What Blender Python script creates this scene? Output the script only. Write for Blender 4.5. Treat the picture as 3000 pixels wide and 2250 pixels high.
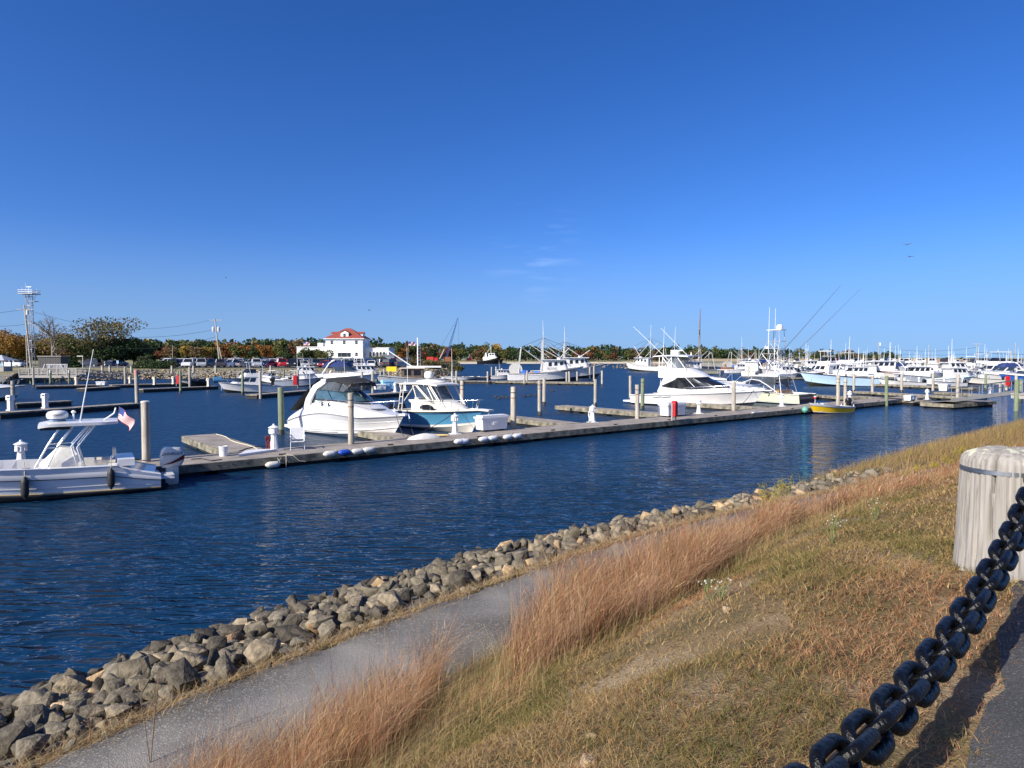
import bpy, bmesh, math, random
import numpy as np
from mathutils import Vector, Matrix
PI = math.pi
R = math.radians
for o in list(bpy.data.objects):
    bpy.data.objects.remove(o)
sc = bpy.context.scene
COL = sc.collection
RND = random.Random(7)

# ------------------------------------------------------------------ camera
CAMZ, FPX = 4.5, 2000.0            # metres above the water, focal length in photo pixels (3000 wide)
PITCH = math.atan(79 / FPX)
cam_d = bpy.data.cameras.new('camera')
cam_d.sensor_width = 36
cam_d.lens = 36 * FPX / 3000
cam_d.clip_start = 0.05
cam_d.clip_end = 9000
cam = bpy.data.objects.new('camera', cam_d)
COL.objects.link(cam)
cam.location = (0, 0, CAMZ)
cam.rotation_euler = (PI / 2 - PITCH, 0, 0)
sc.camera = cam

# ------------------------------------------------------------------ sky, sun, exposure
SUN_EL = R(33)
SUN_AZ = R(227.5)                  # clockwise from +Y
world = bpy.data.worlds.new('World')
sc.world = world
world.use_nodes = True
wn = world.node_tree
wn.nodes.clear()
sky = wn.nodes.new('ShaderNodeTexSky')
sky.sky_type = 'NISHITA'
sky.sun_disc = False
sky.sun_elevation = SUN_EL
sky.sun_rotation = SUN_AZ
sky.altitude = 0
sky.air_density = 1.0
sky.dust_density = 0.9
sky.ozone_density = 3.0
hsv = wn.nodes.new('ShaderNodeHueSaturation')
hsv.inputs['Saturation'].default_value = 1.0
hsv.inputs['Hue'].default_value = 0.5
bg = wn.nodes.new('ShaderNodeBackground')
bg.inputs['Strength'].default_value = 0.076
wo = wn.nodes.new('ShaderNodeOutputWorld')
# a faint wisp of cirrus low in the sky
tcw = wn.nodes.new('ShaderNodeTexCoord')
mpw = wn.nodes.new('ShaderNodeMapping')
mpw.inputs['Scale'].default_value = (4, 4, 26)
nzw = wn.nodes.new('ShaderNodeTexNoise')
nzw.inputs['Scale'].default_value = 3.2
nzw.inputs['Detail'].default_value = 6
rpw = wn.nodes.new('ShaderNodeValToRGB')
rpw.color_ramp.elements[0].position = 0.50
rpw.color_ramp.elements[1].position = 0.86
rpw.color_ramp.elements[1].color = (0.16, 0.16, 0.16, 1)
mxw = wn.nodes.new('ShaderNodeMixRGB')
mxw.inputs[2].default_value = (11, 13, 16, 1)
wn.links.new(tcw.outputs['Generated'], mpw.inputs[0])
wn.links.new(mpw.outputs[0], nzw.inputs['Vector'])
wn.links.new(nzw.outputs[0], rpw.inputs[0])
# sample the clear-air part of the dome a little above the haze line, as on a dry autumn day
sep = wn.nodes.new('ShaderNodeVectorMath'); sep.operation = 'ADD'; sep.inputs[1].default_value = (0, 0, 0.13)
wn.links.new(tcw.outputs['Generated'], sep.inputs[0])
nrm = wn.nodes.new('ShaderNodeVectorMath'); nrm.operation = 'NORMALIZE'
wn.links.new(sep.outputs[0], nrm.inputs[0])
wn.links.new(nrm.outputs[0], sky.inputs[0])
wn.links.new(sky.outputs[0], hsv.inputs['Color'])
dst = wn.nodes.new('ShaderNodeVectorMath'); dst.operation = 'DISTANCE'; dst.inputs[1].default_value = (0.03, 0.985, 0.150)
wn.links.new(tcw.outputs['Generated'], dst.inputs[0])
msk = wn.nodes.new('ShaderNodeMapRange'); msk.inputs[1].default_value = 0.02; msk.inputs[2].default_value = 0.085; msk.inputs[3].default_value = 1.0; msk.inputs[4].default_value = 0.0
wn.links.new(dst.outputs['Value'], msk.inputs[0])
mkm = wn.nodes.new('ShaderNodeMath'); mkm.operation = 'MULTIPLY'
wn.links.new(rpw.outputs[0], mkm.inputs[0]); wn.links.new(msk.outputs[0], mkm.inputs[1])
wn.links.new(mkm.outputs[0], mxw.inputs[0])
gam = wn.nodes.new('ShaderNodeGamma')           # clear dry air: deeper zenith blue
gam.inputs[1].default_value = 1.38
wn.links.new(hsv.outputs[0], gam.inputs[0])
hs2 = wn.nodes.new('ShaderNodeHueSaturation'); hs2.inputs['Saturation'].default_value = 1.17; hs2.inputs['Hue'].default_value = 0.511
wn.links.new(gam.outputs[0], hs2.inputs['Color'])
szz = wn.nodes.new('ShaderNodeSeparateXYZ'); wn.links.new(tcw.outputs['Generated'], szz.inputs[0])
hzr = wn.nodes.new('ShaderNodeMapRange'); hzr.interpolation_type = 'SMOOTHSTEP'; hzr.inputs[1].default_value = -0.02; hzr.inputs[2].default_value = 0.19; hzr.inputs[3].default_value = 0.80; hzr.inputs[4].default_value = 0.0
wn.links.new(szz.outputs[2], hzr.inputs[0])
hzm = wn.nodes.new('ShaderNodeMixRGB'); hzm.inputs[2].default_value = (2.5, 3.95, 6.2, 1)   # pale air near the horizon, the same all round
wn.links.new(hzr.outputs[0], hzm.inputs[0]); wn.links.new(hs2.outputs[0], hzm.inputs[1])
wn.links.new(hzm.outputs[0], mxw.inputs[1])
wn.links.new(mxw.outputs[0], bg.inputs[0])
wn.links.new(bg.outputs[0], wo.inputs[0])
sun_d = bpy.data.lights.new('sun', 'SUN')
sun_d.energy = 5.0
sun_d.angle = R(0.53)
sun_d.color = (1.0, 0.93, 0.82)
sun = bpy.data.objects.new('sun', sun_d)
COL.objects.link(sun)
sdir = Vector((math.sin(SUN_AZ) * math.cos(SUN_EL), math.cos(SUN_AZ) * math.cos(SUN_EL), math.sin(SUN_EL)))
sun.rotation_euler = sdir.to_track_quat('Z', 'Y').to_euler()
sun.location = sdir * 50
vs = sc.view_settings
vs.view_transform = 'Standard'
vs.look = 'None'
vs.exposure = 0.5
vs.gamma = 1.0
vs.use_curve_mapping = False
sc.cycles.max_bounces = 8
sc.cycles.transparent_max_bounces = 12

# ------------------------------------------------------------------ survey: photo pixel -> point of the place
def ray(px, py):
    a, b = (px - 1500) / FPX, -(py - 1125) / FPX
    return Vector((a, math.cos(PITCH) + b * math.sin(PITCH), -math.sin(PITCH) + b * math.cos(PITCH)))
def P(px, py, z=0.0):
    r = ray(px, py)
    return Vector((0, 0, CAMZ)) + r * ((z - CAMZ) / r.z)
def PD(px, py, d):                 # the point at distance d along Y
    r = ray(px, py)
    return Vector((0, 0, CAMZ)) + r * (d / r.y)

# ------------------------------------------------------------------ materials
MATS = {}
def pm(name, col, rough=0.5, var=0.10, scale=4.0, bump=0.0, bscale=30.0, metal=0.0, spec=0.5, dirt=None, coat=0.0, alpha=1.0, stretch=None):
    if name in MATS: return MATS[name]
    m = bpy.data.materials.new(name); m.use_nodes = True
    nt = m.node_tree; b = nt.nodes['Principled BSDF']
    tc = nt.nodes.new('ShaderNodeTexCoord')
    src = tc.outputs['Object']
    if stretch:
        mp = nt.nodes.new('ShaderNodeMapping'); mp.inputs['Scale'].default_value = stretch
        nt.links.new(src, mp.inputs[0]); src = mp.outputs[0]
    nz = nt.nodes.new('ShaderNodeTexNoise'); nz.inputs['Scale'].default_value = scale; nz.inputs['Detail'].default_value = 5
    nt.links.new(src, nz.inputs['Vector'])
    rp = nt.nodes.new('ShaderNodeValToRGB')
    e = rp.color_ramp.elements
    e[0].position = 0.3; e[1].position = 0.7
    c = Vector(col[:3])
    d0 = c * (1 - var) if dirt is None else Vector(dirt)
    e[0].color = (*d0, 1); e[1].color = (*[min(1, v * (1 + var * 0.7)) for v in c], 1)
    nt.links.new(nz.outputs[0], rp.inputs[0]); nt.links.new(rp.outputs[0], b.inputs['Base Color'])
    b.inputs['Roughness'].default_value = rough; b.inputs['Metallic'].default_value = metal
    b.inputs['Specular IOR Level'].default_value = spec
    b.inputs['Coat Weight'].default_value = coat
    if bump:
        n2 = nt.nodes.new('ShaderNodeTexNoise'); n2.inputs['Scale'].default_value = bscale; n2.inputs['Detail'].default_value = 6
        nt.links.new(src, n2.inputs['Vector'])
        bp = nt.nodes.new('ShaderNodeBump'); bp.inputs['Strength'].default_value = min(1, bump); bp.inputs['Distance'].default_value = 0.02 * max(1, bump)
        nt.links.new(n2.outputs[0], bp.inputs['Height']); nt.links.new(bp.outputs[0], b.inputs['Normal'])
    if alpha < 1: b.inputs['Alpha'].default_value = alpha
    MATS[name] = m
    return m
def attr_mat(name, rough=0.8, attr='tint', bump=0.0, bscale=20, var=0.25, nscale=6, transl=0.0, spec=0.2):
    if name in MATS: return MATS[name]
    m = bpy.data.materials.new(name); m.use_nodes = True
    nt = m.node_tree; b = nt.nodes['Principled BSDF']
    at = nt.nodes.new('ShaderNodeAttribute'); at.attribute_name = attr
    tc = nt.nodes.new('ShaderNodeTexCoord')
    nz = nt.nodes.new('ShaderNodeTexNoise'); nz.inputs['Scale'].default_value = nscale; nz.inputs['Detail'].default_value = 6
    nt.links.new(tc.outputs['Object'], nz.inputs['Vector'])
    mr = nt.nodes.new('ShaderNodeMapRange'); mr.inputs[1].default_value = .3; mr.inputs[2].default_value = .7
    mr.inputs[3].default_value = 1 - var; mr.inputs[4].default_value = 1 + var
    nt.links.new(nz.outputs[0], mr.inputs[0])
    mx = nt.nodes.new('ShaderNodeVectorMath'); mx.operation = 'SCALE'
    nt.links.new(at.outputs['Color'], mx.inputs[0]); nt.links.new(mr.outputs[0], mx.inputs['Scale'])
    nt.links.new(mx.outputs[0], b.inputs['Base Color'])
    b.inputs['Roughness'].default_value = rough; b.inputs['Specular IOR Level'].default_value = spec
    if bump:
        n2 = nt.nodes.new('ShaderNodeTexNoise'); n2.inputs['Scale'].default_value = bscale; n2.inputs['Detail'].default_value = 8
        nt.links.new(tc.outputs['Object'], n2.inputs['Vector'])
        bp = nt.nodes.new('ShaderNodeBump'); bp.inputs['Strength'].default_value = bump; bp.inputs['Distance'].default_value = 0.03
        nt.links.new(n2.outputs[0], bp.inputs['Height']); nt.links.new(bp.outputs[0], b.inputs['Normal'])
    if transl:
        tr = nt.nodes.new('ShaderNodeBsdfTranslucent'); mxs = nt.nodes.new('ShaderNodeMixShader'); mxs.inputs[0].default_value = transl
        out = nt.nodes['Material Output']
        nt.links.new(mx.outputs[0], tr.inputs[0]); nt.links.new(b.outputs[0], mxs.inputs[1]); nt.links.new(tr.outputs[0], mxs.inputs[2])
        nt.links.new(mxs.outputs[0], out.inputs[0])
    MATS[name] = m
    return m

# ------------------------------------------------------------------ mesh building
class MB:
    def __init__(s): s.v = []; s.f = []; s.m = []
    def add(s, vs, fs, mi=0):
        k = len(s.v); s.v += [tuple(v) for v in vs]; s.f += [tuple(i + k for i in f) for f in fs]; s.m += [mi] * len(fs); return s
    def box(s, c, d, rz=0.0, M=None, mi=0):
        x, y, z = d[0] / 2, d[1] / 2, d[2] / 2
        vs = [Vector((a * x, b * y, e * z)) for e in (-1, 1) for b in (-1, 1) for a in (-1, 1)]
        if rz: vs = [Matrix.Rotation(rz, 3, 'Z') @ v for v in vs]
        if M is not None: vs = [M @ v for v in vs]
        c = Vector(c)
        return s.add([v + c for v in vs], [(0, 2, 3, 1), (4, 5, 7, 6), (0, 1, 5, 4), (2, 6, 7, 3), (0, 4, 6, 2), (1, 3, 7, 5)], mi)
    def bar(s, a, b, w, h):        # rectangular bar from a to b (h along z)
        a, b = Vector(a), Vector(b); d = (b - a); L = d.length
        if L < 1e-6: return s
        d.normalize(); sd = d.cross(Vector((0, 0, 1)))
        if sd.length < 1e-4: sd = Vector((1, 0, 0))
        sd.normalize(); up = sd.cross(d)
        vs = [p + sd * (i * w / 2) + up * (j * h / 2) for p in (a, b) for j in (-1, 1) for i in (-1, 1)]
        return s.add(vs, [(0, 1, 3, 2), (4, 6, 7, 5), (0, 4, 5, 1), (2, 3, 7, 6), (0, 2, 6, 4), (1, 5, 7, 3)])
    def tube(s, pts, r, n=6, cap=True, closed=False):
        pts = [Vector(p) for p in pts]; N = len(pts)
        rs = r if isinstance(r, (list, tuple)) else [r] * N
        rings = []; ref = None
        for i, p in enumerate(pts):
            if closed: t = pts[(i + 1) % N] - pts[i - 1]
            else: t = pts[min(i + 1, N - 1)] - pts[max(i - 1, 0)]
            if t.length < 1e-9: t = Vector((0, 0, 1))
            t.normalize()
            if ref is None:
                ref = Vector((0, 0, 1)) if abs(t.z) < .9 else Vector((1, 0, 0))
            a = t.cross(ref)
            if a.length < 1e-4: a = t.cross(Vector((0, 1, 0)))
            a.normalize(); b = t.cross(a); ref = -b if False else a.cross(t)
            rings.append([p + (a * math.cos(2 * PI * k / n) + b * math.sin(2 * PI * k / n)) * rs[i] for k in range(n)])
        k0 = len(s.v)
        for rg in rings: s.v += [tuple(q) for q in rg]
        M = N if closed else N - 1
        for i in range(M):
            i2 = (i + 1) % N
            for k in range(n):
                k2 = (k + 1) % n
                s.f.append((k0 + i * n + k, k0 + i * n + k2, k0 + i2 * n + k2, k0 + i2 * n + k)); s.m.append(0)
        if cap and not closed:
            s.f.append(tuple(k0 + k for k in reversed(range(n)))); s.m.append(0)
            s.f.append(tuple(k0 + (N - 1) * n + k for k in range(n))); s.m.append(0)
        return s
    def lathe(s, prof, n=12, c=(0, 0, 0)):
        k0 = len(s.v); c = Vector(c)
        for r, z in prof:
            for k in range(n):
                a = 2 * PI * k / n; s.v.append((c.x + r * math.cos(a), c.y + r * math.sin(a), c.z + z))
        for i in range(len(prof) - 1):
            for k in range(n):
                k2 = (k + 1) % n
                s.f.append((k0 + i * n + k, k0 + i * n + k2, k0 + (i + 1) * n + k2, k0 + (i + 1) * n + k)); s.m.append(0)
        s.f.append(tuple(k0 + k for k in reversed(range(n)))); s.m.append(0)
        s.f.append(tuple(k0 + (len(prof) - 1) * n + k for k in range(n))); s.m.append(0)
        return s
    def grid(s, rows, mi=0, flip=False):  # rows of equal length
        k0 = len(s.v); n = len(rows[0])
        for r in rows: s.v += [tuple(p) for p in r]
        for i in range(len(rows) - 1):
            for j in range(n - 1):
                a, b, c, d = k0 + i * n + j, k0 + i * n + j + 1, k0 + (i + 1) * n + j + 1, k0 + (i + 1) * n + j
                s.f.append((a, d, c, b) if flip else (a, b, c, d)); s.m.append(mi)
        return s
    def prism(s, poly, a, b):      # polygon of 3-vectors at offset a and offset b (vectors)
        a, b = Vector(a), Vector(b); n = len(poly); poly = [Vector(p) for p in poly]
        k0 = len(s.v)
        s.v += [tuple(p + a) for p in poly] + [tuple(p + b) for p in poly]
        s.f.append(tuple(k0 + i for i in reversed(range(n)))); s.f.append(tuple(k0 + n + i for i in range(n))); s.m += [0, 0]
        for i in range(n):
            j = (i + 1) % n; s.f.append((k0 + i, k0 + j, k0 + n + j, k0 + n + i)); s.m.append(0)
        return s
    def mesh(s, name, mats, smooth=None):
        me = bpy.data.meshes.new(name); me.from_pydata(s.v, [], s.f)
        if not isinstance(mats, (list, tuple)): mats = [mats]
        for m in mats: me.materials.append(m)
        if len(mats) > 1: me.polygons.foreach_set('material_index', s.m)
        bm = bmesh.new(); bm.from_mesh(me); bmesh.ops.recalc_face_normals(bm, faces=bm.faces); bm.to_mesh(me); bm.free()
        if smooth is not None:
            me.polygons.foreach_set('use_smooth', [True] * len(me.polygons))
            me.set_sharp_from_angle(angle=R(smooth))
        me.update()
        return me
    def build(s, name, mats, parent=None, smooth=None):
        return link(name, s.mesh(name, mats, smooth), parent)
def link(name, me, parent=None):
    o = bpy.data.objects.new(name, me); COL.objects.link(o)
    if parent is not None: o.parent = parent
    return o
def tag(o, label, cat, group=None):
    o['label'] = label; o['category'] = cat
    if group: o['group'] = group
    return o
def struct(o): o['kind'] = 'structure'; return o
def stuff(o, label=None, cat=None):
    o['kind'] = 'stuff'
    if label: o['label'] = label
    if cat: o['category'] = cat
    return o
def thing(name, label, cat, loc=(0, 0, 0), rz=0.0, group=None, scale=1.0):
    o = bpy.data.objects.new(name, None); COL.objects.link(o)
    o.empty_display_size = .2
    o.location = loc; o.rotation_euler = (0, 0, rz); o.scale = (scale,) * 3
    return tag(o, label, cat, group)
def dup(root, loc, rz=None, label=None, scale=None):
    def cp(o, par):
        c = o.copy(); COL.objects.link(c); c.parent = par
        for ch in o.children: cp(ch, c)
        return c
    r = cp(root, None); r.location = loc
    if rz is not None: r.rotation_euler = (0, 0, rz)
    if label: r['label'] = label
    if scale is not None: r.scale = (scale,) * 3
    return r
def np_mesh(name, V, F, mat, tint=None, smooth=False, nper=4):
    """V (n,3), F (m,nper) numpy arrays, tint (n,3) per vertex"""
    me = bpy.data.meshes.new(name)
    me.vertices.add(len(V)); me.vertices.foreach_set('co', np.ascontiguousarray(V, dtype=np.float32).ravel())
    m = len(F)
    me.loops.add(m * nper); me.loops.foreach_set('vertex_index', np.ascontiguousarray(F, dtype=np.int32).ravel())
    me.polygons.add(m); me.polygons.foreach_set('loop_start', np.arange(0, m * nper, nper, dtype=np.int32))
    if smooth: me.polygons.foreach_set('use_smooth', np.ones(m, dtype=bool))
    me.update(calc_edges=True)
    if tint is not None:
        a = me.color_attributes.new('tint', 'FLOAT_COLOR', 'POINT')
        c = np.ones((len(V), 4), dtype=np.float32); c[:, :3] = tint
        a.data.foreach_set('color', c.ravel())
    me.materials.append(mat)
    return me

# ------------------------------------------------------------------ common materials
GEL = pm('gelcoat white', (.70, .69, .665), .28, .05, 1.5, coat=.3)
GELC = pm('gelcoat cream white', (.72, .68, .59), .32, .06, 1.5, coat=.2)
GELG = pm('gelcoat grey', (.55, .56, .57), .3, .06, 1.5, coat=.3)
WHITEP = pm('white paint', (.70, .69, .665), .5, .10, 3)
WHITEPL = pm('white plastic', (.72, .72, .71), .4, .06, 5)
BLACKC = pm('black canvas', (.014, .014, .016), .85, .3, 8, bump=.3, bscale=60)
NAVYC = pm('navy canvas', (.012, .030, .13), .8, .25, 6, bump=.3, bscale=50)
WCANV = pm('off white canvas', (.68, .66, .60), .8, .12, 4, bump=.4, bscale=9)
DGLASS = pm('dark tinted glass', (.012, .014, .018), .06, .2, 2, spec=.7)
GLASSB = pm('window glass', (.03, .045, .06), .05, .3, 3, spec=.7)
CHROME = pm('stainless steel', (.75, .76, .78), .2, .06, 8, metal=1)
ALU = pm('aluminium tube', (.80, .81, .83), .32, .06, 8, metal=.85)
WTUBE = pm('white enamel tube', (.82, .82, .80), .35, .05, 8)
BLACKR = pm('black rubber', (.018, .018, .02), .6, .25, 10)
BLACKP = pm('black paint', (.012, .012, .014), .3, .2, 6)
REDP = pm('red paint', (.50, .015, .02), .4, .15, 5)
ROPE = pm('pale rope', (.60, .55, .42), .9, .2, 30, bump=.5, bscale=120)
DROPE = pm('dark rope', (.03, .03, .035), .9, .3, 30)
PILEW = pm('weathered pile wood', (.42, .38, .31), .85, .25, 2.2, bump=.8, bscale=9, stretch=(6, 6, .6), dirt=(.25, .22, .17))
PILEG = pm('greenish treated pile wood', (.20, .23, .14), .85, .25, 2.2, bump=.8, bscale=9, stretch=(6, 6, .6), dirt=(.13, .16, .10))
GREYW = pm('grey weathered timber', (.34, .32, .29), .85, .25, 3, bump=.6, bscale=12, stretch=(1, 6, 6))
DECKC = pm('dock deck concrete', (.27, .235, .20), .9, .28, 1.6, bump=.5, bscale=40, dirt=(.19, .165, .14))
DECKE = pm('dock edge timber', (.24, .215, .155), .9, .4, 2.5, bump=.6, bscale=20, dirt=(.07, .066, .05))
FLOATB = pm('dock float black', (.012, .012, .012), .7, .3, 4)
ALGAE = pm('wet dark timber', (.045, .045, .03), .5, .35, 3)
RUST = pm('rusty steel', (.25, .09, .035), .8, .4, 4, bump=.4)
# ================================================================== THE NEAR BANK
S0 = np.array([-0.49, 15.7]); US = np.array([.743, .669]); NL = np.array([.669, -.743])
def warp(s):
    s = np.asarray(s, float); return .95 * (1 - np.exp(-(s / 7.0) ** 2)) + .03 * np.minimum(np.maximum(0, -6 - s), 6) ** 2
def sn(x, y):
    dx, dy = x - S0[0], y - S0[1]
    s = dx * US[0] + dy * US[1]; n = dx * NL[0] + dy * NL[1]
    return s, n - warp(s)
def xy(s, n):
    s = np.asarray(s, float); n = np.asarray(n, float) + warp(s)
    return S0[0] + s * US[0] + n * NL[0], S0[1] + s * US[1] + n * NL[1]
KN = np.array([-30, -8, -2, 0, 1.5, 4.0, 4.3, 5.9, 6.3, 7.5, 8.7, 9.5, 10.0, 10.6, 40])
KZ = np.array([-3, -2.6, -.75, -.12, .42, 1.10, 1.2, 1.2, 1.27, 1.92, 2.62, 2.95, 3.05, 3.05, 3.05])
def lump(s, n):
    return .035 * np.sin(s * 1.9 + 1.3 * np.sin(n * 1.1)) + .03 * np.sin(n * 2.7 + s * .8) + .02 * np.sin(s * 4.3 - n * 3.1)
def gz(s, n):
    z = np.interp(n, KN, KZ)
    k = np.clip((n - 5.9) / .8, 0, 1) * np.clip((10.5 - n) / .5, 0, 1)
    return z + k * lump(s, n)
# ground sheet
svals = np.concatenate([np.arange(-60, -14, 4), np.arange(-14, 30, .35), np.arange(30, 120, 3)])
nvals = np.concatenate([np.arange(-40, -8, 8), np.arange(-8, 0, 1), np.arange(0, 5.8, .5), np.arange(5.8, 10.8, .22), np.arange(10.8, 20, 2), np.arange(20, 91, 10)])
SS, NN = np.meshgrid(svals, nvals, indexing='ij')
X, Y = xy(SS, NN); Z = gz(SS, NN) - .006
V = np.stack([X, Y, Z], -1).reshape(-1, 3)
ni, nj = SS.shape
I, J = np.meshgrid(np.arange(ni - 1), np.arange(nj - 1), indexing='ij')
a = (I * nj + J).ravel()
F = np.stack([a, a + nj, a + nj + 1, a + 1], -1)[:, ::-1]
def soil_mat():
    m = bpy.data.materials.new('sandy turf soil'); m.use_nodes = True
    nt = m.node_tree; b = nt.nodes['Principled BSDF']; b.inputs['Roughness'].default_value = .95; b.inputs['Specular IOR Level'].default_value = .1
    tc = nt.nodes.new('ShaderNodeTexCoord')
    n1 = nt.nodes.new('ShaderNodeTexNoise'); n1.inputs['Scale'].default_value = 1.3; n1.inputs['Detail'].default_value = 8
    n2 = nt.nodes.new('ShaderNodeTexNoise'); n2.inputs['Scale'].default_value = 60; n2.inputs['Detail'].default_value = 4
    r1 = nt.nodes.new('ShaderNodeValToRGB'); e = r1.color_ramp.elements
    e[0].position = .36; e[0].color = (.10, .085, .04, 1); e[1].position = .68; e[1].color = (.30, .23, .145, 1)
    k = e.new(.5); k.color = (.19, .135, .07, 1)
    mx = nt.nodes.new('ShaderNodeMixRGB'); mx.blend_type = 'OVERLAY'; mx.inputs[0].default_value = .7
    bp = nt.nodes.new('ShaderNodeBump'); bp.inputs['Strength'].default_value = .8; bp.inputs['Distance'].default_value = .02
    for n in (n1, n2): nt.links.new(tc.outputs['Object'], n.inputs['Vector'])
    nt.links.new(n1.outputs[0], r1.inputs[0]); nt.links.new(r1.outputs[0], mx.inputs[1]); nt.links.new(n2.outputs[0], mx.inputs[2])
    nt.links.new(mx.outputs[0], b.inputs['Base Color']); nt.links.new(n2.outputs[0], bp.inputs['Height']); nt.links.new(bp.outputs[0], b.inputs['Normal'])
    return m
SOIL = soil_mat()
ground = struct(link('ground', np_mesh('ground', V, F, SOIL, smooth=True)))

def asphalt(name, col, light, lightness, vsc=70):
    m = bpy.data.materials.new(name); m.use_nodes = True
    nt = m.node_tree; b = nt.nodes['Principled BSDF']; b.inputs['Roughness'].default_value = .9; b.inputs['Specular IOR Level'].default_value = .25
    tc = nt.nodes.new('ShaderNodeTexCoord')
    vo = nt.nodes.new('ShaderNodeTexVoronoi'); vo.inputs['Scale'].default_value = vsc
    n1 = nt.nodes.new('ShaderNodeTexNoise'); n1.inputs['Scale'].default_value = .9; n1.inputs['Detail'].default_value = 6
    n2 = nt.nodes.new('ShaderNodeTexNoise'); n2.inputs['Scale'].default_value = 120; n2.inputs['Detail'].default_value = 3
    rp = nt.nodes.new('ShaderNodeValToRGB'); e = rp.color_ramp.elements
    e[0].position = .35; e[0].color = (*[c * .66 for c in col], 1); e[1].position = .68; e[1].color = (*[c * 1.25 for c in col], 1)
    sep = nt.nodes.new('ShaderNodeSeparateColor')
    gt = nt.nodes.new('ShaderNodeMath'); gt.operation = 'GREATER_THAN'; gt.inputs[1].default_value = 1 - lightness
    mx = nt.nodes.new('ShaderNodeMixRGB'); mx.inputs[2].default_value = (*light, 1)
    m2 = nt.nodes.new('ShaderNodeMixRGB'); m2.blend_type = 'OVERLAY'; m2.inputs[0].default_value = .6
    for n in (vo, n1, n2): nt.links.new(tc.outputs['Object'], n.inputs['Vector'])
    nt.links.new(n1.outputs[0], rp.inputs[0]); nt.links.new(vo.outputs['Color'], sep.inputs[0]); nt.links.new(sep.outputs[0], gt.inputs[0])
    nt.links.new(gt.outputs[0], mx.inputs[0]); nt.links.new(rp.outputs[0], mx.inputs[1]); nt.links.new(mx.outputs[0], m2.inputs[1]); nt.links.new(n2.outputs[0], m2.inputs[2])
    nt.links.new(m2.outputs[0], b.inputs['Base Color'])
    bp = nt.nodes.new('ShaderNodeBump'); bp.inputs['Strength'].default_value = .6; bp.inputs['Distance'].default_value = .008
    nt.links.new(vo.outputs['Distance'], bp.inputs['Height']); nt.links.new(bp.outputs[0], b.inputs['Normal'])
    return m
PATHM = asphalt('worn asphalt', (.178, .166, .146), (.25, .235, .21), .16)
WALKM = asphalt('dark asphalt', (.085, .083, .082), (.17, .17, .165), .10, 170)
def ribbon(name, n0, n1, z, mat, wob, s0=-30, s1=60):
    s = np.arange(s0, s1, .2); cols = []
    for n, w in ((n0, wob), ((n0 + n1) / 2, 0), (n1, wob)):
        nn = n + w * (.05 * np.sin(s * 2.3 + n) + .035 * np.sin(s * 5.9 + 2 * n) + .02 * np.sin(s * 13.1))
        x, y = xy(s, nn); cols.append(np.stack([x, y, np.full_like(s, z)], -1))
    lo = [c.copy() for c in (cols[0], cols[2])]
    for c in lo: c[:, 2] -= .05
    cols = [lo[0]] + cols + [lo[1]]
    V = np.stack(cols, 1).reshape(-1, 3); k = len(cols); n = len(s)
    I, J = np.meshgrid(np.arange(n - 1), np.arange(k - 1), indexing='ij'); a = (I * k + J).ravel()
    F = np.stack([a, a + k, a + k + 1, a + 1], -1)[:, ::-1]
    return struct(link(name, np_mesh(name, V, F, mat)))
ribbon('path', 4.33, 5.98, 1.215, PATHM, 1.0)
ribbon('walkway', 10.63, 13.6, 3.062, WALKM, .7)

# ------------------------------------------------------------------ riprap
ROCKC = [(.13, .122, .094), (.20, .18, .135), (.07, .066, .055), (.34, .265, .165), (.155, .147, .118), (.40, .32, .215), (.092, .087, .072), (.225, .20, .15), (.26, .185, .115), (.125, .118, .096)]
ROCKM = attr_mat('riprap stone', .88, bump=.7, bscale=7, var=.45, nscale=3.5)
def rock_mesh(i, rnd):
    bm = bmesh.new()
    sx, sy, sz = rnd.uniform(.85, 1.2), rnd.uniform(.6, .9), rnd.uniform(.45, .75)
    for k in range(rnd.randint(9, 14)):
        v = Vector((rnd.gauss(0, 1), rnd.gauss(0, 1), rnd.gauss(0, 1))).normalized()
        v = Vector([max(-.62, min(.62, c)) for c in v])
        bm.verts.new((v.x * sx, v.y * sy, v.z * sz))
    r = bmesh.ops.convex_hull(bm, input=bm.verts)
    junk = list({e for e in r['geom_interior'] + r['geom_unused'] if isinstance(e, bmesh.types.BMVert)})
    bmesh.ops.delete(bm, geom=junk, context='VERTS')
    bmesh.ops.bevel(bm, geom=list(bm.edges), offset=.014, segments=1, affect='EDGES')
    bmesh.ops.triangulate(bm, faces=bm.faces)
    vs = [v.co.copy() for v in bm.verts]; bm.verts.index_update()
    fs = [[v.index for v in f.verts] for f in bm.faces]; bm.free()
    return np.array([tuple(v) for v in vs]), np.array(fs)
rr = random.Random(21)
ROCKC = [(r_ * 1.1, g_, b_ * .9) for r_, g_, b_ in ROCKC]
ROCKS = [rock_mesh(i, rr) for i in range(16)]
rock_me = []
for i, (v, f) in enumerate(ROCKS):
    for c in range(len(ROCKC)):
        rock_me.append((i, c, None))
_rock_cache = {}
def rock_data(i, c):
    if (i, c) not in _rock_cache:
        v, f = ROCKS[i]
        _rock_cache[(i, c)] = np_mesh('stone', v, f, ROCKM, np.tile(np.array(ROCKC[c]), (len(v), 1)), nper=3)
    return _rock_cache[(i, c)]
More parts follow.
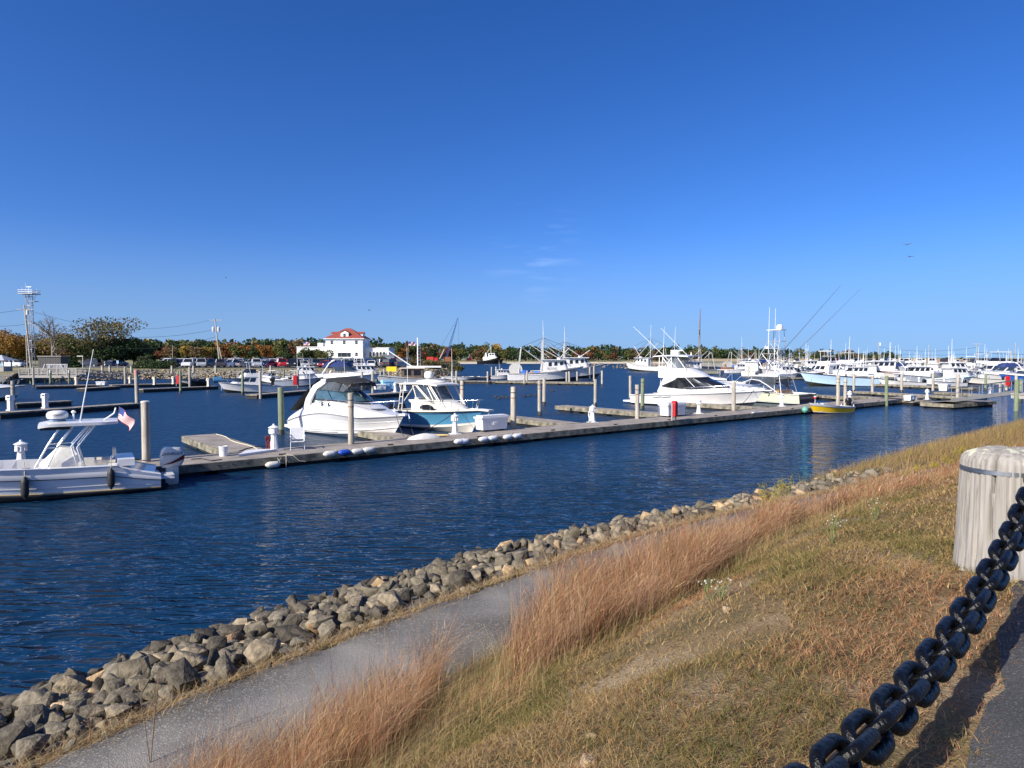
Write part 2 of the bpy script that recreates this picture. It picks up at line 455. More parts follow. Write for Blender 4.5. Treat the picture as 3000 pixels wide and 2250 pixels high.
revet = struct(link('riprap_bank', np_mesh('riprap_bank', *(lambda s, n: (
    np.stack([*xy(s, n), gz(s, n) + .02], -1).reshape(-1, 3),
    (lambda I, J, k: np.stack([(I * k + J).ravel(), ((I + 1) * k + J).ravel(), ((I + 1) * k + J + 1).ravel(), (I * k + J + 1).ravel()], -1)[:, ::-1])(*np.meshgrid(np.arange(s.shape[0] - 1), np.arange(s.shape[1] - 1), indexing='ij'), s.shape[1])))
    (*np.meshgrid(np.arange(-20, 60, 1.0), np.arange(-1, 4.25, .5), indexing='ij')), pm('dark wet gravel', (.10, .09, .07), .9, .4, 6, bump=1, bscale=20))))
cand = []
tries = 0
placed = []
def try_place(n_lo, n_hi, rlo, rhi, count, sep, s_lo=-11.5, s_hi=46, zoff=0.0):
    global tries
    k = 0; guard = 0
    while k < count and guard < count * 14:
        guard += 1
        u = rr.random(); s = s_lo + (s_hi - s_lo) * u ** 1.25
        n = rr.uniform(n_lo, n_hi); r = rlo + (rhi - rlo) * rr.random() ** 1.6
        ok = True
        for (s2, n2, r2) in placed[-900:]:
            if (s - s2) ** 2 + (n - n2) ** 2 < (sep * (r + r2)) ** 2: ok = False; break
        if not ok: continue
        placed.append((s, n, r)); k += 1
        x, y = xy(s, n)
        cand.append((float(x), float(y), float(gz(s, n)) + r * .30 + zoff, r, rr.randrange(16), (rr.choices(range(10), weights=[16, 12, 13, 3, 15, 1.6, 13, 10, 2, 15])[0] if gz(s, n) > .06 + .16 * rr.random() else rr.choice([2, 6, 2])),
                     (rr.uniform(-.5, .5), rr.uniform(-.5, .5), rr.uniform(0, 6.28))))
try_place(-.35, 3.75, .14, .33, 1050, .74)
placed.clear()
try_place(.2, 4.0, .14, .32, 260, .74, s_lo=-12.5, s_hi=-3, zoff=.06)
placed.clear()
try_place(-.9, 4.0, .13, .26, 900, .72, zoff=.02)
placed.clear()
try_place(.1, 3.7, .12, .26, 460, .85, zoff=.10)
placed.clear()
try_place(3.75, 4.3, .05, .12, 330, .8, s_hi=30)
cand.sort(key=lambda c: -(c[3] / math.hypot(c[0], c[1], c[2] - CAMZ)) * (1 if abs(c[0] / max(c[1], .1)) < .8 else .05))
for c in cand[:300]:
    o = link('stone', rock_data(c[4], c[5]), revet); o.location = c[:3]; o.scale = (c[3],) * 3; o.rotation_euler = c[6]
VV, FF, TT = [], [], []; k = 0
for c in cand[300:]:
    v, f = ROCKS[c[4]]
    M = np.array(Matrix.Rotation(c[6][2], 3, 'Z') @ Matrix.Rotation(c[6][1], 3, 'Y') @ Matrix.Rotation(c[6][0], 3, 'X'))
    VV.append(v @ M.T * c[3] + np.array(c[:3])); FF.append(f + k); TT.append(np.tile(np.array(ROCKC[c[5]]), (len(v), 1))); k += len(v)
stuff(link('stone_fill', np_mesh('stone_fill', np.concatenate(VV), np.concatenate(FF), ROCKM, np.concatenate(TT), nper=3), revet), 'smaller and farther riprap stones')

# ------------------------------------------------------------------ water
def water_mat():
    gt = bpy.data.node_groups.new('wave_height', 'ShaderNodeTree')
    gt.interface.new_socket('Vector', in_out='INPUT', socket_type='NodeSocketVector'); gt.interface.new_socket('Height', in_out='OUTPUT', socket_type='NodeSocketFloat')
    gi, go = gt.nodes.new('NodeGroupInput'), gt.nodes.new('NodeGroupOutput')
    def mth(op, a, b=None):
        n = gt.nodes.new('ShaderNodeMath'); n.operation = op
        for k, v in enumerate((a, b)):
            if v is None: continue
            if isinstance(v, (int, float)): n.inputs[k].default_value = v
            else: gt.links.new(v, n.inputs[k])
        return n.outputs[0]
    acc = None
    # rotation, stretch along the crest, across, noise scale, height in metres, sharp crests
    for rot, sx, sy, sc_, w, ridge in WAVES:
        mp = gt.nodes.new('ShaderNodeMapping'); mp.inputs['Rotation'].default_value = (0, 0, R(rot)); mp.inputs['Scale'].default_value = (sx, sy, 1)
        nz = gt.nodes.new('ShaderNodeTexNoise'); nz.noise_dimensions = '2D'; nz.inputs['Scale'].default_value = sc_; nz.inputs['Detail'].default_value = 1.5; nz.inputs['Roughness'].default_value = .4; nz.inputs['Distortion'].default_value = .2
        gt.links.new(gi.outputs[0], mp.inputs[0]); gt.links.new(mp.outputs[0], nz.inputs['Vector']); out = nz.outputs[0]
        if ridge: out = mth('SUBTRACT', .5, mth('POWER', mth('ABSOLUTE', mth('SUBTRACT', out, .5)), .8))
        out = mth('MULTIPLY', out, w); acc = out if acc is None else mth('ADD', acc, out)
    gt.links.new(acc, go.inputs[0])
    m = bpy.data.materials.new('harbour water'); m.use_nodes = True
    nt = m.node_tree; b = nt.nodes['Principled BSDF']
    b.inputs['Base Color'].default_value = (.004, .025, .060, 1); b.inputs['Roughness'].default_value = .05; b.inputs['IOR'].default_value = 1.333
    tc = nt.nodes.new('ShaderNodeTexCoord'); hs = []; EPS = .025
    for off in ((0, 0, 0), (EPS, 0, 0), (0, EPS, 0)):
        ad = nt.nodes.new('ShaderNodeVectorMath'); ad.inputs[1].default_value = off; nt.links.new(tc.outputs['Object'], ad.inputs[0])
        gn = nt.nodes.new('ShaderNodeGroup'); gn.node_tree = gt; nt.links.new(ad.outputs[0], gn.inputs[0]); hs.append(gn.outputs[0])
    # patches of calmer and rougher water
    nz = nt.nodes.new('ShaderNodeTexNoise'); nz.inputs['Scale'].default_value = .06; nz.inputs['Detail'].default_value = 3; nt.links.new(tc.outputs['Object'], nz.inputs['Vector'])
    mr = nt.nodes.new('ShaderNodeMapRange'); mr.inputs[1].default_value = .35; mr.inputs[2].default_value = .65; mr.inputs[3].default_value = .65; mr.inputs[4].default_value = 1.15; nt.links.new(nz.outputs[0], mr.inputs[0])
    # lee of the bank: long smooth ripples; open harbour: fine chop that only shows as roughness
    dt = nt.nodes.new('ShaderNodeVectorMath'); dt.operation = 'DOT_PRODUCT'; dt.inputs[1].default_value = (float(NL[0]), float(NL[1]), 0); nt.links.new(tc.outputs['Object'], dt.inputs[0])
    c_ = float(S0 @ NL)
    ro = nt.nodes.new('ShaderNodeMapRange'); ro.inputs[1].default_value = c_ - 2; ro.inputs[2].default_value = c_ - 18; ro.inputs[3].default_value = .05; ro.inputs[4].default_value = .36; nt.links.new(dt.outputs['Value'], ro.inputs[0]); nt.links.new(ro.outputs[0], b.inputs['Roughness'])
    fa = nt.nodes.new('ShaderNodeMapRange'); fa.inputs[1].default_value = c_ - 8; fa.inputs[2].default_value = c_ - 40; fa.inputs[3].default_value = 1.0; fa.inputs[4].default_value = .95; nt.links.new(dt.outputs['Value'], fa.inputs[0])
    mm = nt.nodes.new('ShaderNodeMath'); mm.operation = 'MULTIPLY'; nt.links.new(mr.outputs[0], mm.inputs[0]); nt.links.new(fa.outputs[0], mm.inputs[1]); mr = mm
    cx = nt.nodes.new('ShaderNodeCombineXYZ'); cx.inputs[2].default_value = 1
    for k in (0, 1):
        d_ = nt.nodes.new('ShaderNodeMath'); d_.operation = 'SUBTRACT'; nt.links.new(hs[0], d_.inputs[0]); nt.links.new(hs[k + 1], d_.inputs[1])
        e_ = nt.nodes.new('ShaderNodeMath'); e_.operation = 'MULTIPLY'; e_.inputs[1].default_value = 1 / EPS; nt.links.new(d_.outputs[0], e_.inputs[0])
        f_ = nt.nodes.new('ShaderNodeMath'); f_.operation = 'MULTIPLY'; nt.links.new(e_.outputs[0], f_.inputs[0]); nt.links.new(mr.outputs[0], f_.inputs[1])
        nt.links.new(f_.outputs[0], cx.inputs[k])
    nn = nt.nodes.new('ShaderNodeVectorMath'); nn.operation = 'NORMALIZE'; nt.links.new(cx.outputs[0], nn.inputs[0]); nt.links.new(nn.outputs[0], b.inputs['Normal'])
    return m
WAVES = ((20, .30, 1.1, 2.3, .20, True), (66, .38, 1.15, 3.1, .11, True), (-14, .5, 1.1, .9, .12, False), (38, .7, 1.2, 7.5, .03, False))
WATER = water_mat()
mb = MB().add([(-2500, -300, 0), (2500, -300, 0), (2500, 2600, 0), (-2500, 2600, 0)], [(0, 1, 2, 3)])
struct(mb.build('water', WATER))
# sea bed so that the sheet has something under it
mb = MB().add([(-2500, -300, -3.2), (2500, -300, -3.2), (2500, 2600, -3.2), (-2500, 2600, -3.2)], [(0, 1, 2, 3)])
struct(mb.build('sea_bed', pm('silt', (.06, .06, .045), .95)))

# ------------------------------------------------------------------ grasses
rng = np.random.default_rng(5)
def blades(s, n, h, w, lean, tint, segs=3, droop=.5, wind=(.75, .25), zoff=0.0, seed=0):
    """one strip per blade; s,n,h,w,lean arrays; tint (N,3) tip colour"""
    g = np.random.default_rng(seed); N = len(s)
    x, y = xy(s, n); z = gz(s, n) + zoff
    a = g.uniform(0, 2 * PI, N)
    dx, dy = np.cos(a) * lean + wind[0] * lean * 1.2, np.sin(a) * lean + wind[1] * lean * 1.2
    fa = g.uniform(0, PI, N); wx, wy = np.cos(fa) * w / 2, np.sin(fa) * w / 2
    rows = []; cols = []
    for k in range(segs + 1):
        t = k / segs; u = t + droop * t * t * .6
        cx = x + dx * h * u * t; cy = y + dy * h * u * t; cz = z + h * t * (1 - .35 * droop * t * np.clip(lean, 0, 1.2))
        ww = (1 - .75 * t)
        rows.append(np.stack([np.stack([cx - wx * ww, cy - wy * ww, cz], -1), np.stack([cx + wx * ww, cy + wy * ww, cz], -1)], 1))
        cols.append(tint)
    V = np.stack(rows, 1).reshape(-1, 3)                       # N, segs+1, 2
    T = np.repeat(tint, (segs + 1) * 2, axis=0)
    base = (np.arange(N) * (segs + 1) * 2)[:, None]
    q = np.concatenate([base + np.array([[2 * k, 2 * k + 1, 2 * k + 3, 2 * k + 2]]) for k in range(segs)], 1).reshape(-1, 4)
    return V, q, T
GRASSM = attr_mat('dry grass blade', .75, var=.12, nscale=3, transl=.3, spec=.25)
def pick(cols, N, g, weights=None):
    c = np.array(cols); i = g.choice(len(c), N, p=weights); t = c[i] * g.uniform(.75, 1.25, (N, 1)); return np.clip(t, 0, 1)
def join(parts):
    V, F, T = [], [], []; k = 0
    for v, f, t in parts: V.append(v); F.append(f + k); T.append(t); k += len(v)
    return np.concatenate(V), np.concatenate(F), np.concatenate(T)
def camdist(s, n):
    x, y = xy(s, n); return np.hypot(x, y), x, y
def patchy(s, n, f, ph):
    return np.sin(s * f + 2.1 * np.sin(n * f * .7 + ph)) * np.sin(n * f * 1.3 + 1.7 * np.sin(s * f * .6 - ph))
# mown turf: straw, rust and olive blades over the slope
N = 620000
s = -10.5 + 42 * rng.random(N) ** 2.3; n = rng.uniform(6.0, 10.68, N)
cs = np.round(s / .11) * .11 + .05 * np.sin(n * 37); cn = np.round(n / .11) * .11 + .05 * np.sin(s * 41); pull = rng.random(N) * .75; s = s + (cs - s) * pull; n = n + (cn - n) * pull
d, x, y = camdist(s, n)
keep = (y > .6) & (np.abs(x) < .82 * y + .5) & (rng.random(N) < np.clip(5.2 / np.maximum(d, 1), .22, 1))
bare = patchy(s, n, 1.1, .7) + .5 * patchy(s, n, 3.3, 1.9) > .48
edge = np.clip((n - 10.1) / .7, 0, 1)
keep &= ~((bare & (rng.random(N) < .72)) | (rng.random(N) < edge * .85))
s, n, d = s[keep], n[keep], d[keep]; N = len(s)
green = patchy(s, n, 1.6, 2.2) + .6 * patchy(s, n, 4.2, .4)
gsel = (green + rng.normal(0, .35, N) > .45) & (rng.random(N) < .62)
rust = patchy(s, n, .9, 4.4) + rng.normal(0, .25, N) > .32
t = pick([(.39, .29, .14), (.31, .225, .10), (.46, .36, .19), (.25, .165, .075)], N, rng)
tr = pick([(.36, .19, .10), (.43, .25, .14), (.28, .15, .085), (.46, .31, .18)], N, rng)
tg = pick([(.15, .15, .045), (.20, .18, .06), (.11, .13, .04), (.29, .23, .09)], N, rng)
t[rust] = tr[rust]; t[gsel] = tg[gsel]; t *= np.array((.93, .85, .74))
h = rng.uniform(.016, .048, N) * (1 + .7 * gsel); w = rng.uniform(.0022, .0042, N) * np.clip(d / 3.0, .9, 4)
turf = blades(s, n, h, w, rng.uniform(.3, 1.6, N), t, segs=2, droop=.6, wind=(0, 0), seed=3)
stuff(link('turf_grass', np_mesh('turf_grass', turf[0], turf[1], GRASSM, turf[2])), 'mown dry turf of straw, rust and olive blades', 'grass')
# tall bunch grass along the path
parts = []
nb = 2700
bs = -11 + 45 * rng.random(nb) ** 1.5; bn = 6.02 + 1.75 * rng.random(nb) ** .95
bn += .25 * np.sin(bs * .9) * (bn > 6.6)
bh = .50 + .46 * rng.random(nb) + .12 * patchy(bs, bn, .8, 1.0); bh *= np.clip(1.15 - (bn - 6.0) * .26, .5, 1.1)
bh *= np.interp(bs, [-9, -7.4, -6.5, -3.5, -1, 4, 10], [.78, .86, 1.12, 1.12, .84, .74, .9]); bn += np.interp(bs, [-4, 0, 8, 14], [0, .22, .25, 0]) * (bn < 6.5)
gaps = (patchy(bs, bn, .75, 3.0) > .55) | (patchy(bs, bn, 2.3, 1.2) > .62)
bs, bn, bh = bs[~gaps], bn[~gaps], bh[~gaps]; nb = len(bs)
per = 40
s = np.repeat(bs, per) + rng.normal(0, .06, nb * per); n = np.repeat(bn, per) + rng.normal(0, .06, nb * per); N = len(s)
n = np.maximum(n, 5.93)
d, x, y = camdist(s, n)
h = np.repeat(bh, per) * rng.uniform(.55, 1.12, N)
tone = np.repeat(rng.integers(0, 3, nb), per)
t = pick([(.34, .155, .065), (.27, .12, .05), (.37, .205, .10), (.21, .09, .042), (.38, .26, .13)], N, rng)
t2 = pick([(.38, .23, .13), (.34, .19, .105), (.28, .155, .085), (.41, .27, .16)], N, rng); t[tone == 1] = t2[tone == 1]
t3 = pick([(.46, .37, .17), (.40, .33, .13), (.52, .40, .21)], N, rng); m = (tone == 2) & (rng.random(N) < .22); t[m] = t3[m]
w = rng.uniform(.0026, .0052, N) * np.clip(d / 5.0, .9, 4)
bl_ = np.repeat(rng.uniform(.0, .20, nb), per)
parts.append(blades(s, n, h, w, bl_ + rng.uniform(.03, .34, N), t, segs=4, droop=.8, wind=(.42, .08), seed=11))
# golden weeds overrunning the stones farther along the bank
N2 = 38000
s2 = 10.5 + 34 * rng.random(N2); n2 = rng.uniform(.9, 7.4, N2); k2 = rng.random(N2) < np.clip((s2 - 10) / 6, 0, 1); s2, n2 = s2[k2], n2[k2]; N2 = len(s2)
t2 = pick([(.29, .21, .095), (.25, .16, .08), (.31, .175, .095), (.18, .16, .055), (.34, .25, .06)], N2, rng)
parts.append(blades(s2, n2, rng.uniform(.25, .8, N2) * np.clip(.5 + n2 / 6, .5, 1), rng.uniform(.012, .022, N2), rng.uniform(.1, .5, N2), t2, segs=3, droop=.9, wind=(.6, .1), seed=15))
# fuzzy seed heads: short fine strands high on the stalks are part of the same mass
M_ = rng.random(N) < .55
sh = blades(s[M_] + rng.normal(0, .05, M_.sum()), n[M_] + rng.normal(0, .05, M_.sum()), rng.uniform(.05, .12, M_.sum()), w[M_] * .8, rng.uniform(.4, 1.4, M_.sum()), np.clip(t[M_] * 1.25, 0, .8), segs=2, seed=12)
off = np.repeat(h[M_] * rng.uniform(.55, .85, M_.sum()), 6); shv = sh[0].copy(); shv[:, 2] += off; shv[:, 0] += off * .16
parts.append((shv, sh[1], sh[2]))
# green and straw undergrowth at the foot of the bunches
N = 45000
s = -11 + 40 * rng.random(N) ** 1.6; n = rng.uniform(5.95, 8.3, N); d, x, y = camdist(s, n)
t = pick([(.17, .165, .055), (.25, .21, .08), (.34, .25, .12), (.36, .21, .10), (.28, .17, .08)], N, rng)
parts.append(blades(s, n, rng.uniform(.06, .24, N), rng.uniform(.0025, .0045, N) * np.clip(d / 4, .9, 4), rng.uniform(.2, 1.1, N), t, segs=3, seed=13))
tall = join(parts)
stuff(link('tall_grass', np_mesh('tall_grass', tall[0], tall[1], GRASSM, tall[2])), 'tall rust coloured bunch grass between path and turf', 'grass')
# straw litter along the stones and strewn on the path edges
N = 30000
s = -11 + 38 * rng.random(N) ** 1.4; n = np.where(rng.random(N) < .72, rng.normal(4.2, .11, N), rng.normal(6.0, .12, N)); d, x, y = camdist(s, n)
t = pick([(.44, .32, .16), (.36, .24, .12), (.30, .19, .09), (.50, .40, .24), (.20, .20, .07)], N, rng, [.3, .28, .22, .14, .06])
lit = blades(s, n, rng.uniform(.03, .11, N), rng.uniform(.003, .006, N) * np.clip(d / 6, .9, 3), rng.uniform(.9, 2.4, N), t, segs=2, droop=.2, wind=(.1, .0), zoff=.012, seed=17)
stuff(link('straw_litter', np_mesh('straw_litter', lit[0], lit[1], GRASSM, lit[2])), 'dry straw litter along the edge of the path', 'straw')

# ------------------------------------------------------------------ bollard and chain
BX, BY = 3.39, 4.63
bs_, bn_ = sn(BX, BY)
bz = 3.04
boll = thing('wooden_bollard', 'thick grey timber bollard with lichen cap and steel strap beside the walkway', 'bollard', (BX, BY, bz))
def wood_mat():
    m = bpy.data.materials.new('silvered oak'); m.use_nodes = True
    nt = m.node_tree; b = nt.nodes['Principled BSDF']; b.inputs['Roughness'].default_value = .85; b.inputs['Specular IOR Level'].default_value = .2
    tc = nt.nodes.new('ShaderNodeTexCoord'); mp = nt.nodes.new('ShaderNodeMapping'); mp.inputs['Scale'].default_value = (22, 22, .9)
    nz = nt.nodes.new('ShaderNodeTexNoise'); nz.inputs['Scale'].default_value = 2.2; nz.inputs['Detail'].default_value = 9; nz.inputs['Roughness'].default_value = .65
    nt.links.new(tc.outputs['Object'], mp.inputs[0]); nt.links.new(mp.outputs[0], nz.inputs['Vector'])
    rp = nt.nodes.new('ShaderNodeValToRGB'); e = rp.color_ramp.elements
    e[0].position = .25; e[0].color = (.12, .105, .085, 1); e[1].position = .72; e[1].color = (.36, .335, .295, 1); k = e.new(.45); k.color = (.27, .25, .22, 1)
    nt.links.new(nz.outputs[0], rp.inputs[0])
    # lichen on the cap
    n2 = nt.nodes.new('ShaderNodeTexNoise'); n2.inputs['Scale'].default_value = 8; n2.inputs['Detail'].default_value = 5
    nt.links.new(tc.outputs['Object'], n2.inputs['Vector'])
    sep = nt.nodes.new('ShaderNodeSeparateXYZ'); nt.links.new(tc.outputs['Object'], sep.inputs[0])
    mr = nt.nodes.new('ShaderNodeMapRange'); mr.inputs[1].default_value = .74; mr.inputs[2].default_value = .82; nt.links.new(sep.outputs[2], mr.inputs[0])
    r2 = nt.nodes.new('ShaderNodeValToRGB'); r2.color_ramp.elements[0].position = .56; r2.color_ramp.elements[1].position = .60; nt.links.new(n2.outputs[0], r2.inputs[0])
    ml = nt.nodes.new('ShaderNodeMath'); ml.operation = 'MULTIPLY'; nt.links.new(mr.outputs[0], ml.inputs[0]); nt.links.new(r2.outputs[0], ml.inputs[1])
    mx = nt.nodes.new('ShaderNodeMixRGB'); mx.inputs[2].default_value = (.52, .52, .38, 1)
    nt.links.new(ml.outputs[0], mx.inputs[0]); nt.links.new(rp.outputs[0], mx.inputs[1]); nt.links.new(mx.outputs[0], b.inputs['Base Color'])
    bp = nt.nodes.new('ShaderNodeBump'); bp.inputs['Strength'].default_value = .7; bp.inputs['Distance'].default_value = .012
    nt.links.new(nz.outputs[0], bp.inputs['Height']); nt.links.new(bp.outputs[0], b.inputs['Normal'])
    return m
OAK = wood_mat()
mb = MB(); prof = [(.308, -.1), (.302, 0), (.297, .1), (.292, .2), (.288, .33), (.284, .45), (.281, .56), (.278, .66), (.276, .74), (.268, .775), (.24, .805), (.18, .828), (.10, .84), (.03, .844)]
NSEG = 180
cr = {108: .045, 128: .03, 99: .012, 117: .010, 140: .02, 90: .012, 60: .02, 30: .02}
k0 = 0
for r, z in prof:
    for k in range(NSEG):
        a = 2 * PI * k / NSEG
        dent = 0
        for c, dp in cr.items():
            q = abs(k - c - (.9 * math.sin(z * 9 + c)))
            q = min(q, NSEG - q)
            if q < 1.3 and (dp > .025 or .25 < (z + c * .37) % 1.0): dent += dp * (1.3 - q) / 1.3 * min(1, r / .2)
        rr_ = r - dent + .0035 * math.sin(k * 1.7) * (r > .1) + .004 * math.sin(a * 3 + z * 2)
        mb.v.append((rr_ * math.cos(a), rr_ * math.sin(a), z + .006 * math.sin(a * 5) * (z > .7)))
for i in range(len(prof) - 1):
    for k in range(NSEG):
        k2 = (k + 1) % NSEG; mb.f.append((i * NSEG + k, i * NSEG + k2, (i + 1) * NSEG + k2, (i + 1) * NSEG + k)); mb.m.append(0)
mb.f.append(tuple((len(prof) - 1) * NSEG + k for k in range(NSEG))); mb.m.append(0)
mb.build('post', OAK, boll, smooth=40)
mb = MB(); mb.lathe([(.2815, .684), (.2835, .684), (.2825, .712), (.2805, .712)], 60); mb.build('strap', pm('dull galvanised strap', (.28, .29, .30), .4, .25, 20, metal=.9), boll, smooth=40)
mb = MB(); mb.box((.283 * math.cos(-1.65), .283 * math.sin(-1.65), .698), (.045, .02, .034), rz=-1.65 + PI / 2); mb.build('strap_buckle', CHROME, boll)
# chain: heavy short link chain sagging between bollards
def tar_mat():
    m = pm('tarred iron', (.004, .0039, .0038), .30, .3, 30, bump=.45, bscale=70, spec=.32)
    return m
TAR = tar_mat()
d = .043
def link_mesh():
    pts = []; rr0 = .051; Lh = .046
    for k in range(9):
        a = -PI / 2 + PI * k / 8; pts.append((Lh + rr0 * math.cos(a), rr0 * math.sin(a), 0))
    for k in range(9):
        a = PI / 2 + PI * k / 8; pts.append((-Lh + rr0 * math.cos(a), rr0 * math.sin(a), 0))
    return MB().tube(pts, d / 2, 12, closed=True).mesh('link', TAR, smooth=60)
LME = link_mesh()
c0 = Vector((3.15 + .7 * .30, 4.09 + .714 * .30, 0)); cdir = Vector((-.7080, -.7062, 0))
def chain_h(t):
    u = t - .30
    return .285 + .060 * (u - 2.45) ** 2
chain = thing('anchor_chain', 'heavy black tarred chain sagging from the timber bollard along the walkway', 'chain', tuple(c0))
tt = 0.0; i = 0; pitch = .127
while tt < 5.25:
    p0 = c0 + cdir * tt; p0.z = 3.05 + chain_h(tt)
    t1 = tt
    while True:
        t1 += .002; p1 = c0 + cdir * t1; p1.z = 3.05 + chain_h(t1)
        if (p1 - p0).length >= pitch: break
    mid = (p0 + p1) / 2; ax = (p1 - p0).normalized()
    o = link('link', LME, chain); o.location = mid - c0
    side = ax.cross(Vector((0, 0, 1))).normalized(); up = side.cross(ax)
    roll = R(45 if i % 2 else -45) + RND.uniform(-.16, .16)
    yv = side * math.cos(roll) + up * math.sin(roll); zv = ax.cross(yv)
    M3 = Matrix((ax, yv, zv)).transposed(); o.rotation_euler = M3.to_euler()
    tt = t1; i += 1
mb = MB(); e0 = Vector((BX, BY, 0)); st = c0.copy(); st.z = 3.05 + chain_h(0)
mb.tube([Vector((BX, BY, st.z + .02)) + (Vector((c0.x - BX, c0.y - BY, 0)) * .55), Vector((st.x, st.y, st.z + .01))], .028, 8)
mb2 = MB(); mb2.v = [tuple(Vector(v) - c0) for v in mb.v]; mb2.f = mb.f; mb2.m = mb.m
mb2.build('eye_bolt', TAR, chain, smooth=50)
# ================================================================== DOCKS, PILES, PEDESTALS
DA = R(38.6); DU = Vector((math.cos(DA), math.sin(DA), 0)); DN = Vector((-math.sin(DA), math.cos(DA), 0))
DZ = .45
D0 = P(551, 1361, DZ); D0.z = 0
def dk(s, n, z=DZ):                 # main dock coordinates: s along, n away from the camera side, from the near edge
    p = D0 + DU * s + DN * n; return Vector((p.x, p.y, z))
def make_dock(name, label, a, b, width, group=None, section=5.5, hi=True, floats=True, thick=.16, th=.30):
    """a->b is the near edge at deck height (plan); the deck runs width to the left of a->b"""
    a = Vector((a.x, a.y, 0)); b = Vector((b.x, b.y, 0)); v = b - a; L = v.length; ang = math.atan2(v.y, v.x)
    t = thing(name, label, 'dock', (a.x, a.y, 0), ang, group)
    n = max(1, round(L / section)); sl = L / n
    for i in range(n):
        mb = MB(); mb.box((sl * (i + .5), width / 2, DZ - thick / 2), (sl - .035, width, thick)); mb.build('deck_panel', DECKC, t)
    mb = MB(); mb.box((L / 2, -.045, DZ - .005 - th / 2), (L, .08, th)); mb.build('near_timber', DECKE, t)
    mb = MB(); mb.box((L / 2, width + .045, DZ - .005 - th / 2), (L, .08, th)); mb.build('far_timber', DECKE, t)
    for x in (-.045, L + .045):
        mb = MB(); mb.box((x, width / 2, DZ - .005 - th / 2), (.08, width + .17, th)); mb.build('end_timber', DECKE, t)
    if floats:
        m = max(1, round(L / 2.75)); fl = L / m
        for i in range(m):
            mb = MB(); mb.box((fl * (i + .5), width / 2, .02), (fl * (.82 if th > .2 else .98), width * (.94 if th > .2 else 1.0), .52 if th > .2 else .64)); mb.build('float', FLOATB, t)
    if hi:
        m = int(L / .55); mb = MB()
        for i in range(m):
            x = .3 + i * .55
            for y in (-.087, width + .087):
                mb.tube([(x, y - .006, DZ - .13), (x, y + .006, DZ - .13)], .028, 6)
        stuff(mb.build('bolt_heads', BLACKR, t))
    return t
main = make_dock('main_dock', 'long main floating dock running from the outboard motor to the gangway', dk(-13, 0), dk(70, 0), 2.4, 'floating docks')
for i_ in range(15):
    for y_ in (.16, 2.24):
        MB().bar((1.5 + 5 * i_, y_, DZ + .05), (1.78 + 5 * i_, y_, DZ + .05), .05, .05).build('cleat', BLACKR, main)
platform = make_dock('dock_platform', 'dock platform under the foot of the aluminium gangway', P(2716, 1180, DZ) , P(2792, 1184, DZ), 3.2, 'floating docks', hi=False)
make_dock('landing_float', 'landing float running to the fixed pier at the right edge', P(2792, 1184, DZ), P(2915, 1175, DZ), 2.6, 'floating docks', hi=True)
# fingers of the main dock (real endpoints surveyed from the photograph)
def finger(p_far, p_near, w, label, **k):
    a, b = P(*p_far, DZ), P(*p_near, DZ)
    return make_dock('finger_dock', label, a, b, w, 'floating docks', section=3.5, **k)
f1b = P(628, 1271, DZ); f1a = f1b - DN * 7.0
t = make_dock('finger_dock', 'short empty finger dock at the left end of the main dock', Vector((f1b.x, f1b.y, 0)) - DU * 1.5, dk((f1b - D0).dot(DU) - 1.5, 2.48), 1.5, 'floating docks', section=3.5)
def fing_at(s, length, w, label):
    return make_dock('finger_dock', label, dk(s, 2.48 + length), dk(s, 2.48), w, 'floating docks', section=3.5)
s_b = (P(1660, 1238, DZ) - D0).dot(DU); fing_at(s_b - .6, 8.0, 1.2, 'finger dock right of the blue hulled boat')
s_c = (P(1935, 1211, DZ) - D0).dot(DU); fing_at(s_c - .6, 12.0, 1.2, 'long empty finger dock left of the flybridge yacht')
s_a = (P(1185, 1290, DZ) - D0).dot(DU); fing_at(s_a + .2, 7.5, 1.1, 'shaded finger dock between the white cruiser and the blue hulled boat')
s_d = (P(2235, 1195, DZ) - D0).dot(DU); fing_at(s_d, 9.0, 1.1, 'finger dock between the flybridge yacht and the cream hulled boat')
far_f = [
 ((0, 1210), (410, 1181), 1.3, 'low dark finger dock behind the centre console boat'),
 ((49, 1182), (210, 1174), 1.0, 'short dark finger dock with a white pedestal at the left'),
 ((106, 1131), (302, 1127), 2.0, 'dock with white bumpers below the wooden pier'),
 ((252, 1137), (352, 1131), 1.2, 'short finger dock with a white box on its end'),
 ((420, 1140), (640, 1131), 1.3, 'finger dock left of the white cabin cruiser'),
 ((330, 1128), (585, 1122), 2.2, 'dock with cream pedestals before the stone shore'),
 ((752, 1156), (915, 1143), 1.3, 'finger dock at the stern of the white cabin cruiser'),
 ((1064, 1158), (1195, 1149), 1.8, 'dock end with white and blue boxes'),
 ((1285, 1115), (1452, 1117), 1.8, 'far dock with small skiffs'),
 ((1452, 1117), (1738, 1121), 2.6, 'far dock before the white trawler'),
 ((2503, 1146), (2821, 1163), 1.1, 'long finger dock behind the gangway'),
 ((2494, 1160), (2705, 1175), 1.1, 'finger dock nearest the platform'),
 ((2738, 1148), (2872, 1156), 1.3, 'finger dock with white bumpers beyond the gangway'),
 ((2560, 1125), (2850, 1136), 1.6, 'dock before the row of small white boats'),
 ((2352, 1154), (2489, 1165), 1.2, 'finger dock behind the cream hulled boat'),
]
for pa, pb, w, lb in far_f:
    make_dock('finger_dock', lb, P(*pa, DZ), P(*pb, DZ), w, 'floating docks', section=3.0, hi=False, th=.12 if pa[0] < 1300 else .24)

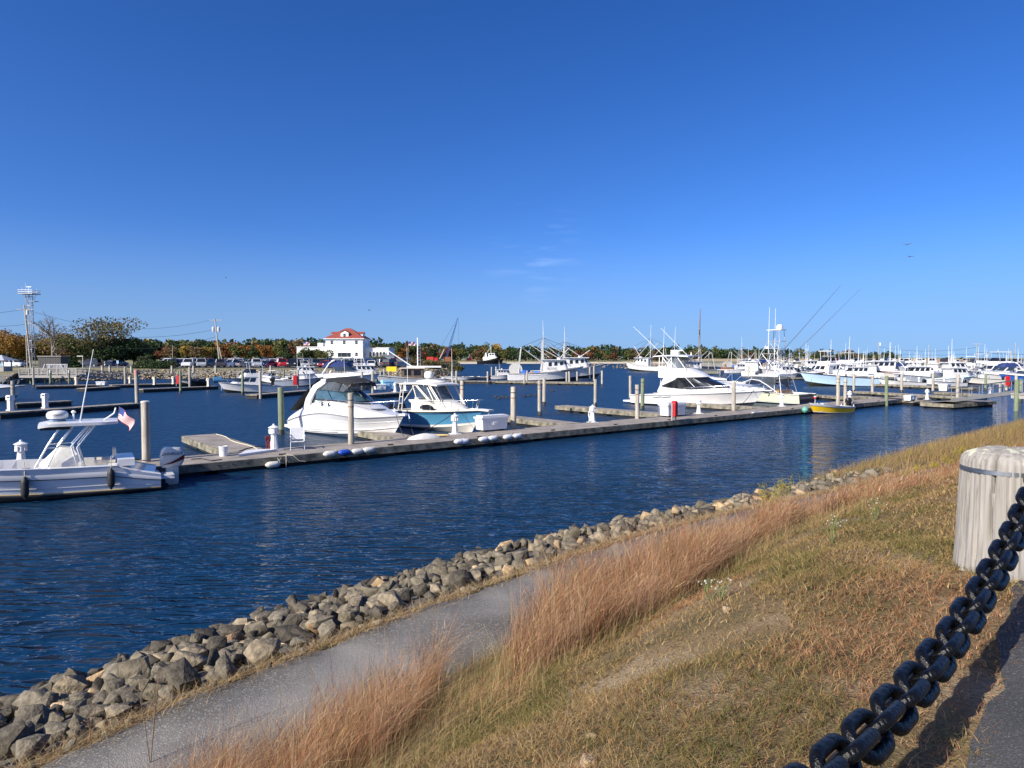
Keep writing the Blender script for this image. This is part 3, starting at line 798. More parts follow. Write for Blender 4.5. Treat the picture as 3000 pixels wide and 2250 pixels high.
# ------------------------------------------------------------------ piles
def pile_mesh(h, green, r, seed, cap):
    rd = random.Random(seed); mb = MB(); n = 14
    prof = [(r * 1.02, -1.5), (r, 0), (r * .98, h * .5), (r * .96, h - .03), (r * .86, h)]
    mb.lathe(prof, n)
    mb.v = [(x + r * .05 * math.sin(3 * math.atan2(y, x) + seed) + z * rd.uniform(-.0005, .0005), y, z) for x, y, z in mb.v]
    return mb
PILES = [  # px, base y, base z, top y, greenish, cap, label
 (429, 1352, DZ, 1177, 0, 1, 'grey pile with pale cap beside the outboard motor'),
 (825, 1273, 0, 1135, 1, 0, 'green stained pile off the stern of the white cruiser'),
 (1029, 1301, DZ, 1151, 0, 0, 'grey pile on the dock before the white cruiser'),
 (1504, 1256, DZ, 1133, 0, 0, 'pale pile on the dock right of the white dock box'),
 (1355, 1228, 0, 1115, 0, 0, 'pile behind the bow of the blue hulled boat'),
 (1581, 1216, 0, 1115, 0, 0, 'nearer of the two piles at the empty slip'),
 (1594, 1186, 0, 1108, 0, 0, 'farther of the two piles at the empty slip'),
 (1744, 1189, 0, 1111, 0, 0, 'pile at the end of the long empty finger dock'),
 (1867, 1227, DZ, 1127, 0, 0, 'pale pile on the dock left of the flybridge yacht'),
 (1882, 1198, 0, 1109, 1, 0, 'olive pile at the stern of the flybridge yacht'),
 (1847, 1172, 0, 1101, 0, 0, 'thin far pile behind the stern of the flybridge yacht'),
 (2149, 1203, DZ, 1117, 0, 1, 'pile with rusty bands before the bow of the flybridge yacht'),
 (2455, 1186, DZ, 1099, 0, 0, 'left one of the two piles behind the yellow skiff'),
 (2476, 1187, DZ, 1109, 0, 0, 'right one of the two piles behind the yellow skiff'),
 (2501, 1149, 0, 1095, 0, 0, 'pile at the far end of the long finger dock by the light blue hull'),
 (2555, 1159, 0, 1100, 0, 0, 'second pile right of the light blue hull'),
 (2597, 1175, DZ, 1101, 1, 0, 'pale green pile on the dock left of the platform'),
 (2641, 1149, 0, 1096, 0, 0, 'pile before the small boat with a black outboard'),
 (2733, 1152, 0, 1093, 0, 0, 'pale pile behind the lamp pedestal on the platform'),
 (2805, 1166, DZ, 1097, 0, 0, 'tall pile at the foot of the gangway'),
 (2887, 1143, 0, 1094, 1, 0, 'green pile behind the gangway'),
 (2930, 1157, 0, 1120, 0, 1, 'short capped pile beside the gangway rail'),
 (2976, 1164, 0, 1099, 0, 0, 'left pile of the fixed pier at the right edge'),
 (2990, 1177, 0, 1110, 1, 0, 'right pile of the fixed pier at the right edge'),
 (2948, 1150, 0, 1126, 0, 0, 'squat pile under the red locker at the right'),
 (1764, 1130, 0, 1086, 0, 0, 'lone pile in open water right of the trawlers'),
 (1536, 1129, 0, 1100, 0, 0, 'left pile before the stern of the white trawler'),
 (1544, 1124, 0, 1086, 0, 0, 'taller pile before the stern of the white trawler'),
 (1660, 1124, 0, 1090, 0, 0, 'left pile before the bow of the white trawler'),
 (1668, 1127, 0, 1088, 0, 0, 'right pile before the bow of the white trawler'),
 (1691, 1120, 0, 1089, 0, 0, 'pile between the white trawler and the dark hull'),
 (1728, 1115, 0, 1076, 0, 0, 'left pile at the end of the trawler dock'),
 (1740, 1120, 0, 1072, 0, 0, 'right pile at the end of the trawler dock'),
 (1453, 1107, 0, 1074, 0, 0, 'right pile of the pair left of the net drum'),
 (1440, 1106, 0, 1075, 0, 0, 'left pile of the pair left of the net drum'),
 (1429, 1125, 0, 1088, 0, 0, 'near pile at the dock left of the trawlers'),
 (1337, 1128, 0, 1086, 0, 0, 'pile behind the hard top of the blue hulled boat'),
 (1324, 1120, 0, 1088, 0, 0, 'greyer pile behind the hard top of the blue hulled boat'),
 (1061, 1146, DZ, 1089, 0, 0, 'left pile of the dock end with boxes'),
 (1092, 1142, DZ, 1087, 0, 0, 'right pile of the dock end with boxes'),
 (1103, 1121, 0, 1085, 1, 0, 'green pile in the water behind the boxes'),
 (1115, 1119, 0, 1085, 0, 0, 'slim pile in the water behind the boxes'),
 (1126, 1117, 0, 1081, 0, 0, 'tall pile behind the light blue box'),
 (1140, 1109, 0, 1085, 0, 0, 'pile nearest the stone shore behind the boxes'),
 (1027, 1114, 0, 1096, 0, 0, 'pile half hidden by the boat with navy canvas'),
 (711, 1156, 0, 1090, 1, 0, 'green pile before the white cabin cruiser'),
 (763, 1156, DZ, 1089, 0, 1, 'grey pile on the dock at the stern of the white cabin cruiser'),
 (832, 1116, 0, 1082, 1, 0, 'olive pile behind the outboards of the centre console'),
 (873, 1136, 0, 1083, 0, 0, 'grey pile beside the red hose locker'),
 (853, 1094, 0, 1079, 0, 0, 'far short pile on the stone shore'),
 (677, 1103, 0, 1082, 0, 0, 'pile at the stone shore behind the white cabin cruiser'),
 (947, 1112, 0, 1091, 0, 0, 'pile left of the radar arch with navy canvas'),
 (367, 1126, DZ, 1075, 0, 0, 'tall grey pile left of the cream pedestals'),
 (402, 1180, DZ, 1085, 0, 2, 'tall pile with a faded red top at the end of the low finger dock'),
 (529, 1151, 0, 1083, 1, 0, 'green pile before the cream pedestals'),
 (556, 1126, DZ, 1076, 0, 0, 'tall pale pile before the stone shore'),
 (39, 1190, DZ, 1116, 0, 0, 'dark pile beside the white pedestal at the left edge'),
 (99, 1133, 0, 1076, 0, 0, 'pale pile at the left of the wooden pier'),
 (148, 1126, 0, 1085, 1, 2, 'left green pile under the wooden pier'),
 (203, 1126, 0, 1085, 1, 2, 'right green pile under the wooden pier'),
]
PINKP = pm('faded red paint', (.52, .24, .20), .8, .2, 6)
CAPW = pm('pale pile cap', (.62, .60, .55), .7, .15, 6)
for i, (px, yb, zb, yt, g, cap, lb) in enumerate(PILES):
    b = P(px, yb, zb); top = PD(px, yt, b.y); h = top.z - zb
    r = .155 + .012 * math.sin(i * 2.3)
    t = thing('mooring_pile', lb, 'pile', (b.x, b.y, zb), RND.uniform(0, 6), 'mooring piles')
    lean = (RND.uniform(-.012, .012), RND.uniform(-.012, .012))
    t.rotation_euler = (lean[0], lean[1], t.rotation_euler[2])
    pile_mesh(h, g, r, i, cap).build('shaft', PILEG if g else PILEW, t, smooth=50)
    if zb == 0:
        mb = MB(); mb.lathe([(r * 1.03, -.6), (r * 1.03, .16), (r * 1.015, .3)], 14); mb.build('wet_band', ALGAE, t, smooth=50)
    if cap == 2:
        mb = MB(); mb.lathe([(r * 1.06, h - .4), (r * 1.06, h + .02), (r * .6, h + .05)], 14); mb.build('painted_top', PINKP if px == 402 else CAPW, t, smooth=40)
    elif cap == 1:
        mb = MB(); mb.lathe([(r * 1.03, h - .03), (r * 1.03, h + .02), (r * .5, h + .04)], 14); mb.build('cap', CAPW, t, smooth=40)
    elif b.y < 62 and i not in (0, 1):
        for k in range(2):
            mb = MB(); mb.lathe([(r * 1.035, h - .35 - .3 * k), (r * 1.035, h - .31 - .3 * k)], 14); mb.build('iron_band', RUST if k else BLACKR, t, smooth=40)

# ------------------------------------------------------------------ power pedestals shaped like little lighthouses
def pedestal(loc, h, label, rz=0.0):
    k = h / 1.2
    t = thing('power_pedestal', label, 'pedestal', loc, rz, 'dock power pedestals', k)
    mb = MB(); mb.lathe([(.24, 0), (.23, .06), (.19, .08), (.125, .72), (.13, .74)], 8); mb.build('tapered_base', WHITEPL, t)
    mb = MB(); mb.lathe([(.13, .74), (.22, .76), (.19, 1.02), (.17, 1.03)], 8); mb.build('lantern', WHITEPL, t)
    for k2 in range(4):
        a = PI / 4 + k2 * PI / 2
        mb = MB(); mb.box((.215 * math.cos(a), .215 * math.sin(a), .88), (.03, .12, .17), rz=a); mb.build('socket_cover', WHITEP, t)
    mb = MB(); mb.lathe([(.25, 1.03), (.25, 1.05), (.08, 1.13), (.05, 1.14), (.05, 1.19), (.02, 1.21)], 12); mb.build('cap', WHITEPL, t, smooth=30)
    mb = MB(); mb.box((0, 0, .012), (.62, .62, .024)); mb.build('plinth', WHITEP, t)
    return t
PEDS = [((803, 1319), 1242, 'white lighthouse shaped pedestal with red hose beside the folding chair'),
 ((63, 1376), 1289, 'white lighthouse shaped pedestal behind the centre console boat at the left edge'),
 ((1333, 1271), 1211, 'white pedestal on the dock before the blue hull'),
 ((1736, 1237), 1186, 'white pedestal with coiled white hose by the empty slip'),
 ((2047, 1211), 1168, 'white pedestal before the flybridge yacht'),
 ((2290, 1190), 1152, 'white pedestal wrapped in cords before the cream hull'),
 ((2489, 1180), 1144, 'white pedestal right of the yellow skiff'),
 ((2716, 1170), 1139, 'white pedestal on the platform left of the gangway'),
 ((2900, 1157), 1134, 'white pedestal behind the gangway railing'),
 ((1158, 1148), 1119, 'white pedestal with a red hose right of the light blue box'),
 ((1188, 1145), 1117, 'white pedestal partly behind the aft ladder of the blue hulled boat'),
 ((2692, 1122), 1104, 'small far pedestal left of the teal trimmed boat'),
 ((2766, 1121), 1103, 'small far pedestal before the teal trimmed boat'),
 ((2820, 1121), 1105, 'small far pedestal right of the teal trimmed boat')]
for (px, py), yt, lb in PEDS:
    b = P(px, py, DZ); h = PD(px, yt, b.y).z - DZ; pedestal((b.x, b.y, DZ), max(.8, min(1.6, h)), lb, RND.uniform(0, 1))
def square_pedestal(loc, h, label, mat):
    t = thing('power_post', label, 'pedestal', loc, R(-20), 'square dock power posts', h / 1.3)
    mb = MB(); mb.box((0, 0, .05), (.46, .46, .1)); mb.build('foot', mat, t)
    mb = MB(); mb.prism([(-.17, -.17, 0), (.17, -.17, 0), (.17, .17, 0), (-.17, .17, 0)], (0, 0, .1), (0, 0, .9)); mb.build('post', mat, t)
    mb = MB(); mb.box((0, 0, 1.08), (.5, .44, .36)); mb.box((0, 0, 1.28), (.42, .36, .06)); mb.build('head', mat, t)
    mb = MB(); mb.box((.05, -.225, 1.14), (.3, .014, .1)); mb.build('socket_flap', BLACKR, t)
CREAMP = pm('cream plastic', (.66, .58, .44), .6, .12, 5)
for px, py, yt, m, lb in [(31, 1203, 1158, WHITEPL, 'white square power post nearest the left edge'), (133, 1196, 1153, WHITEPL, 'white square power post on the low finger dock'),
  (453, 1127, 1104, CREAMP, 'left cream power post before the stone shore'), (508, 1125, 1103, CREAMP, 'cream power post left of the tall pale pile'),
  (611, 1132, 1108, CREAMP, 'cream power post at the bow of the white cabin cruiser'), (224, 1127, 1105, CREAMP, 'cream power post at the foot of the far gangway'), (381, 1123, 1106, CREAMP, 'far cream power post right of the tall grey pile')]:
    b = P(px, py, DZ); h = PD(px, yt, b.y).z - DZ; square_pedestal((b.x, b.y, DZ), max(1, min(2.2, h)), lb, m)

# ------------------------------------------------------------------ dock boxes, hose lockers, chair, bucket, bumpers
def dock_box(loc, rz, L, W, H, label, mat=WHITEPL, lid=WHITEPL):
    t = thing('dock_box', label, 'dock box', loc, rz, 'dock boxes')
    mb = MB(); x0, y0 = L / 2 * .92, W / 2 * .9; x1, y1 = L / 2, W / 2
    mb.add([(-x0, -y0, .1), (x0, -y0, .1), (x0, y0, .1), (-x0, y0, .1), (-x1, -y1, H * .82), (x1, -y1, H * .82), (x1, y1, H * .82), (-x1, y1, H * .82)],
           [(0, 3, 2, 1), (4, 5, 6, 7), (0, 1, 5, 4), (1, 2, 6, 5), (2, 3, 7, 6), (3, 0, 4, 7)]); mb.build('bin', mat, t)
    mb = MB(); mb.box((0, 0, H * .86), (L * 1.07, W * 1.1, H * .10)); mb.prism([(-L / 2, -W / 2, 0), (L / 2, -W / 2, 0), (L / 2, W * .3, 0), (-L / 2, W * .3, 0)], (0, 0, H * .91), (0, 0, H * 1.0)); mb.build('lid', lid, t)
    mb = MB(); mb.box((0, -W / 2 - .01, H * .52), (L * .2, .05, H * .22)); mb.build('hasp_panel', mat, t)
    mb = MB(); mb.tube([(-L * .07, -W / 2 - .05, H * .55), (0, -W / 2 - .06, H * .6), (L * .07, -W / 2 - .05, H * .55)], .012, 6); mb.build('handle', GELG, t)
    for sx in (-1, 1):
        mb = MB(); mb.box((sx * L * .33, 0, .05), (.12, W * .8, .1)); mb.build('skid', BLACKR, t)
b = P(1440, 1262, DZ); dock_box((b.x, b.y, DZ), DA, 1.75, .72, .88, 'long white dock box on the dock before the blue hulled boat')
b = P(1969, 1220, DZ); dock_box((b.x, b.y, DZ), DA, 1.9, .85, .95, 'white dock box behind the red hose locker')
b = P(1113, 1143, DZ); dock_box((b.x, b.y, DZ), DA - .2, 1.35, .8, .75, 'white chest on the far dock end left of the light blue box')
LBLUE = pm('light blue plastic', (.30, .58, .75), .5, .08, 5)
b = P(1136, 1142, DZ); dock_box((b.x, b.y, DZ), DA - .2, 1.5, 1.0, 1.2, 'light blue dock box on the far dock end', LBLUE, LBLUE)
b = P(2707, 1172, DZ) - DU * 3.2; dock_box((b.x, b.y, DZ), DA, 1.2, .6, .6, 'low white dock box left of the platform pedestal')
b = P(2767, 1147, DZ); dock_box((b.x, b.y, DZ), DA, 1.1, .9, .9, 'small white chest with a dark hatch beyond the platform')
b = P(298, 1130, DZ); dock_box((b.x, b.y, DZ), .1, 1.2, .8, .6, 'white chest on the end of a far finger dock at the left')
def hose_locker(loc, rz, h, label):
    t = thing('hose_locker', label, 'fire locker', loc, rz, 'red fire hose lockers', h / 1.35)
    pr = [(-.2, 0, .28), (.2, 0, .28), (.2, 0, 1.15)] + [(.2 * math.cos(a), 0, 1.15 + .2 * math.sin(a)) for a in [PI * k / 8 for k in range(1, 8)]] + [(-.2, 0, 1.15)]
    mb = MB(); mb.prism(pr, (0, -.14, 0), (0, .14, 0)); mb.build('cabinet', REDP, t)
    mb = MB(); mb.prism([(x * .8, y, .72 + (z - .72) * .9) for x, y, z in pr], (0, -.165, 0), (0, -.142, 0)); mb.build('door', REDP, t)
    for sx in (-1, 1):
        mb = MB(); mb.box((sx * .24, .05, .6), (.06, .09, 1.2)); mb.build('post', GREYW, t)
    mb = MB(); mb.box((.12, -.175, .75), (.03, .02, .1)); mb.build('latch', CHROME, t)
b = P(1977, 1232, DZ); hose_locker((b.x, b.y + .1, DZ), DA + R(8), 1.25, 'bright red arched fire locker on the dock edge before the white dock box')
b = P(866, 1136, DZ); hose_locker((b.x, b.y, DZ), R(10), 1.7, 'red arched fire locker behind the white cruiser')
b = P(2951, 1138, 1.0); hose_locker((b.x, b.y, 1.0), R(0), 1.4, 'red fire locker at the head of the gangway at the right')
b = P(522, 1131, DZ); hose_locker((b.x, b.y, DZ), R(0), 1.5, 'faded red fire locker behind the green pile')
# folding chair
b = P(872, 1317, DZ)
t = thing('folding_chair', 'white folding beach chair on the dock beside the pedestal', 'chair', (b.x, b.y, DZ), R(18))
for sx in (-1, 1):
    mb = MB(); x = sx * .29
    mb.tube([(x, -.28, 0), (x, .22, .58)], .014, 8); mb.build('leg', ALU, t)
    mb = MB(); mb.tube([(x, .3, 0), (x, -.22, .56)], .014, 8); mb.build('leg', ALU, t)
    mb = MB(); mb.tube([(x * .97, .14, .36), (x * .97, .36, .98)], .014, 8); mb.build('back_post', ALU, t)
    mb = MB(); mb.box((x, 0, .585), (.06, .46, .025)); mb.build('armrest', WHITEPL, t)
mb = MB(); mb.tube([(-.29, -.28, .03), (.29, -.28, .03)], .012, 8); mb.build('foot_bar', ALU, t)
for k in range(4):
    mb = MB(); mb.box((0, -.2 + .12 * k, .37 - .01 * k), (.54, .11, .012)); mb.build('seat_web', WHITEPL, t)
for k in range(4):
    u = k / 3; mb = MB(); mb.box((0, .19 + .14 * u, .5 + .38 * u), (.54, .02, .13)); mb.build('back_web', WHITEPL, t)
b = P(655, 1336, DZ)
t = thing('bucket', 'white plastic bucket at the corner of the finger dock', 'bucket', (b.x, b.y, DZ))
mb = MB(); mb.lathe([(.155, 0), (.175, .36), (.185, .37), (.185, .41), (.165, .41), (.15, .05)], 20); mb.build('pail', WHITEPL, t, smooth=40)
mb = MB(); mb.tube([(.185 * math.cos(a), .185 * math.sin(a), .36 - .16 * math.sin((a + 1.9) / 2.6 * PI)) for a in [-1.9 + 2.6 * k / 10 for k in range(11)]], .006, 5); mb.build('wire_handle', CHROME, t)
# dock step (white triangular board) and ropes
b = P(752, 1328, DZ); t = tag(MB().prism([(-.9, -.55, 0), (.9, .1, 0), (.2, .6, 0), (-.3, .45, 0)], (0, 0, .006), (0, 0, .10)).build('dock_board', WHITEPL), 'white triangular corner board lying by the bucket', 'board'); t.location = (b.x, b.y, DZ); t.rotation_euler = (0, 0, DA)
def bumper(p, ln, rz, label, mat, rad=.13):
    t = thing('bumper', label, 'fender', tuple(p), rz, 'bumpers along the main dock')
    mb = MB(); prof = [(.03, -ln / 2 - .05), (.05, -ln / 2 - .03), (rad * .8, -ln / 2 + .03), (rad, -ln / 2 + .1), (rad, ln / 2 - .1), (rad * .8, ln / 2 - .03), (.05, ln / 2 + .03), (.03, ln / 2 + .05)]
    m = mb.lathe(prof, 12); m.v = [(z, y, x) for x, y, z in m.v]; m.build('body', mat, t, smooth=50)
    m = MB(); m.tube([(ln / 2 + .04, 0, 0), (ln / 2 + .05, .1, .14), (ln / 2 - .05, .16, DZ - p[2] + .0)], .012, 5); m.build('lanyard', ROPE, t)
OFFW = pm('weathered white vinyl', (.66, .63, .56), .5, .15, 8); BLUEV = pm('blue vinyl', (.02, .08, .42), .45, .15, 8)
for px, lb, m, dz in [(793, 'white bumper hanging low left of the pale ropes', OFFW, -.28), (960, 'cream bumper left of the blue bumper', OFFW, -.06), (1003, 'blue bumper on the dock edge', BLUEV, -.06), (1040, 'cream bumper right of the blue bumper', OFFW, -.07), (1073, 'rightmost cream bumper of the row with the blue bumper', OFFW, -.05),
      (1338, 'white bumper tied tight against another below the pedestal', WHITEPL, -.05), (1352, 'white bumper right of the pair below the pedestal', WHITEPL, -.06), (1409, 'white bumper below the left end of the dock box', WHITEPL, -.05), (1436, 'white bumper below the right half of the dock box', WHITEPL, -.04), (1480, 'white bumper left of the pale dock pile', WHITEPL, -.05), (1507, 'white bumper below the pale dock pile', WHITEPL, -.04),
      (2654, 'white bumper on the dock before the platform', OFFW, -.1), (2672, 'white bumper nearest the platform', OFFW, -.1)]:
    r_ = ray(px, 1300); tpar = (D0.x * r_.y - D0.y * r_.x) / (DU.y * r_.x - DU.x * r_.y)
    p = dk(tpar, -.22, DZ + dz); bumper((p.x, p.y, p.z), .5, DA, lb, m)
def rope(name, pts, r, mat, label, cat='rope', group='mooring lines', sag=0.0, n=8):
    Q = [Vector(p) for p in pts]
    if len(Q) == 2 and sag:
        a, b2 = Q; Q = [a.lerp(b2, k / n) - Vector((0, 0, sag * 4 * (k / n) * (1 - k / n))) for k in range(n + 1)]
    o = MB().tube(Q, r, 5).build(name, mat); return tag(o, label, cat, group)
def onmain(px, off, z):
    r_ = ray(px, 1300); tpar = (D0.x * r_.y - D0.y * r_.x) / (DU.y * r_.x - DU.x * r_.y); return dk(tpar, off, z)
rope('rope', [onmain(835, .1, DZ + .02), onmain(835, -.12, DZ - .02), onmain(834, -.14, .05), onmain(834, -.14, -.1)], .014, ROPE, 'pale rope hanging from the dock edge into the water')
rope('rope', [onmain(840, .1, DZ + .02), onmain(856, -.1, DZ - .0), onmain(872, -.15, DZ - .24), onmain(890, -.16, DZ - .30)], .014, ROPE, 'pale rope drooping right of the low white bumper')
rope('rope', [onmain(800, -.18, DZ - .25), onmain(815, -.14, DZ - .12), onmain(835, .05, DZ + .02)], .014, ROPE, 'pale rope holding the low white bumper')
rope('rope', [P(634, 1272, DZ + .03) + DU * (.1 * math.sin(k)) + (P(750, 1315, DZ) - P(634, 1272, DZ)) * (k / 9) for k in range(10)], .02, ROPE, 'white rope lying along the edge of the short finger dock')
rope('hose', [P(700, 1322, DZ + .02), P(722, 1314, DZ + .02), P(745, 1309, DZ + .02), P(780, 1306, DZ + .02)], .02, BLACKR, 'black cable lying across the short finger dock', 'cable', None)
rope('hose', [P(560, 1345, DZ + .02), P(590, 1343, DZ + .02), P(620, 1350, DZ + .02), P(650, 1346, DZ + .02)], .02, BLACKR, 'black cable on the dock left of the bucket', 'cable', None)
b = P(784, 1319, DZ)
coil = [Vector((b.x + .06 * math.cos(k * .9) + .02 * k / 10, b.y - .1 + .05 * math.sin(k * 1.3), DZ + .35 + .30 * math.sin(k * .63))) for k in range(60)]
rope('hose', coil, .018, pm('dark red hose', (.16, .02, .02), .6), 'dark red hose coiled on the pedestal by the chair', 'hose', None)
b = P(1727, 1236, DZ)
rope('hose', [Vector((b.x + .10 * math.cos(k * .9) + .012 * k / 10, b.y - .15 + .05 * math.sin(k * 1.3), DZ + .36 + .32 * math.sin(k * .63))) for k in range(60)], .018, WHITEPL, 'white hose coiled on the pedestal by the empty slip', 'hose', None)
b = P(1275, 1280, DZ)
rope('hose', [Vector((b.x + .9 * math.cos(k * .5) * (.4 + .01 * k), b.y + .25 * math.sin(k * .5) * (.4 + .01 * k), DZ + .02 + .002 * k)) for k in range(44)], .02, pm('yellow hose', (.62, .46, .20), .6), 'yellow hose coiled flat on the dock before the blue hull', 'hose', None)
b = P(1243, 1284, DZ); t = tag(MB().lathe([(.9, 0), (.8, .1), (.5, .22), (.15, .3)], 10).build('canvas_bundle', WCANV, smooth=60), 'crumpled white canvas bundle on the dock by the yellow hose', 'canvas'); t.location = (b.x, b.y, DZ); t.scale = (1.1, .45, .8); t.rotation_euler = (0, 0, DA)
# white pads on the dock corners
for px, off, lb in [(2222, -.02, 'white strip along the dock edge before the flybridge yacht')]:
    p = onmain(px, .02, DZ); o = tag(MB().box((0, 0, .0), (1.6, .16, .05)).build('edge_strip', WHITEPL), lb, 'strip'); o.location = (p.x, p.y, DZ + .03); o.rotation_euler = (0, 0, DA)
p = onmain(2346, -.30, .36); o = tag(MB().lathe([(.02, -.24), (.14, -.2), (.24, -.05), (.25, .05), (.17, .19), (.06, .26), (.04, .32)], 14).build('mooring_ball', pm('mint green vinyl', (.12, .36, .27), .5, .1, 6), smooth=60), 'mint green mooring ball hanging on the dock left of the yellow skiff', 'buoy'); o.location = p
# ================================================================== BOATS
class HS:
    def __init__(s, **k):
        s.L = 8; s.B = 2.8; s.fb = 1.3; s.fs = .9; s.dr = .5; s.rake = 1.0; s.tw = .9; s.tm = .45; s.p = 2.4; s.cr = .9; s.zc0 = .05; s.zc1 = .55; s.fl = 1.0; s.sp = 1.6; s.kz = .1; s.hump = 0; s.sd = 0
        s.__dict__.update(k)
def hp(S, t, q):
    tt = max(0, (t - S.tm) / (1 - S.tm))
    b = S.B / 2 * (S.tw + (1 - S.tw) * min(1, t / S.tm) ** .7) * max(0, 1 - tt ** S.p)
    zs = S.fs + (S.fb - S.fs) * t ** S.sp + S.hump * math.sin(PI * min(1, t / .75)) * (t < .75)
    if S.sd and t < .16: zs -= S.sd * (1 - t / .16) ** .8
    zk = -S.dr + (S.dr + S.kz) * t ** 6
    bc = b * (S.cr - (S.cr - .42) * t ** 2)
    zc = S.zc0 + (S.zc1 - S.zc0) * t ** 2.5
    zc = min(zc, zs - .05)
    if q < .25: u = q / .25; y = bc * u; z = zk + (zc - zk) * u
    else: u = (q - .25) / .75; y = bc + (b - bc) * u ** (1 + (S.fl - 1) * t); z = zc + (zs - zc) * u
    v = max(0, min(1, (z + S.dr) / (zs + S.dr)))
    return Vector((S.L * t - S.rake * t ** 4 * (1 - v), y, z))
def tvals(t0, t1, n): return [t0 + (t1 - t0) * (1 - (1 - k / n) ** 1.25) for k in range(n + 1)]
def strip(S, q0, q1, t0=0, t1=1, off=0.0, n=18, m=5, sides=(-1, 1)):
    mb = MB()
    for sd in sides:
        rows = []
        for t in tvals(t0, t1, n):
            row = []
            for k in range(m + 1):
                p = hp(S, t, q0 + (q1 - q0) * k / m); row.append((p.x + off * t ** 3, sd * (p.y + off), p.z))
            rows.append(row)
        mb.grid(rows, flip=sd > 0)
    return mb
def hull(S, root, mside, mbot=None, n=20):
    mbot = mbot or ALGAE
    for q0, q1, nm, mt in ((0, .25, 'bottom', mbot), (.25, 1, 'hull', mside)):
        mb = MB(); rows = []
        m = 5
        for t in tvals(0, 1, n):
            qs = [q0 + (q1 - q0) * k / m for k in range(m + 1)]
            if q0 == 0:
                row = [(lambda p: (p.x, -p.y, p.z))(hp(S, t, q)) for q in reversed(qs)] + [tuple(hp(S, t, q)) for q in qs[1:]]
                rows.append(row)
            else:
                rows.append([tuple(hp(S, t, q)) for q in qs])
        if q0 == 0:
            mb.grid(rows); mb.add(rows[0], [tuple(range(len(rows[0])))])
        else:
            mb.grid(rows); mb.grid([[(x, -y, z) for x, y, z in r] for r in rows], flip=True)
            prof = rows[0]; mb.add([(x, -y, z) for x, y, z in reversed(prof)] + list(prof), [tuple(range(2 * len(prof)))])
            # weld by distance keeps one surface
        me = mb.mesh(nm, mt)
        bm = bmesh.new(); bm.from_mesh(me); bmesh.ops.remove_doubles(bm, verts=bm.verts, dist=.002); bmesh.ops.recalc_face_normals(bm, faces=bm.faces); bm.to_mesh(me); bm.free()
        me.polygons.foreach_set('use_smooth', [True] * len(me.polygons)); me.set_sharp_from_angle(angle=R(35))
        link(nm, me, root)
def sheer(S, t, inset=0.0, dz=0.0):
    p = hp(S, t, 1.0); return Vector((p.x - inset * (t > .97) * .6, max(0, p.y - inset), p.z + dz))
def rub(S, root, mat, r=.035, q=1.0, t0=0, t1=1, name='rub_rail', n=24):
    a = [hp(S, t, q) for t in tvals(t0, t1, n)]
    pts = [Vector((p.x, -p.y - r * .4, p.z)) for p in a] + [Vector((p.x, p.y + r * .4, p.z)) for p in reversed(a)][(1 if t1 == 1 else 0):]
    if t1 == 1: return MB().tube(pts, r, 6).build(name, mat, root, smooth=60)
    for sd in (-1, 1): MB().tube([Vector((p.x, sd * (p.y + r * .4), p.z)) for p in a], r, 6).build(name, mat, root, smooth=60)
def deck(S, root, mat, t0=0, t1=1, drop=.03, crown=.05, n=16, name='deck'):
    mb = MB(); rows = []
    for t in tvals(t0, t1, n):
        p = hp(S, t, 1.0); rows.append([(p.x, p.y * f, p.z - drop + crown * (1 - f * f)) for f in (-1, -.6, 0, .6, 1)])
    return mb.grid(rows).build(name, mat, root, smooth=40)
def trunk(S, root, mat, t0, t1, hf, inset=.18, top=.6, n=18, name='deck_moulding', closed_aft=True):
    """domed deck moulding standing on the sheer; hf(t) is its height"""
    mb = MB(); rows = []
    for t in tvals(t0, t1, n):
        p = hp(S, t, 1.0); h = hf(t); b = p.y; i = min(inset, b * .5)
        row = [(b, 0), (b - i * .35, h * .45), (b - i, h * .86), (b * top, h * .98), (b * .3, h * 1.04), (0, h * 1.06)]
        r2 = [(p.x, -y, p.z + z) for y, z in row] + [(p.x, y, p.z + z) for y, z in reversed(row[:-1])]
        rows.append(r2)
    mb.grid(rows)
    if closed_aft: mb.add(rows[0], [tuple(range(len(rows[0])))])
    return mb.build(name, mat, root, smooth=50)
def cockpit(S, root, t0, t1, cap=.22, sole=.3, mcap=None, min_=None, msole=None, front=True, n=12):
    mcap = mcap or GEL; min_ = min_ or GEL; msole = msole or min_
    ts = tvals(t0, t1, n); mb = MB()
    for sd in (-1, 1):
        mb.grid([[(p.x, sd * (p.y + .01), p.z + .012), (p.x, sd * (p.y - cap), p.z + .02)] for p in [hp(S, t, 1.0) for t in ts]])
    p = hp(S, t0, 1.0); mb.add([(p.x, -p.y, p.z + .012), (p.x + cap, -p.y + cap, p.z + .02), (p.x + cap, p.y - cap, p.z + .02), (p.x, p.y, p.z + .012)], [(0, 1, 2, 3)])
    mb.build('gunwale_cap', mcap, root)
    mb = MB(); rows = []
    for t in ts:
        p = hp(S, t, 1.0); b = p.y - cap; x = p.x + (cap if t == ts[0] else 0)
        yb = min([b] + [hp(S, t, q_).y * .93 for q_ in (.25, .4, .55, .7, .85) if hp(S, t, q_).z >= sole - .08][:2]); zl = sole if hp(S, t, .25).z < sole else min(p.z - .05, hp(S, t, .25).z + .12)
        rows.append([(x, -b, p.z + .02), (x, -yb * .97, zl), (x, yb * .97, zl), (x, b, p.z + .02)])
    mb.grid(rows); mb.add(rows[0], [(0, 1, 2, 3)])
    if front: mb.add(rows[-1], [(0, 1, 2, 3)])
    return mb.build('cockpit_liner', min_, root)
def tubes(root, name, paths, r, mat, n=7, mirror=False):
    for p in paths:
        for sd in ((1, -1) if mirror else (1,)):
            MB().tube([(a[0], sd * a[1], a[2]) for a in p], r, n).build(name, mat, root, smooth=60)
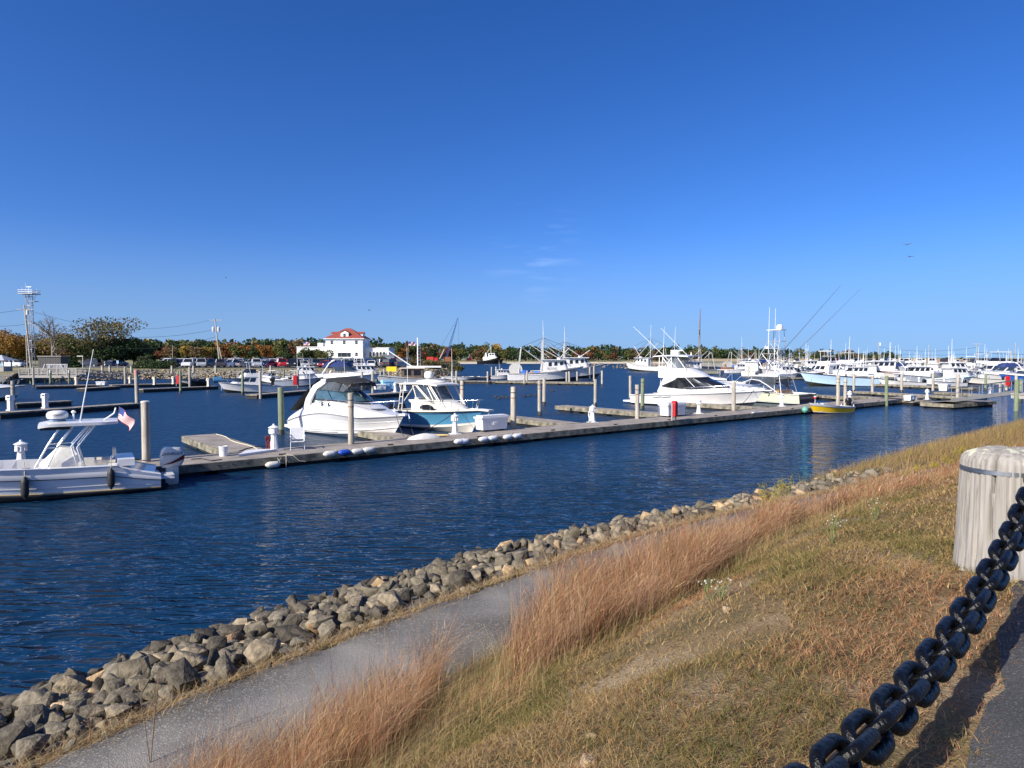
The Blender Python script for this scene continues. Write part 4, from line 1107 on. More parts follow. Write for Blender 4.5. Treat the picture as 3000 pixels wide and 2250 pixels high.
def bow_rail(S, root, t0, t1, h, inset=.12, n=5, r=.016, mat=None, mid=False, tip=.25, dz=0.0, h0=.1):
    mat = mat or CHROME
    pts = []
    for k in range(15):
        t = t0 + (t1 - t0) * k / 14; s = sheer(S, t, inset, dz); pts.append(s + Vector((0, 0, h0 + (h - h0) * min(1, k / 3) if k else 0)))
    end = pts[-1]
    full = pts + [Vector((end.x + tip, 0, end.z + .02))] + [Vector((p.x, -p.y, p.z)) for p in reversed(pts)]
    MB().tube(full, r, 6).build('bow_rail', mat, root, smooth=60)
    for k in range(1, n + 1):
        t = t0 + (t1 - t0) * k / (n + .2); s = sheer(S, t, inset, dz)
        i = (k / (n + .2)) * 14; i0 = int(i); top = pts[i0].lerp(pts[min(14, i0 + 1)], i - i0)
        for sd in (-1, 1): MB().tube([(s.x - .12, sd * s.y, s.z), (top.x, sd * top.y, top.z)], r * .8, 6).build('stanchion', mat, root)
class Cab:
    """cabin lofted through levels; level = (zf, zb, xf, xb, w_front, w_back, nose)"""
    def __init__(s, levels): s.lv = levels
    def outline(s, lv, k):
        zf, zb, xf, xb, wf, wb, nose = lv
        if k <= 5:
            a = k * PI / 10; x = xf - nose + nose * math.cos(a); y = wf * math.sin(a) ** .8 if k > 0 else 0
        else:
            u = k - 5; x = xf - nose + (xb - xf + nose) * u; y = wf + (wb - wf) * u
        u = (x - xb) / (xf - xb); return Vector((x, y, zb + (zf - zb) * u))
    def pt(s, k, v):
        i = min(int(v), len(s.lv) - 2); f = v - i
        return s.outline(s.lv[i], k).lerp(s.outline(s.lv[i + 1], k), f)
    def nrm(s, k, v):
        e = .05; a = s.pt(min(6, k + e), v) - s.pt(max(0, k - e), v); b = s.pt(k, min(len(s.lv) - 1, v + e)) - s.pt(k, max(0, v - e))
        n = a.cross(b)
        if n.length < 1e-9: return Vector((1, 0, 0))
        n.normalize()
        if n.y < -.05 or (abs(n.y) <= .05 and n.x < 0): n = -n
        return n
    def shell(s, root, mat, name='cabin', top=True, smooth=35):
        mb = MB(); rows = []
        for i in range((len(s.lv) - 1) * 3 + 1):
            h = [s.pt(k, i / 3) for k in (0, .7, 1.4, 2.1, 2.8, 3.5, 4.2, 5, 5.33, 5.66, 6)]
            rows.append([(p.x, p.y, p.z) for p in h] + [(p.x, -p.y, p.z) for p in reversed(h)] )
        mb.grid(rows)
        if top: mb.add(rows[-1], [tuple(range(len(rows[-1])))])
        return mb.build(name, mat, root, smooth=smooth)
    def window(s, root, mat, k0, k1, v0, v1, name='window', off=.02, both=True, taper=0.0):
        for sd in ((1, -1) if both else (1,)):
            mb = MB(); rows = []
            m = max(2, int((k1 - k0) * 3) + 1)
            for j in range(3):
                v = v0 + (v1 - v0) * j / 2; row = []
                for i in range(m + 1):
                    k = k0 + (k1 - k0) * i / m
                    if taper: k = k0 + (k1 - taper * (j / 2) - k0) * i / m
                    p = s.pt(k, v) + s.nrm(k, v) * off; row.append((p.x, sd * p.y, p.z))
                rows.append(row)
            mb.grid(rows); mb.build(name, mat, root)
    def front(s, root, mat, k1, v0, v1, name='windscreen', off=.02, panes=3, gap=.08):
        ks = [-k1 + 2 * k1 * i / panes for i in range(panes + 1)]
        for a, b in zip(ks[:-1], ks[1:]):
            mb = MB(); rows = []; a += gap; b -= gap
            for j in range(3):
                v = v0 + (v1 - v0) * j / 2; row = []
                for i in range(13):
                    k = a + (b - a) * i / 12; p = s.pt(abs(k), v); q = s.nrm(abs(k), v); sg = -1 if k < 0 else 1
                    p = p + q * off; row.append((p.x, sg * p.y, p.z))
                rows.append(row)
            mb.grid(rows); mb.build(name, mat, root)
def outboard(root, x, y, z, s, mat, mstripe=None, name='outboard_motor', lower=None):
    """cowl standing behind the transom at x (aft is -x)"""
    e = bpy.data.objects.new(name, None); COL.objects.link(e); e.parent = root; e.location = (x, y, z); e.scale = (s,) * 3; e.empty_display_size = .1
    lv = [(0, .04, -.02, -.56, .14, .12), (.12, .16, .0, -.62, .19, .15), (.30, .34, .0, -.63, .20, .16), (.48, .46, -.04, -.60, .18, .14), (.58, .54, -.12, -.54, .12, .10)]
    mb = MB(); rows = []
    for zf, zb, xf, xb, wf, wb in lv:
        o = [(xf, wf * .55, zf), (xf - .06, wf, zf), ((xf + xb) / 2, (wf + wb) / 2 * 1.04, (zf + zb) / 2), (xb + .06, wb, zb), (xb, wb * .5, zb)]
        rows.append(o + [(a, -b, c) for a, b, c in reversed(o)] + [o[0]])
    mb.grid(rows); mb.add(rows[-1][:-1], [tuple(range(10))]); mb.add(rows[0][:-1], [tuple(range(10))]); mb.build('cowl', mat, e, smooth=35)
    mb = MB(); mb.box((-.30, 0, -.22), (.34, .17, .46)); mb.add([(-.2, -.06, -.45), (-.46, -.05, -.45), (-.46, .05, -.45), (-.2, .06, -.45), (-.24, -.03, -1.2), (-.42, -.03, -1.2), (-.42, .03, -1.2), (-.24, .03, -1.2)], [(0, 1, 2, 3), (4, 7, 6, 5), (0, 4, 5, 1), (1, 5, 6, 2), (2, 6, 7, 3), (3, 7, 4, 0)]); mb.build('midsection', lower or mat, e)
    mb = MB(); mb.box((-.02, 0, -.12), (.24, .22, .30)); mb.build('bracket', BLACKR, e)
    if mstripe:
        for sd in (-1, 1):
            mb = MB(); mb.grid([[(-.06, sd * .196, .09), (-.3, sd * .20, .115), (-.62, sd * .165, .22)], [(-.06, sd * .200, .10), (-.3, sd * .206, .17), (-.635, sd * .168, .36)]]); mb.build('stripe', mstripe, e)
    return e
def text_part(root, txt, size, loc, rot, mat, name='lettering', shear=0.0, ext=.002):
    cu = bpy.data.curves.new(name, 'FONT'); cu.body = txt; cu.size = size; cu.extrude = ext; cu.shear = shear; cu.align_x = 'CENTER'; cu.align_y = 'CENTER'; cu.resolution_u = 3
    tmp = bpy.data.objects.new('tmp', cu); COL.objects.link(tmp)
    dg = bpy.context.evaluated_depsgraph_get(); me = bpy.data.meshes.new_from_object(tmp.evaluated_get(dg))
    bpy.data.objects.remove(tmp); me.materials.clear(); me.materials.append(mat)
    o = link(name, me, root); o.location = loc; o.rotation_euler = rot; o['kind'] = 'stuff' if False else ''
    del o['kind']
    return o
def antenna(root, x, y, z, h, rake=0.0, r=.018, side=0.0, name='antenna', mat=None):
    MB().tube([(x, y, z), (x + rake * .3, y + side * .3, z + h * .3), (x + rake, y + side, z + h)], [r, r * .9, r * .45], 6).build(name, mat or WTUBE, root, smooth=60)
def dome(root, x, y, z, r, h, name='radar_dome', mat=None):
    MB().lathe([(r * .9, 0), (r, h * .25), (r * .98, h * .6), (r * .8, h * .88), (r * .35, h), (.01, h)], 16, (x, y, z)).build(name, mat or GEL, root, smooth=50)
def place2(root, S, stem, corner, side, scale=None):
    zs = hp(S, 1, 1.0).z; Lw = S.L - S.rake * (1 - S.dr / (zs + S.dr)); hb = hp(S, 0, .3).y
    a, b = P(*stem), P(*corner); v = a - b
    al = math.atan2(-side * hb, Lw); hd = math.atan2(v.y, v.x) - al
    s = scale or v.length / math.hypot(Lw, hb)
    loc = a - Vector((math.cos(hd), math.sin(hd), 0)) * Lw * s
    root.location = (loc.x, loc.y, 0); root.rotation_euler = (0, 0, hd); root.scale = (s,) * 3
    return hd, s
TRIM = pm('black trim', (.02, .02, .022), .4, .2, 6)
BEIGE = pm('beige vinyl', (.62, .56, .45), .6, .1, 8)
CLEARV = pm('clear vinyl curtain', (.16, .18, .20), .12, .4, 5, spec=.6, alpha=.55)
TEAK = pm('varnished teak', (.34, .19, .08), .45, .3, 5, stretch=(1, 8, 8))

# ---------------------------------------------------------------- A: centre console with hard top at the left
S = HS(L=7.9, B=2.55, fb=1.25, fs=.92, dr=.45, rake=1.1, tw=.93, p=2.3, zc0=.08, zc1=.5, fl=1.5, sp=1.4, sd=.36)
A = thing('centre_console_boat', 'white centre console boat with hard top and outboard moored at the left edge', 'boat')
hull(S, A, pm('gelcoat light grey', (.66, .68, .70), .3, .05, 1.5, coat=.3), pm('grey bottom paint', (.10, .10, .10), .6, .2))
mb = MB()
for sd in (-1, 1): mb.grid([[(p.x, sd * (p.y + .03 - .16 * max(0, u_ - .3)), p.z + .02 * u_) for u_, p in [(u_, hp(S, t_, .72 + .28 * u_)) for u_ in (0, .3, .65, 1.0)]] for t_ in tvals(0, 1, 24)])
mb.build('topside_band', GEL, A, smooth=60)
for k_, (q_, r_, m_) in enumerate(((.715, .022, TRIM), (.47, .012, GELG), (.275, .03, TRIM), (.32, .02, pm('gold stripe', (.45, .33, .12), .4)))):
    rub(S, A, m_, r_, q=q_, name=['rub_rail', 'knuckle_line', 'boot_stripe', 'pin_stripe'][k_])
cockpit(S, A, .16, .70, .26, .42); deck(S, A, GEL, 0, .162, .0, .0, name='stern_deck')
deck(S, A, GEL, .70, 1.0, .0, .06)
mb = MB(); mb.box((-.2, 0, .42), (.46, 1.9, .12)); mb.build('swim_platform', GEL, A); mb = MB(); mb.box((1.0, 0, 1.0), (.5, 1.7, .22)); mb.build('transom_seat', GEL, A)
e = outboard(A, -.06, 0, .62, 1.22, GELC, pm('maroon stripe', (.10, .012, .014), .35))
text_part(e, 'EVINRUDE', .115, (-.31, .212, .40), (PI / 2, 0, PI), BLACKP, shear=.25)
text_part(e, '150', .07, (-.055, .16, .36), (PI / 2, 0, PI * .75), BLACKP, shear=.2)
cab = Cab([(.42, .42, 4.75, 3.55, .42, .46, .25), (1.15, 1.15, 4.55, 3.35, .42, .48, .25), (1.72, 1.62, 4.05, 3.62, .30, .34, .15)]); cab.shell(A, WCANV, 'covered_console')
mb = MB(); mb.box((2.75, 0, .75), (.55, .9, .66)); mb.build('leaning_post', GELC, A)
mb = MB(); mb.box((2.75, 0, 1.12), (.6, .95, .09)); mb.build('seat_cushion', BEIGE, A)
mb = MB(); mb.box((2.47, .1, 1.42), (.10, .55, .26)); mb.build('seat_back', BEIGE, A)
tubes(A, 'seat_frame', [[(2.6, .3, 1.1), (2.47, .3, 1.32)], [(2.6, -.2, 1.1), (2.47, -.2, 1.32)]], .016, CHROME)
mb = MB(); rows = []
for i in range(9):
    x = 4.55 - 2.2 * i / 8; hw = .82 - (.12 if i in (0, 8) else 0) - .02 * i / 8
    rows.append([(x, y * hw, 2.58 + .05 * (1 - y * y) - .012 * (4 - abs(4 - i)) * 0 - (.05 if i == 0 else 0)) for y in (-1, -.6, 0, .6, 1)])
rb = [[(a, b, c - .10) for a, b, c in r] for r in rows]
mb.grid(rows); mb.grid(rb, flip=True)
per = lambda g: g[0] + [r[-1] for r in g[1:]] + list(reversed(g[-1][:-1])) + [r[0] for r in reversed(g[1:-1])]
a_, b_ = per(rows), per(rb); mb.grid([a_ + [a_[0]], b_ + [b_[0]]]); mb.build('hard_top', GEL, A, smooth=40)
mb = MB(); mb.box((4.1, 0, 2.42), (.8, 1.3, .12)); mb.build('radio_box', BLACKP, A)
for sd in (-1, 1):
    tubes(A, 'top_leg', [[(4.95, sd * .60, .45), (4.35, sd * .56, 1.75), (3.95, sd * .56, 2.45)], [(4.60, sd * .60, .45), (4.05, sd * .56, 1.75), (3.6, sd * .56, 2.45)], [(3.40, sd * .62, .5), (3.68, sd * .58, 1.75), (3.15, sd * .56, 2.46)], [(3.25, sd * .66, .5), (3.52, sd * .62, 1.7), (3.0, sd * .6, 2.46)]], .026, ALU, 8)
    tubes(A, 'ladder_rung', [[(4.72, sd * .6, .95), (4.38, sd * .6, .95)], [(4.36, sd * .57, 1.74), (4.02, sd * .57, 1.74)]], .02, ALU)
    tubes(A, 'cross_brace', [[(4.05, sd * .56, 1.75), (3.68, sd * .58, 1.75)]], .018, ALU)
tubes(A, 'top_cross_bar', [[(3.9, -.56, 2.44), (3.9, .56, 2.44)], [(3.1, -.56, 2.44), (3.1, .56, 2.44)]], .022, ALU)
dome(A, 4.05, .1, 2.72, .31, .28); mb = MB(); mb.lathe([(.24, 0), (.2, .1)], 12, (4.05, .1, 2.63)); mb.build('radar_base', pm('blue grey plastic', (.12, .2, .34), .5), A)
text_part(A, 'FURUNO', .085, (4.05, .415, 2.86), (PI / 2, 0, PI), BLACKP)
mb = MB(); mb.tube([(3.6, .2, 2.62), (3.6, .2, 2.9)], .03, 8); mb.lathe([(.06, 0), (.07, .05), (.03, .09)], 10, (3.6, .2, 2.9)); mb.build('gps_mushroom', WTUBE, A)
antenna(A, 3.42, .3, 2.62, 2.55, -.42, .024)
tubes(A, 'rod_holder', [[(2.75, .45, 2.62), (2.45, .45, 2.85), (2.4, .45, 3.05)]], .028, WTUBE)
bow_rail(S, A, .62, .97, .32, .14, 4)
for x in (.35, 3.6):
    mb = MB(); mb.bar((x, 1.12, 1.0 + .06), (x + .2, 1.12, 1.0 + .06), .04, .03); mb.build('cleat', CHROME, A)
dl = DA + PI
base = P(507, 1434)
loc = Vector((base.x, base.y, 0)) + DN * .0
A.location = (base.x + 0, base.y + 0, 0); A.rotation_euler = (0, 0, R(211.5))
off = Matrix.Rotation(R(211.5), 3, 'Z') @ Vector((0, 1.12, 0)); fw_ = Matrix.Rotation(R(211.5), 3, 'Z') @ Vector((.36, 0, 0)); A.location = (base.x - off.x + fw_.x, base.y - off.y + fw_.y, 0)
for o in A.children:
    if o.name.split('.')[0] in ('covered_console', 'leaning_post', 'seat_cushion', 'seat_back', 'seat_frame', 'hard_top', 'radio_box', 'top_leg', 'ladder_rung', 'cross_brace', 'top_cross_bar', 'radar_dome', 'radar_base', 'gps_mushroom', 'antenna', 'rod_holder') or (o.name.startswith('lettering')): o.location.x -= 1.15; o.location.z *= .92; o.scale.z = .92 if not o.name.startswith('lettering') else 1
def onA(x, y, z):
    v = Matrix.Rotation(R(211.5), 3, 'Z') @ Vector((x, y, z)); return Vector(A.location) + v
def fender(p, h, label, mat=BLACKR, r=.11, line=.55, group='black fenders on the centre console boat'):
    t = thing('fender', label, 'fender', tuple(p), 0, group)
    MB().lathe([(.03, -.06), (.05, 0), (r * .85, .05), (r, .13), (r, h - .13), (r * .85, h - .05), (.05, h), (.03, h + .06)], 12).build('body', mat, t, smooth=50)
    MB().tube([(0, 0, h + .05), (.01, 0, h + line * .6), (0, .0, h + line)], .012, 5).build('line', ROPE, t)
for x, z0, lb in ((1.45, .28, 'black fender nearest the outboard motor'), (3.75, .20, 'black fender below the covered console'), (5.75, .06, 'leftmost black fender on the white hull')):
    tq = x / S.L; pp = hp(S, tq, .62); fender(onA(pp.x, pp.y + .14, z0), .58, lb, line=.42 + .1 * (x > 2))
# flag on the hard top
FR = pm('flag red', (.42, .03, .04), .8); FW = pm('flag white', (.75, .74, .72), .8); FB = pm('flag blue', (.03, .05, .20), .8)
def flag(name, label, p, L, H, rz, staff=1.0, wave=.08, staffmat=None, droop=0.0):
    t = thing(name, label, 'flag', tuple(p), rz)
    MB().tube([(0, 0, 0), (0, 0, staff)], .013, 6).build('staff', staffmat or CHROME, t)
    mb = MB(); n = 13; m = 12
    pt = lambda i, j: (L * j / m * .96, wave * math.sin(j / m * 7 + i * .25) * (j / m), staff - .02 - H * i / n - droop * (j / m) ** 1.5)
    V = [pt(i, j) for i in range(n + 1) for j in range(m + 1)]; k0 = len(mb.v); mb.v += V
    for i in range(n):
        for j in range(m):
            mi = 2 if (i < 7 and j < 5) else (0 if i % 2 == 0 else 1)
            mb.f.append((i * (m + 1) + j, i * (m + 1) + j + 1, (i + 1) * (m + 1) + j + 1, (i + 1) * (m + 1) + j)); mb.m.append(mi)
    mb.build('cloth', [FR, FW, FB], t, smooth=60)
    return t
ft = flag('flag', 'stars and stripes flag flying from the hard top of the centre console boat', onA(1.22, .6, 2.36), .72, .42, R(-28), .52, .09, droop=.22); ft.rotation_euler = (0, R(14), R(-24))

# ---------------------------------------------------------------- B: white express cruiser
S = HS(L=9.6, B=3.1, fb=1.40, fs=.62, dr=.5, rake=1.5, tw=.92, tm=.5, p=2.5, cr=.92, zc0=.10, zc1=.62, fl=1.35, sp=.9, hump=.34)
B = thing('express_cruiser', 'white express cruiser with black canvas top moored bow in at the main dock', 'boat')
hull(S, B, GEL, pm('white hull bottom', (.62, .63, .62), .4))
strip(S, .80, .995, 0, 1, off=.006, m=2).build('grey_band', pm('light grey band', (.56, .56, .55), .3, .05, 2), B, smooth=40)
rub(S, B, pm('grey rub rail', (.30, .30, .31), .4), .03)
rub(S, B, GELG, .012, q=.72, name='hull_line'); rub(S, B, TRIM, .016, q=.29, name='boot_stripe', t1=.55)
rub(S, B, GEL, .035, q=.40, name='spray_rail')
hB = lambda t: (.74 * math.sin(PI * min(1, max(0, (1.0 - t) / .62)) / 2) ** 1.25) * (1 if t > .22 else .55 + .45 * t / .22)
trunk(S, B, GEL, 0.0, .995, hB, inset=.34, top=.62)
mb = MB(); mb.box((-.3, 0, .28), (.75, 2.6, .16)); mb.build('swim_platform', GEL, B)
wz = [(2.0, 2.05, 6.35, 2.3, 1.05, 1.20, 1.9), (2.55, 2.62, 5.25, 2.6, .92, 1.10, 1.5)]
ws = Cab(wz)
ws.front(B, pm('blue windscreen glass', (.05, .10, .13), .04, .3, 2, spec=.7), 4.9, .06, .97, panes=4, gap=.07)
ws.window(B, pm('blue windscreen glass', (.05, .10, .13)), 5.0, 5.75, .06, .97, 'side_windscreen')
for v in (0.02, 1.0):
    pts = [ws.pt(k, v) for k in (0, 1, 2, 3, 4, 5, 5.4, 5.8)]; full = [Vector((p.x, -p.y, p.z)) for p in reversed(pts[1:])] + pts
    MB().tube(full, .028, 6).build('windscreen_frame', TRIM, B, smooth=60)
mb = MB(); mb.box((3.2, 0, 1.72), (2.6, 2.0, .5)); mb.build('cockpit_seats', pm('pale aqua vinyl', (.55, .66, .62), .6), B)
# radar arch sweeping forward
for sd in (-1, 1):
    o_ = [(1.55, 1.32, 1.28), (1.95, 1.26, 2.1), (2.55, 1.14, 2.85), (3.3, .98, 3.22)]; i_ = [(2.25, 1.32, 1.35), (2.45, 1.27, 2.0), (2.95, 1.14, 2.65), (3.75, .98, 3.06)]
    mb = MB(); rows = [[(a[0], sd * a[1], a[2]), (b2[0], sd * b2[1], b2[2]), (b2[0], sd * (b2[1] - .13), b2[2]), (a[0], sd * (a[1] - .13), a[2]), (a[0], sd * a[1], a[2])] for a, b2 in zip(o_, i_)]
    mb.grid(rows); mb.build('radar_arch', GEL, B, smooth=45)
mb = MB(); mb.box((3.5, 0, 3.17), (.5, 2.1, .14)); mb.build('arch_beam', GEL, B)
# canvas top and curtains
mb = MB(); rows = []
for i in range(11):
    u = i / 10; x = 3.35 + 2.55 * u; z = 3.30 + .10 * math.sin(PI * u * .9) - .22 * u ** 3; hw = 1.02 - .06 * u
    rows.append([(x - (.22 * (1 - y * y) * -u), y * hw, z - .14 * abs(y) ** 3 - (.12 if abs(y) == 1 else 0)) for y in (-1, -.85, -.4, 0, .4, .85, 1)])
mb.grid(rows); mb.build('canvas_top', BLACKC, B, smooth=50)
mb = MB(); mb.grid([[(x, y, z - .02) for x, y, z in rows[-1]], [(x + .02, y, z - .2) for x, y, z in rows[-1]]]); mb.build('canvas_valance', BLACKC, B)
for sd in (-1, 1):
    side = [(3.30, .99, 3.02), (3.9, 1.0, 3.08), (4.6, .98, 3.1), (5.2, .94, 3.0), (5.85, .90, 2.88)]; low = [(2.5, 1.13, 2.1), (3.2, 1.1, 2.62), (4.2, 1.03, 2.6), (4.9, .93, 2.58), (5.3, .85, 2.56)]
    mb = MB(); mb.grid([[(a, sd * b2, c) for a, b2, c in side], [(a, sd * b2, c) for a, b2, c in low]]); mb.build('side_curtain', CLEARV, B)
    tubes(B, 'curtain_zip', [[(side[1][0], sd * side[1][1] * 1.01, side[1][2]), (low[1][0], sd * low[1][1] * 1.01, low[1][2])], [(side[3][0], sd * side[3][1] * 1.01, side[3][2]), (low[3][0], sd * low[3][1] * 1.01, low[3][2])]], .022, BLACKC, 5)
mb = MB(); mb.grid([[(5.85, y, 2.9 - .02 * abs(y)) for y in (-.9, -.45, 0, .45, .9)], [(5.25 + .2 * (1 - abs(y)), y, 2.57) for y in (-.85, -.45, 0, .45, .85)]]); mb.build('front_curtain', CLEARV, B)
mb = MB(); rows = []
for i in range(6):
    u = i / 5; rows.append([(2.9 - 2.75 * u - .18 * math.sin(u * PI), y * (1.02 + .3 * u), 3.27 - 1.98 * u - .06 * y * y) for y in (-1, -.5, 0, .5, 1)])
mb.grid(rows); mb.build('aft_canvas', BLACKC, B, smooth=60)
def surfB(t, f, S_=S):            # a point on the moulding side, f 0 sheer .. 1 shoulder
    p = hp(S_, t, 1.0); h = hB(t); return Vector((p.x, -(p.y - .34 * (.35 + .65 * f) * min(1, p.y * .5 / .34 if p.y < .68 else 1)), p.z + h * (.45 + .41 * f)))
for tx in (.40, .475):
    c = surfB(tx, .55)
    for sd in (-1, 1):
        mb = MB(); mb.tube([(c.x + .13 * math.cos(a), sd * (abs(c.y) + .045 - .02 * math.sin(a)), c.z + .12 * math.sin(a)) for a in [2 * PI * k / 14 for k in range(14)]], .024, 6, closed=True); mb.build('porthole_ring', CHROME, B, smooth=60)
        mb = MB(); mb.add([(c.x + .12 * math.cos(a), sd * (abs(c.y) + .04 - .02 * math.sin(a)), c.z + .11 * math.sin(a)) for a in [2 * PI * k / 14 for k in range(14)]], [tuple(range(14))]); mb.build('porthole_glass', DGLASS, B)
mb = MB(); mb.box((7.35, 0, hp(S, .76, 1).z + hB(.76) * 1.06 + .02), (.62, .62, .04)); mb.build('deck_hatch', DGLASS, B)
bow_rail(S, B, .30, .965, .46, .30, 5, .015, dz=.34, h0=.2)
p_ = hp(S, 1, 1.0); mb = MB(); mb.box((p_.x + .05, 0, p_.z + .06), (.5, .34, .1)); mb.build('bow_pulpit', GEL, B)
mb = MB(); mb.tube([(p_.x - .1, 0, p_.z + .16), (p_.x + .42, 0, p_.z + .10), (p_.x + .5, 0, p_.z - .12)], .04, 6); mb.build('anchor', CHROME, B)
mb = MB(); mb.lathe([(.05, 0), (.09, .06), (.02, .2)], 8, (p_.x - .75, 0, p_.z + .14)); mb.build('spotlight', CHROME, B)
antenna(B, 2.35, -1.2, 2.1, 2.3, -.12, .02); antenna(B, 2.35, 1.2, 2.1, 2.3, -.12, .02)
cab_ = MB(); cab_.box((2.0, 0, 1.98), (.05, 2.3, .1)); cab_.build('cockpit_coaming', GEL, B)
place2(B, S, (1146, 1290), (846, 1262), -1)

# ---------------------------------------------------------------- C: blue hulled walkaround
S = HS(L=8.6, B=2.95, fb=1.55, fs=1.12, dr=.5, rake=1.35, tw=.93, tm=.45, p=2.4, cr=.9, zc0=.12, zc1=.6, fl=1.7, sp=1.5)
C = thing('walkaround_boat', 'blue hulled walkaround fishing boat with cream hard top and tubing', 'boat')
hull(S, C, pm('light blue gelcoat', (.085, .28, .45), .25, .06, 1.5, coat=.4), GELC)
strip(S, .25, .36, 0, 1, off=.008, m=2).build('boot_top', GELC, C, smooth=40)
strip(S, .86, .885, 0, 1, off=.006, m=1).build('dark_line', pm('navy stripe', (.01, .03, .07), .4), C)
rub(S, C, GELC, .055); strip(S, .93, .98, 0, 1, off=.03, m=1).build('rub_strake', TRIM, C)
cockpit(S, C, .04, .36, .28, .45, GELC, GELC)
deck(S, C, GELC, .36, 1, -.01, .05)
cb = Cab([(1.42, 1.10, 7.3, 3.0, .75, 1.15, 2.2), (1.62, 1.72, 6.9, 3.0, .66, 1.10, 2.1), (1.98, 1.86, 5.55, 2.7, .80, 1.08, .9), (2.02, 1.95, 5.3, 2.6, .78, 1.05, .8)]); cb.shell(C, GELC, 'trunk_cabin')
wx = Cab([(2.02, 1.95, 5.35, 3.1, .80, 1.02, .5), (2.92, 2.96, 4.55, 3.0, .78, .92, .4)])
wx.front(C, pm('sea glass', (.05, .07, .09), .05, .3, 2, spec=.7, alpha=.6), 4.8, .04, .97, panes=3, gap=.12)
wx.window(C, MATS['sea glass'], 5.05, 5.95, .05, .96, 'side_window')
for k in (1.6, 4.95): 
    for sd in (-1, 1):
        a_, b_ = wx.pt(k, 0), wx.pt(k, 1); MB().tube([(a_.x + .02, sd * a_.y, a_.z), (b_.x + .02, sd * b_.y, b_.z)], .035, 6).build('window_mullion', GELC, C)
c_ = (4.5, 1.62); 
for sd in (-1, 1):
    pts = [(3.9, 1.40), (5.35, 1.36), (5.38, 1.45), (5.1, 1.66), (4.7, 1.72), (4.2, 1.68), (3.95, 1.55)]
    mb = MB(); mb.add([(x, sd * (1.175 - (x - 3.0) * .052 - (z - 1.4) * .02), z) for x, z in pts], [tuple(range(7))]); mb.build('cabin_window', DGLASS, C)
mb = MB(); rows = []
for i in range(9):
    x = 5.35 - 3.85 * i / 8; hw = 1.02 + .1 * math.sin(PI * i / 8) - (.15 if i == 0 else 0)
    rows.append([(x, y * hw, 3.02 + .10 * math.sin(PI * (i / 8) ** .8) + .05 * (1 - y * y)) for y in (-1, -.6, 0, .6, 1)])
rb = [[(a, b2, c - .09) for a, b2, c in r] for r in rows]; mb.grid(rows); mb.grid(rb, flip=True); a_, b_ = per(rows), per(rb); mb.grid([a_ + [a_[0]], b_ + [b_[0]]]); mb.build('hard_top', GELC, C, smooth=40)
mb = MB(); mb.lathe([(1.0, 0), (.85, .1), (.4, .17), (.05, .18)], 16, (0, 0, 0)); o_ = mb.build('top_hump', GELC, C, smooth=50); o_.location = (3.5, 0, 3.15); o_.scale = (1.3, .7, 1)
for sd in (-1, 1):
    tubes(C, 'top_tube', [[(5.95, sd * .86, 1.65), (4.75, sd * .96, 3.0)], [(5.75, sd * .9, 1.7), (4.6, sd * .97, 3.0)], [(4.9, sd * 1.0, 1.95), (3.35, sd * .98, 3.0)], [(4.72, sd * 1.02, 1.95), (3.2, sd * .98, 3.0)], [(2.2, sd * 1.10, 1.85), (3.15, sd * 1.0, 2.9), (3.3, sd * .99, 3.0)],
                         [(1.55, sd * 1.12, 1.2), (1.72, sd * .98, 3.0)], [(1.95, sd * 1.12, 1.2), (2.0, sd * .98, 3.0)], [(3.45, sd * 1.0, 1.95), (2.95, sd * .98, 3.0)]], .032, GELC, 7)
    tubes(C, 'ladder_rung', [[(1.58, sd * 1.09, 1.65), (1.96, sd * 1.09, 1.65)], [(1.63, sd * 1.05, 2.1), (1.97, sd * 1.05, 2.1)], [(1.68, sd * 1.01, 2.55), (1.98, sd * 1.01, 2.55)]], .024, GELC)
dome(C, 3.35, 0, 3.42, .30, .46, 'satellite_dome'); mb = MB(); mb.lathe([(.22, 0), (.12, .1), (.12, .15)], 12, (3.35, 0, 3.28)); mb.build('dome_mount', GELC, C)
dome(C, 2.9, .35, 3.28, .08, .16, 'gps_antenna')
antenna(C, 2.3, -.9, 3.1, 2.4, -.06); antenna(C, 4.6, .9, 3.1, 2.3, -.05)
mb = MB(); mb.box((3.0, -.45, 1.6), (.5, .5, 1.0)); mb.build('helm_seat', WHITEPL, C); mb = MB(); mb.box((3.0, .45, 1.6), (.5, .5, 1.0)); mb.build('companion_seat', WHITEPL, C)
bow_rail(S, C, .42, .99, .62, .20, 6, .018, tip=.45)
p_ = hp(S, 1, 1.0); mb = MB(); mb.box((p_.x + .15, 0, p_.z - .0), (1.2, .42, .10)); mb.build('bow_pulpit', GELC, C)
mb = MB(); mb.tube([(p_.x + .2, 0, p_.z - .08), (p_.x + .62, 0, p_.z - .14), (p_.x + .35, 0, p_.z - .42)], .045, 6); mb.build('anchor', GELG, C)
for y in (-.45, .45): outboard(C, -.1, y, .75, 1.25, BLACKP)
tubes(C, 'rod_holder', [[(1.62, .9, 2.4), (1.45, .95, 2.9)], [(1.62, -.9, 2.4), (1.45, -.95, 2.9)]], .02, WTUBE)
st = P(1382, 1269); hd = R(-47); L_ = 7.6; C.location = (st.x - math.cos(hd) * L_, st.y - math.sin(hd) * L_, 0); C.rotation_euler = (0, 0, hd); C.scale.z = .93
def onB(o, x, y, z): return Vector(o.location) + Matrix.Rotation(o.rotation_euler[2], 3, 'Z') @ (Vector((x, y, z)) * o.scale[0])
rope('mooring_line', [onB(C, 7.3, -.7, 1.45), onmain(1290, 2.3, DZ + .1)], .018, DROPE, 'black mooring line from the blue hull down to the dock', sag=.1)
rope('mooring_line', [onB(C, 3.0, -1.45, 1.2), onmain(1285, 2.3, DZ + .1)], .018, DROPE, 'longer black mooring line crossing the blue hull', sag=.15)
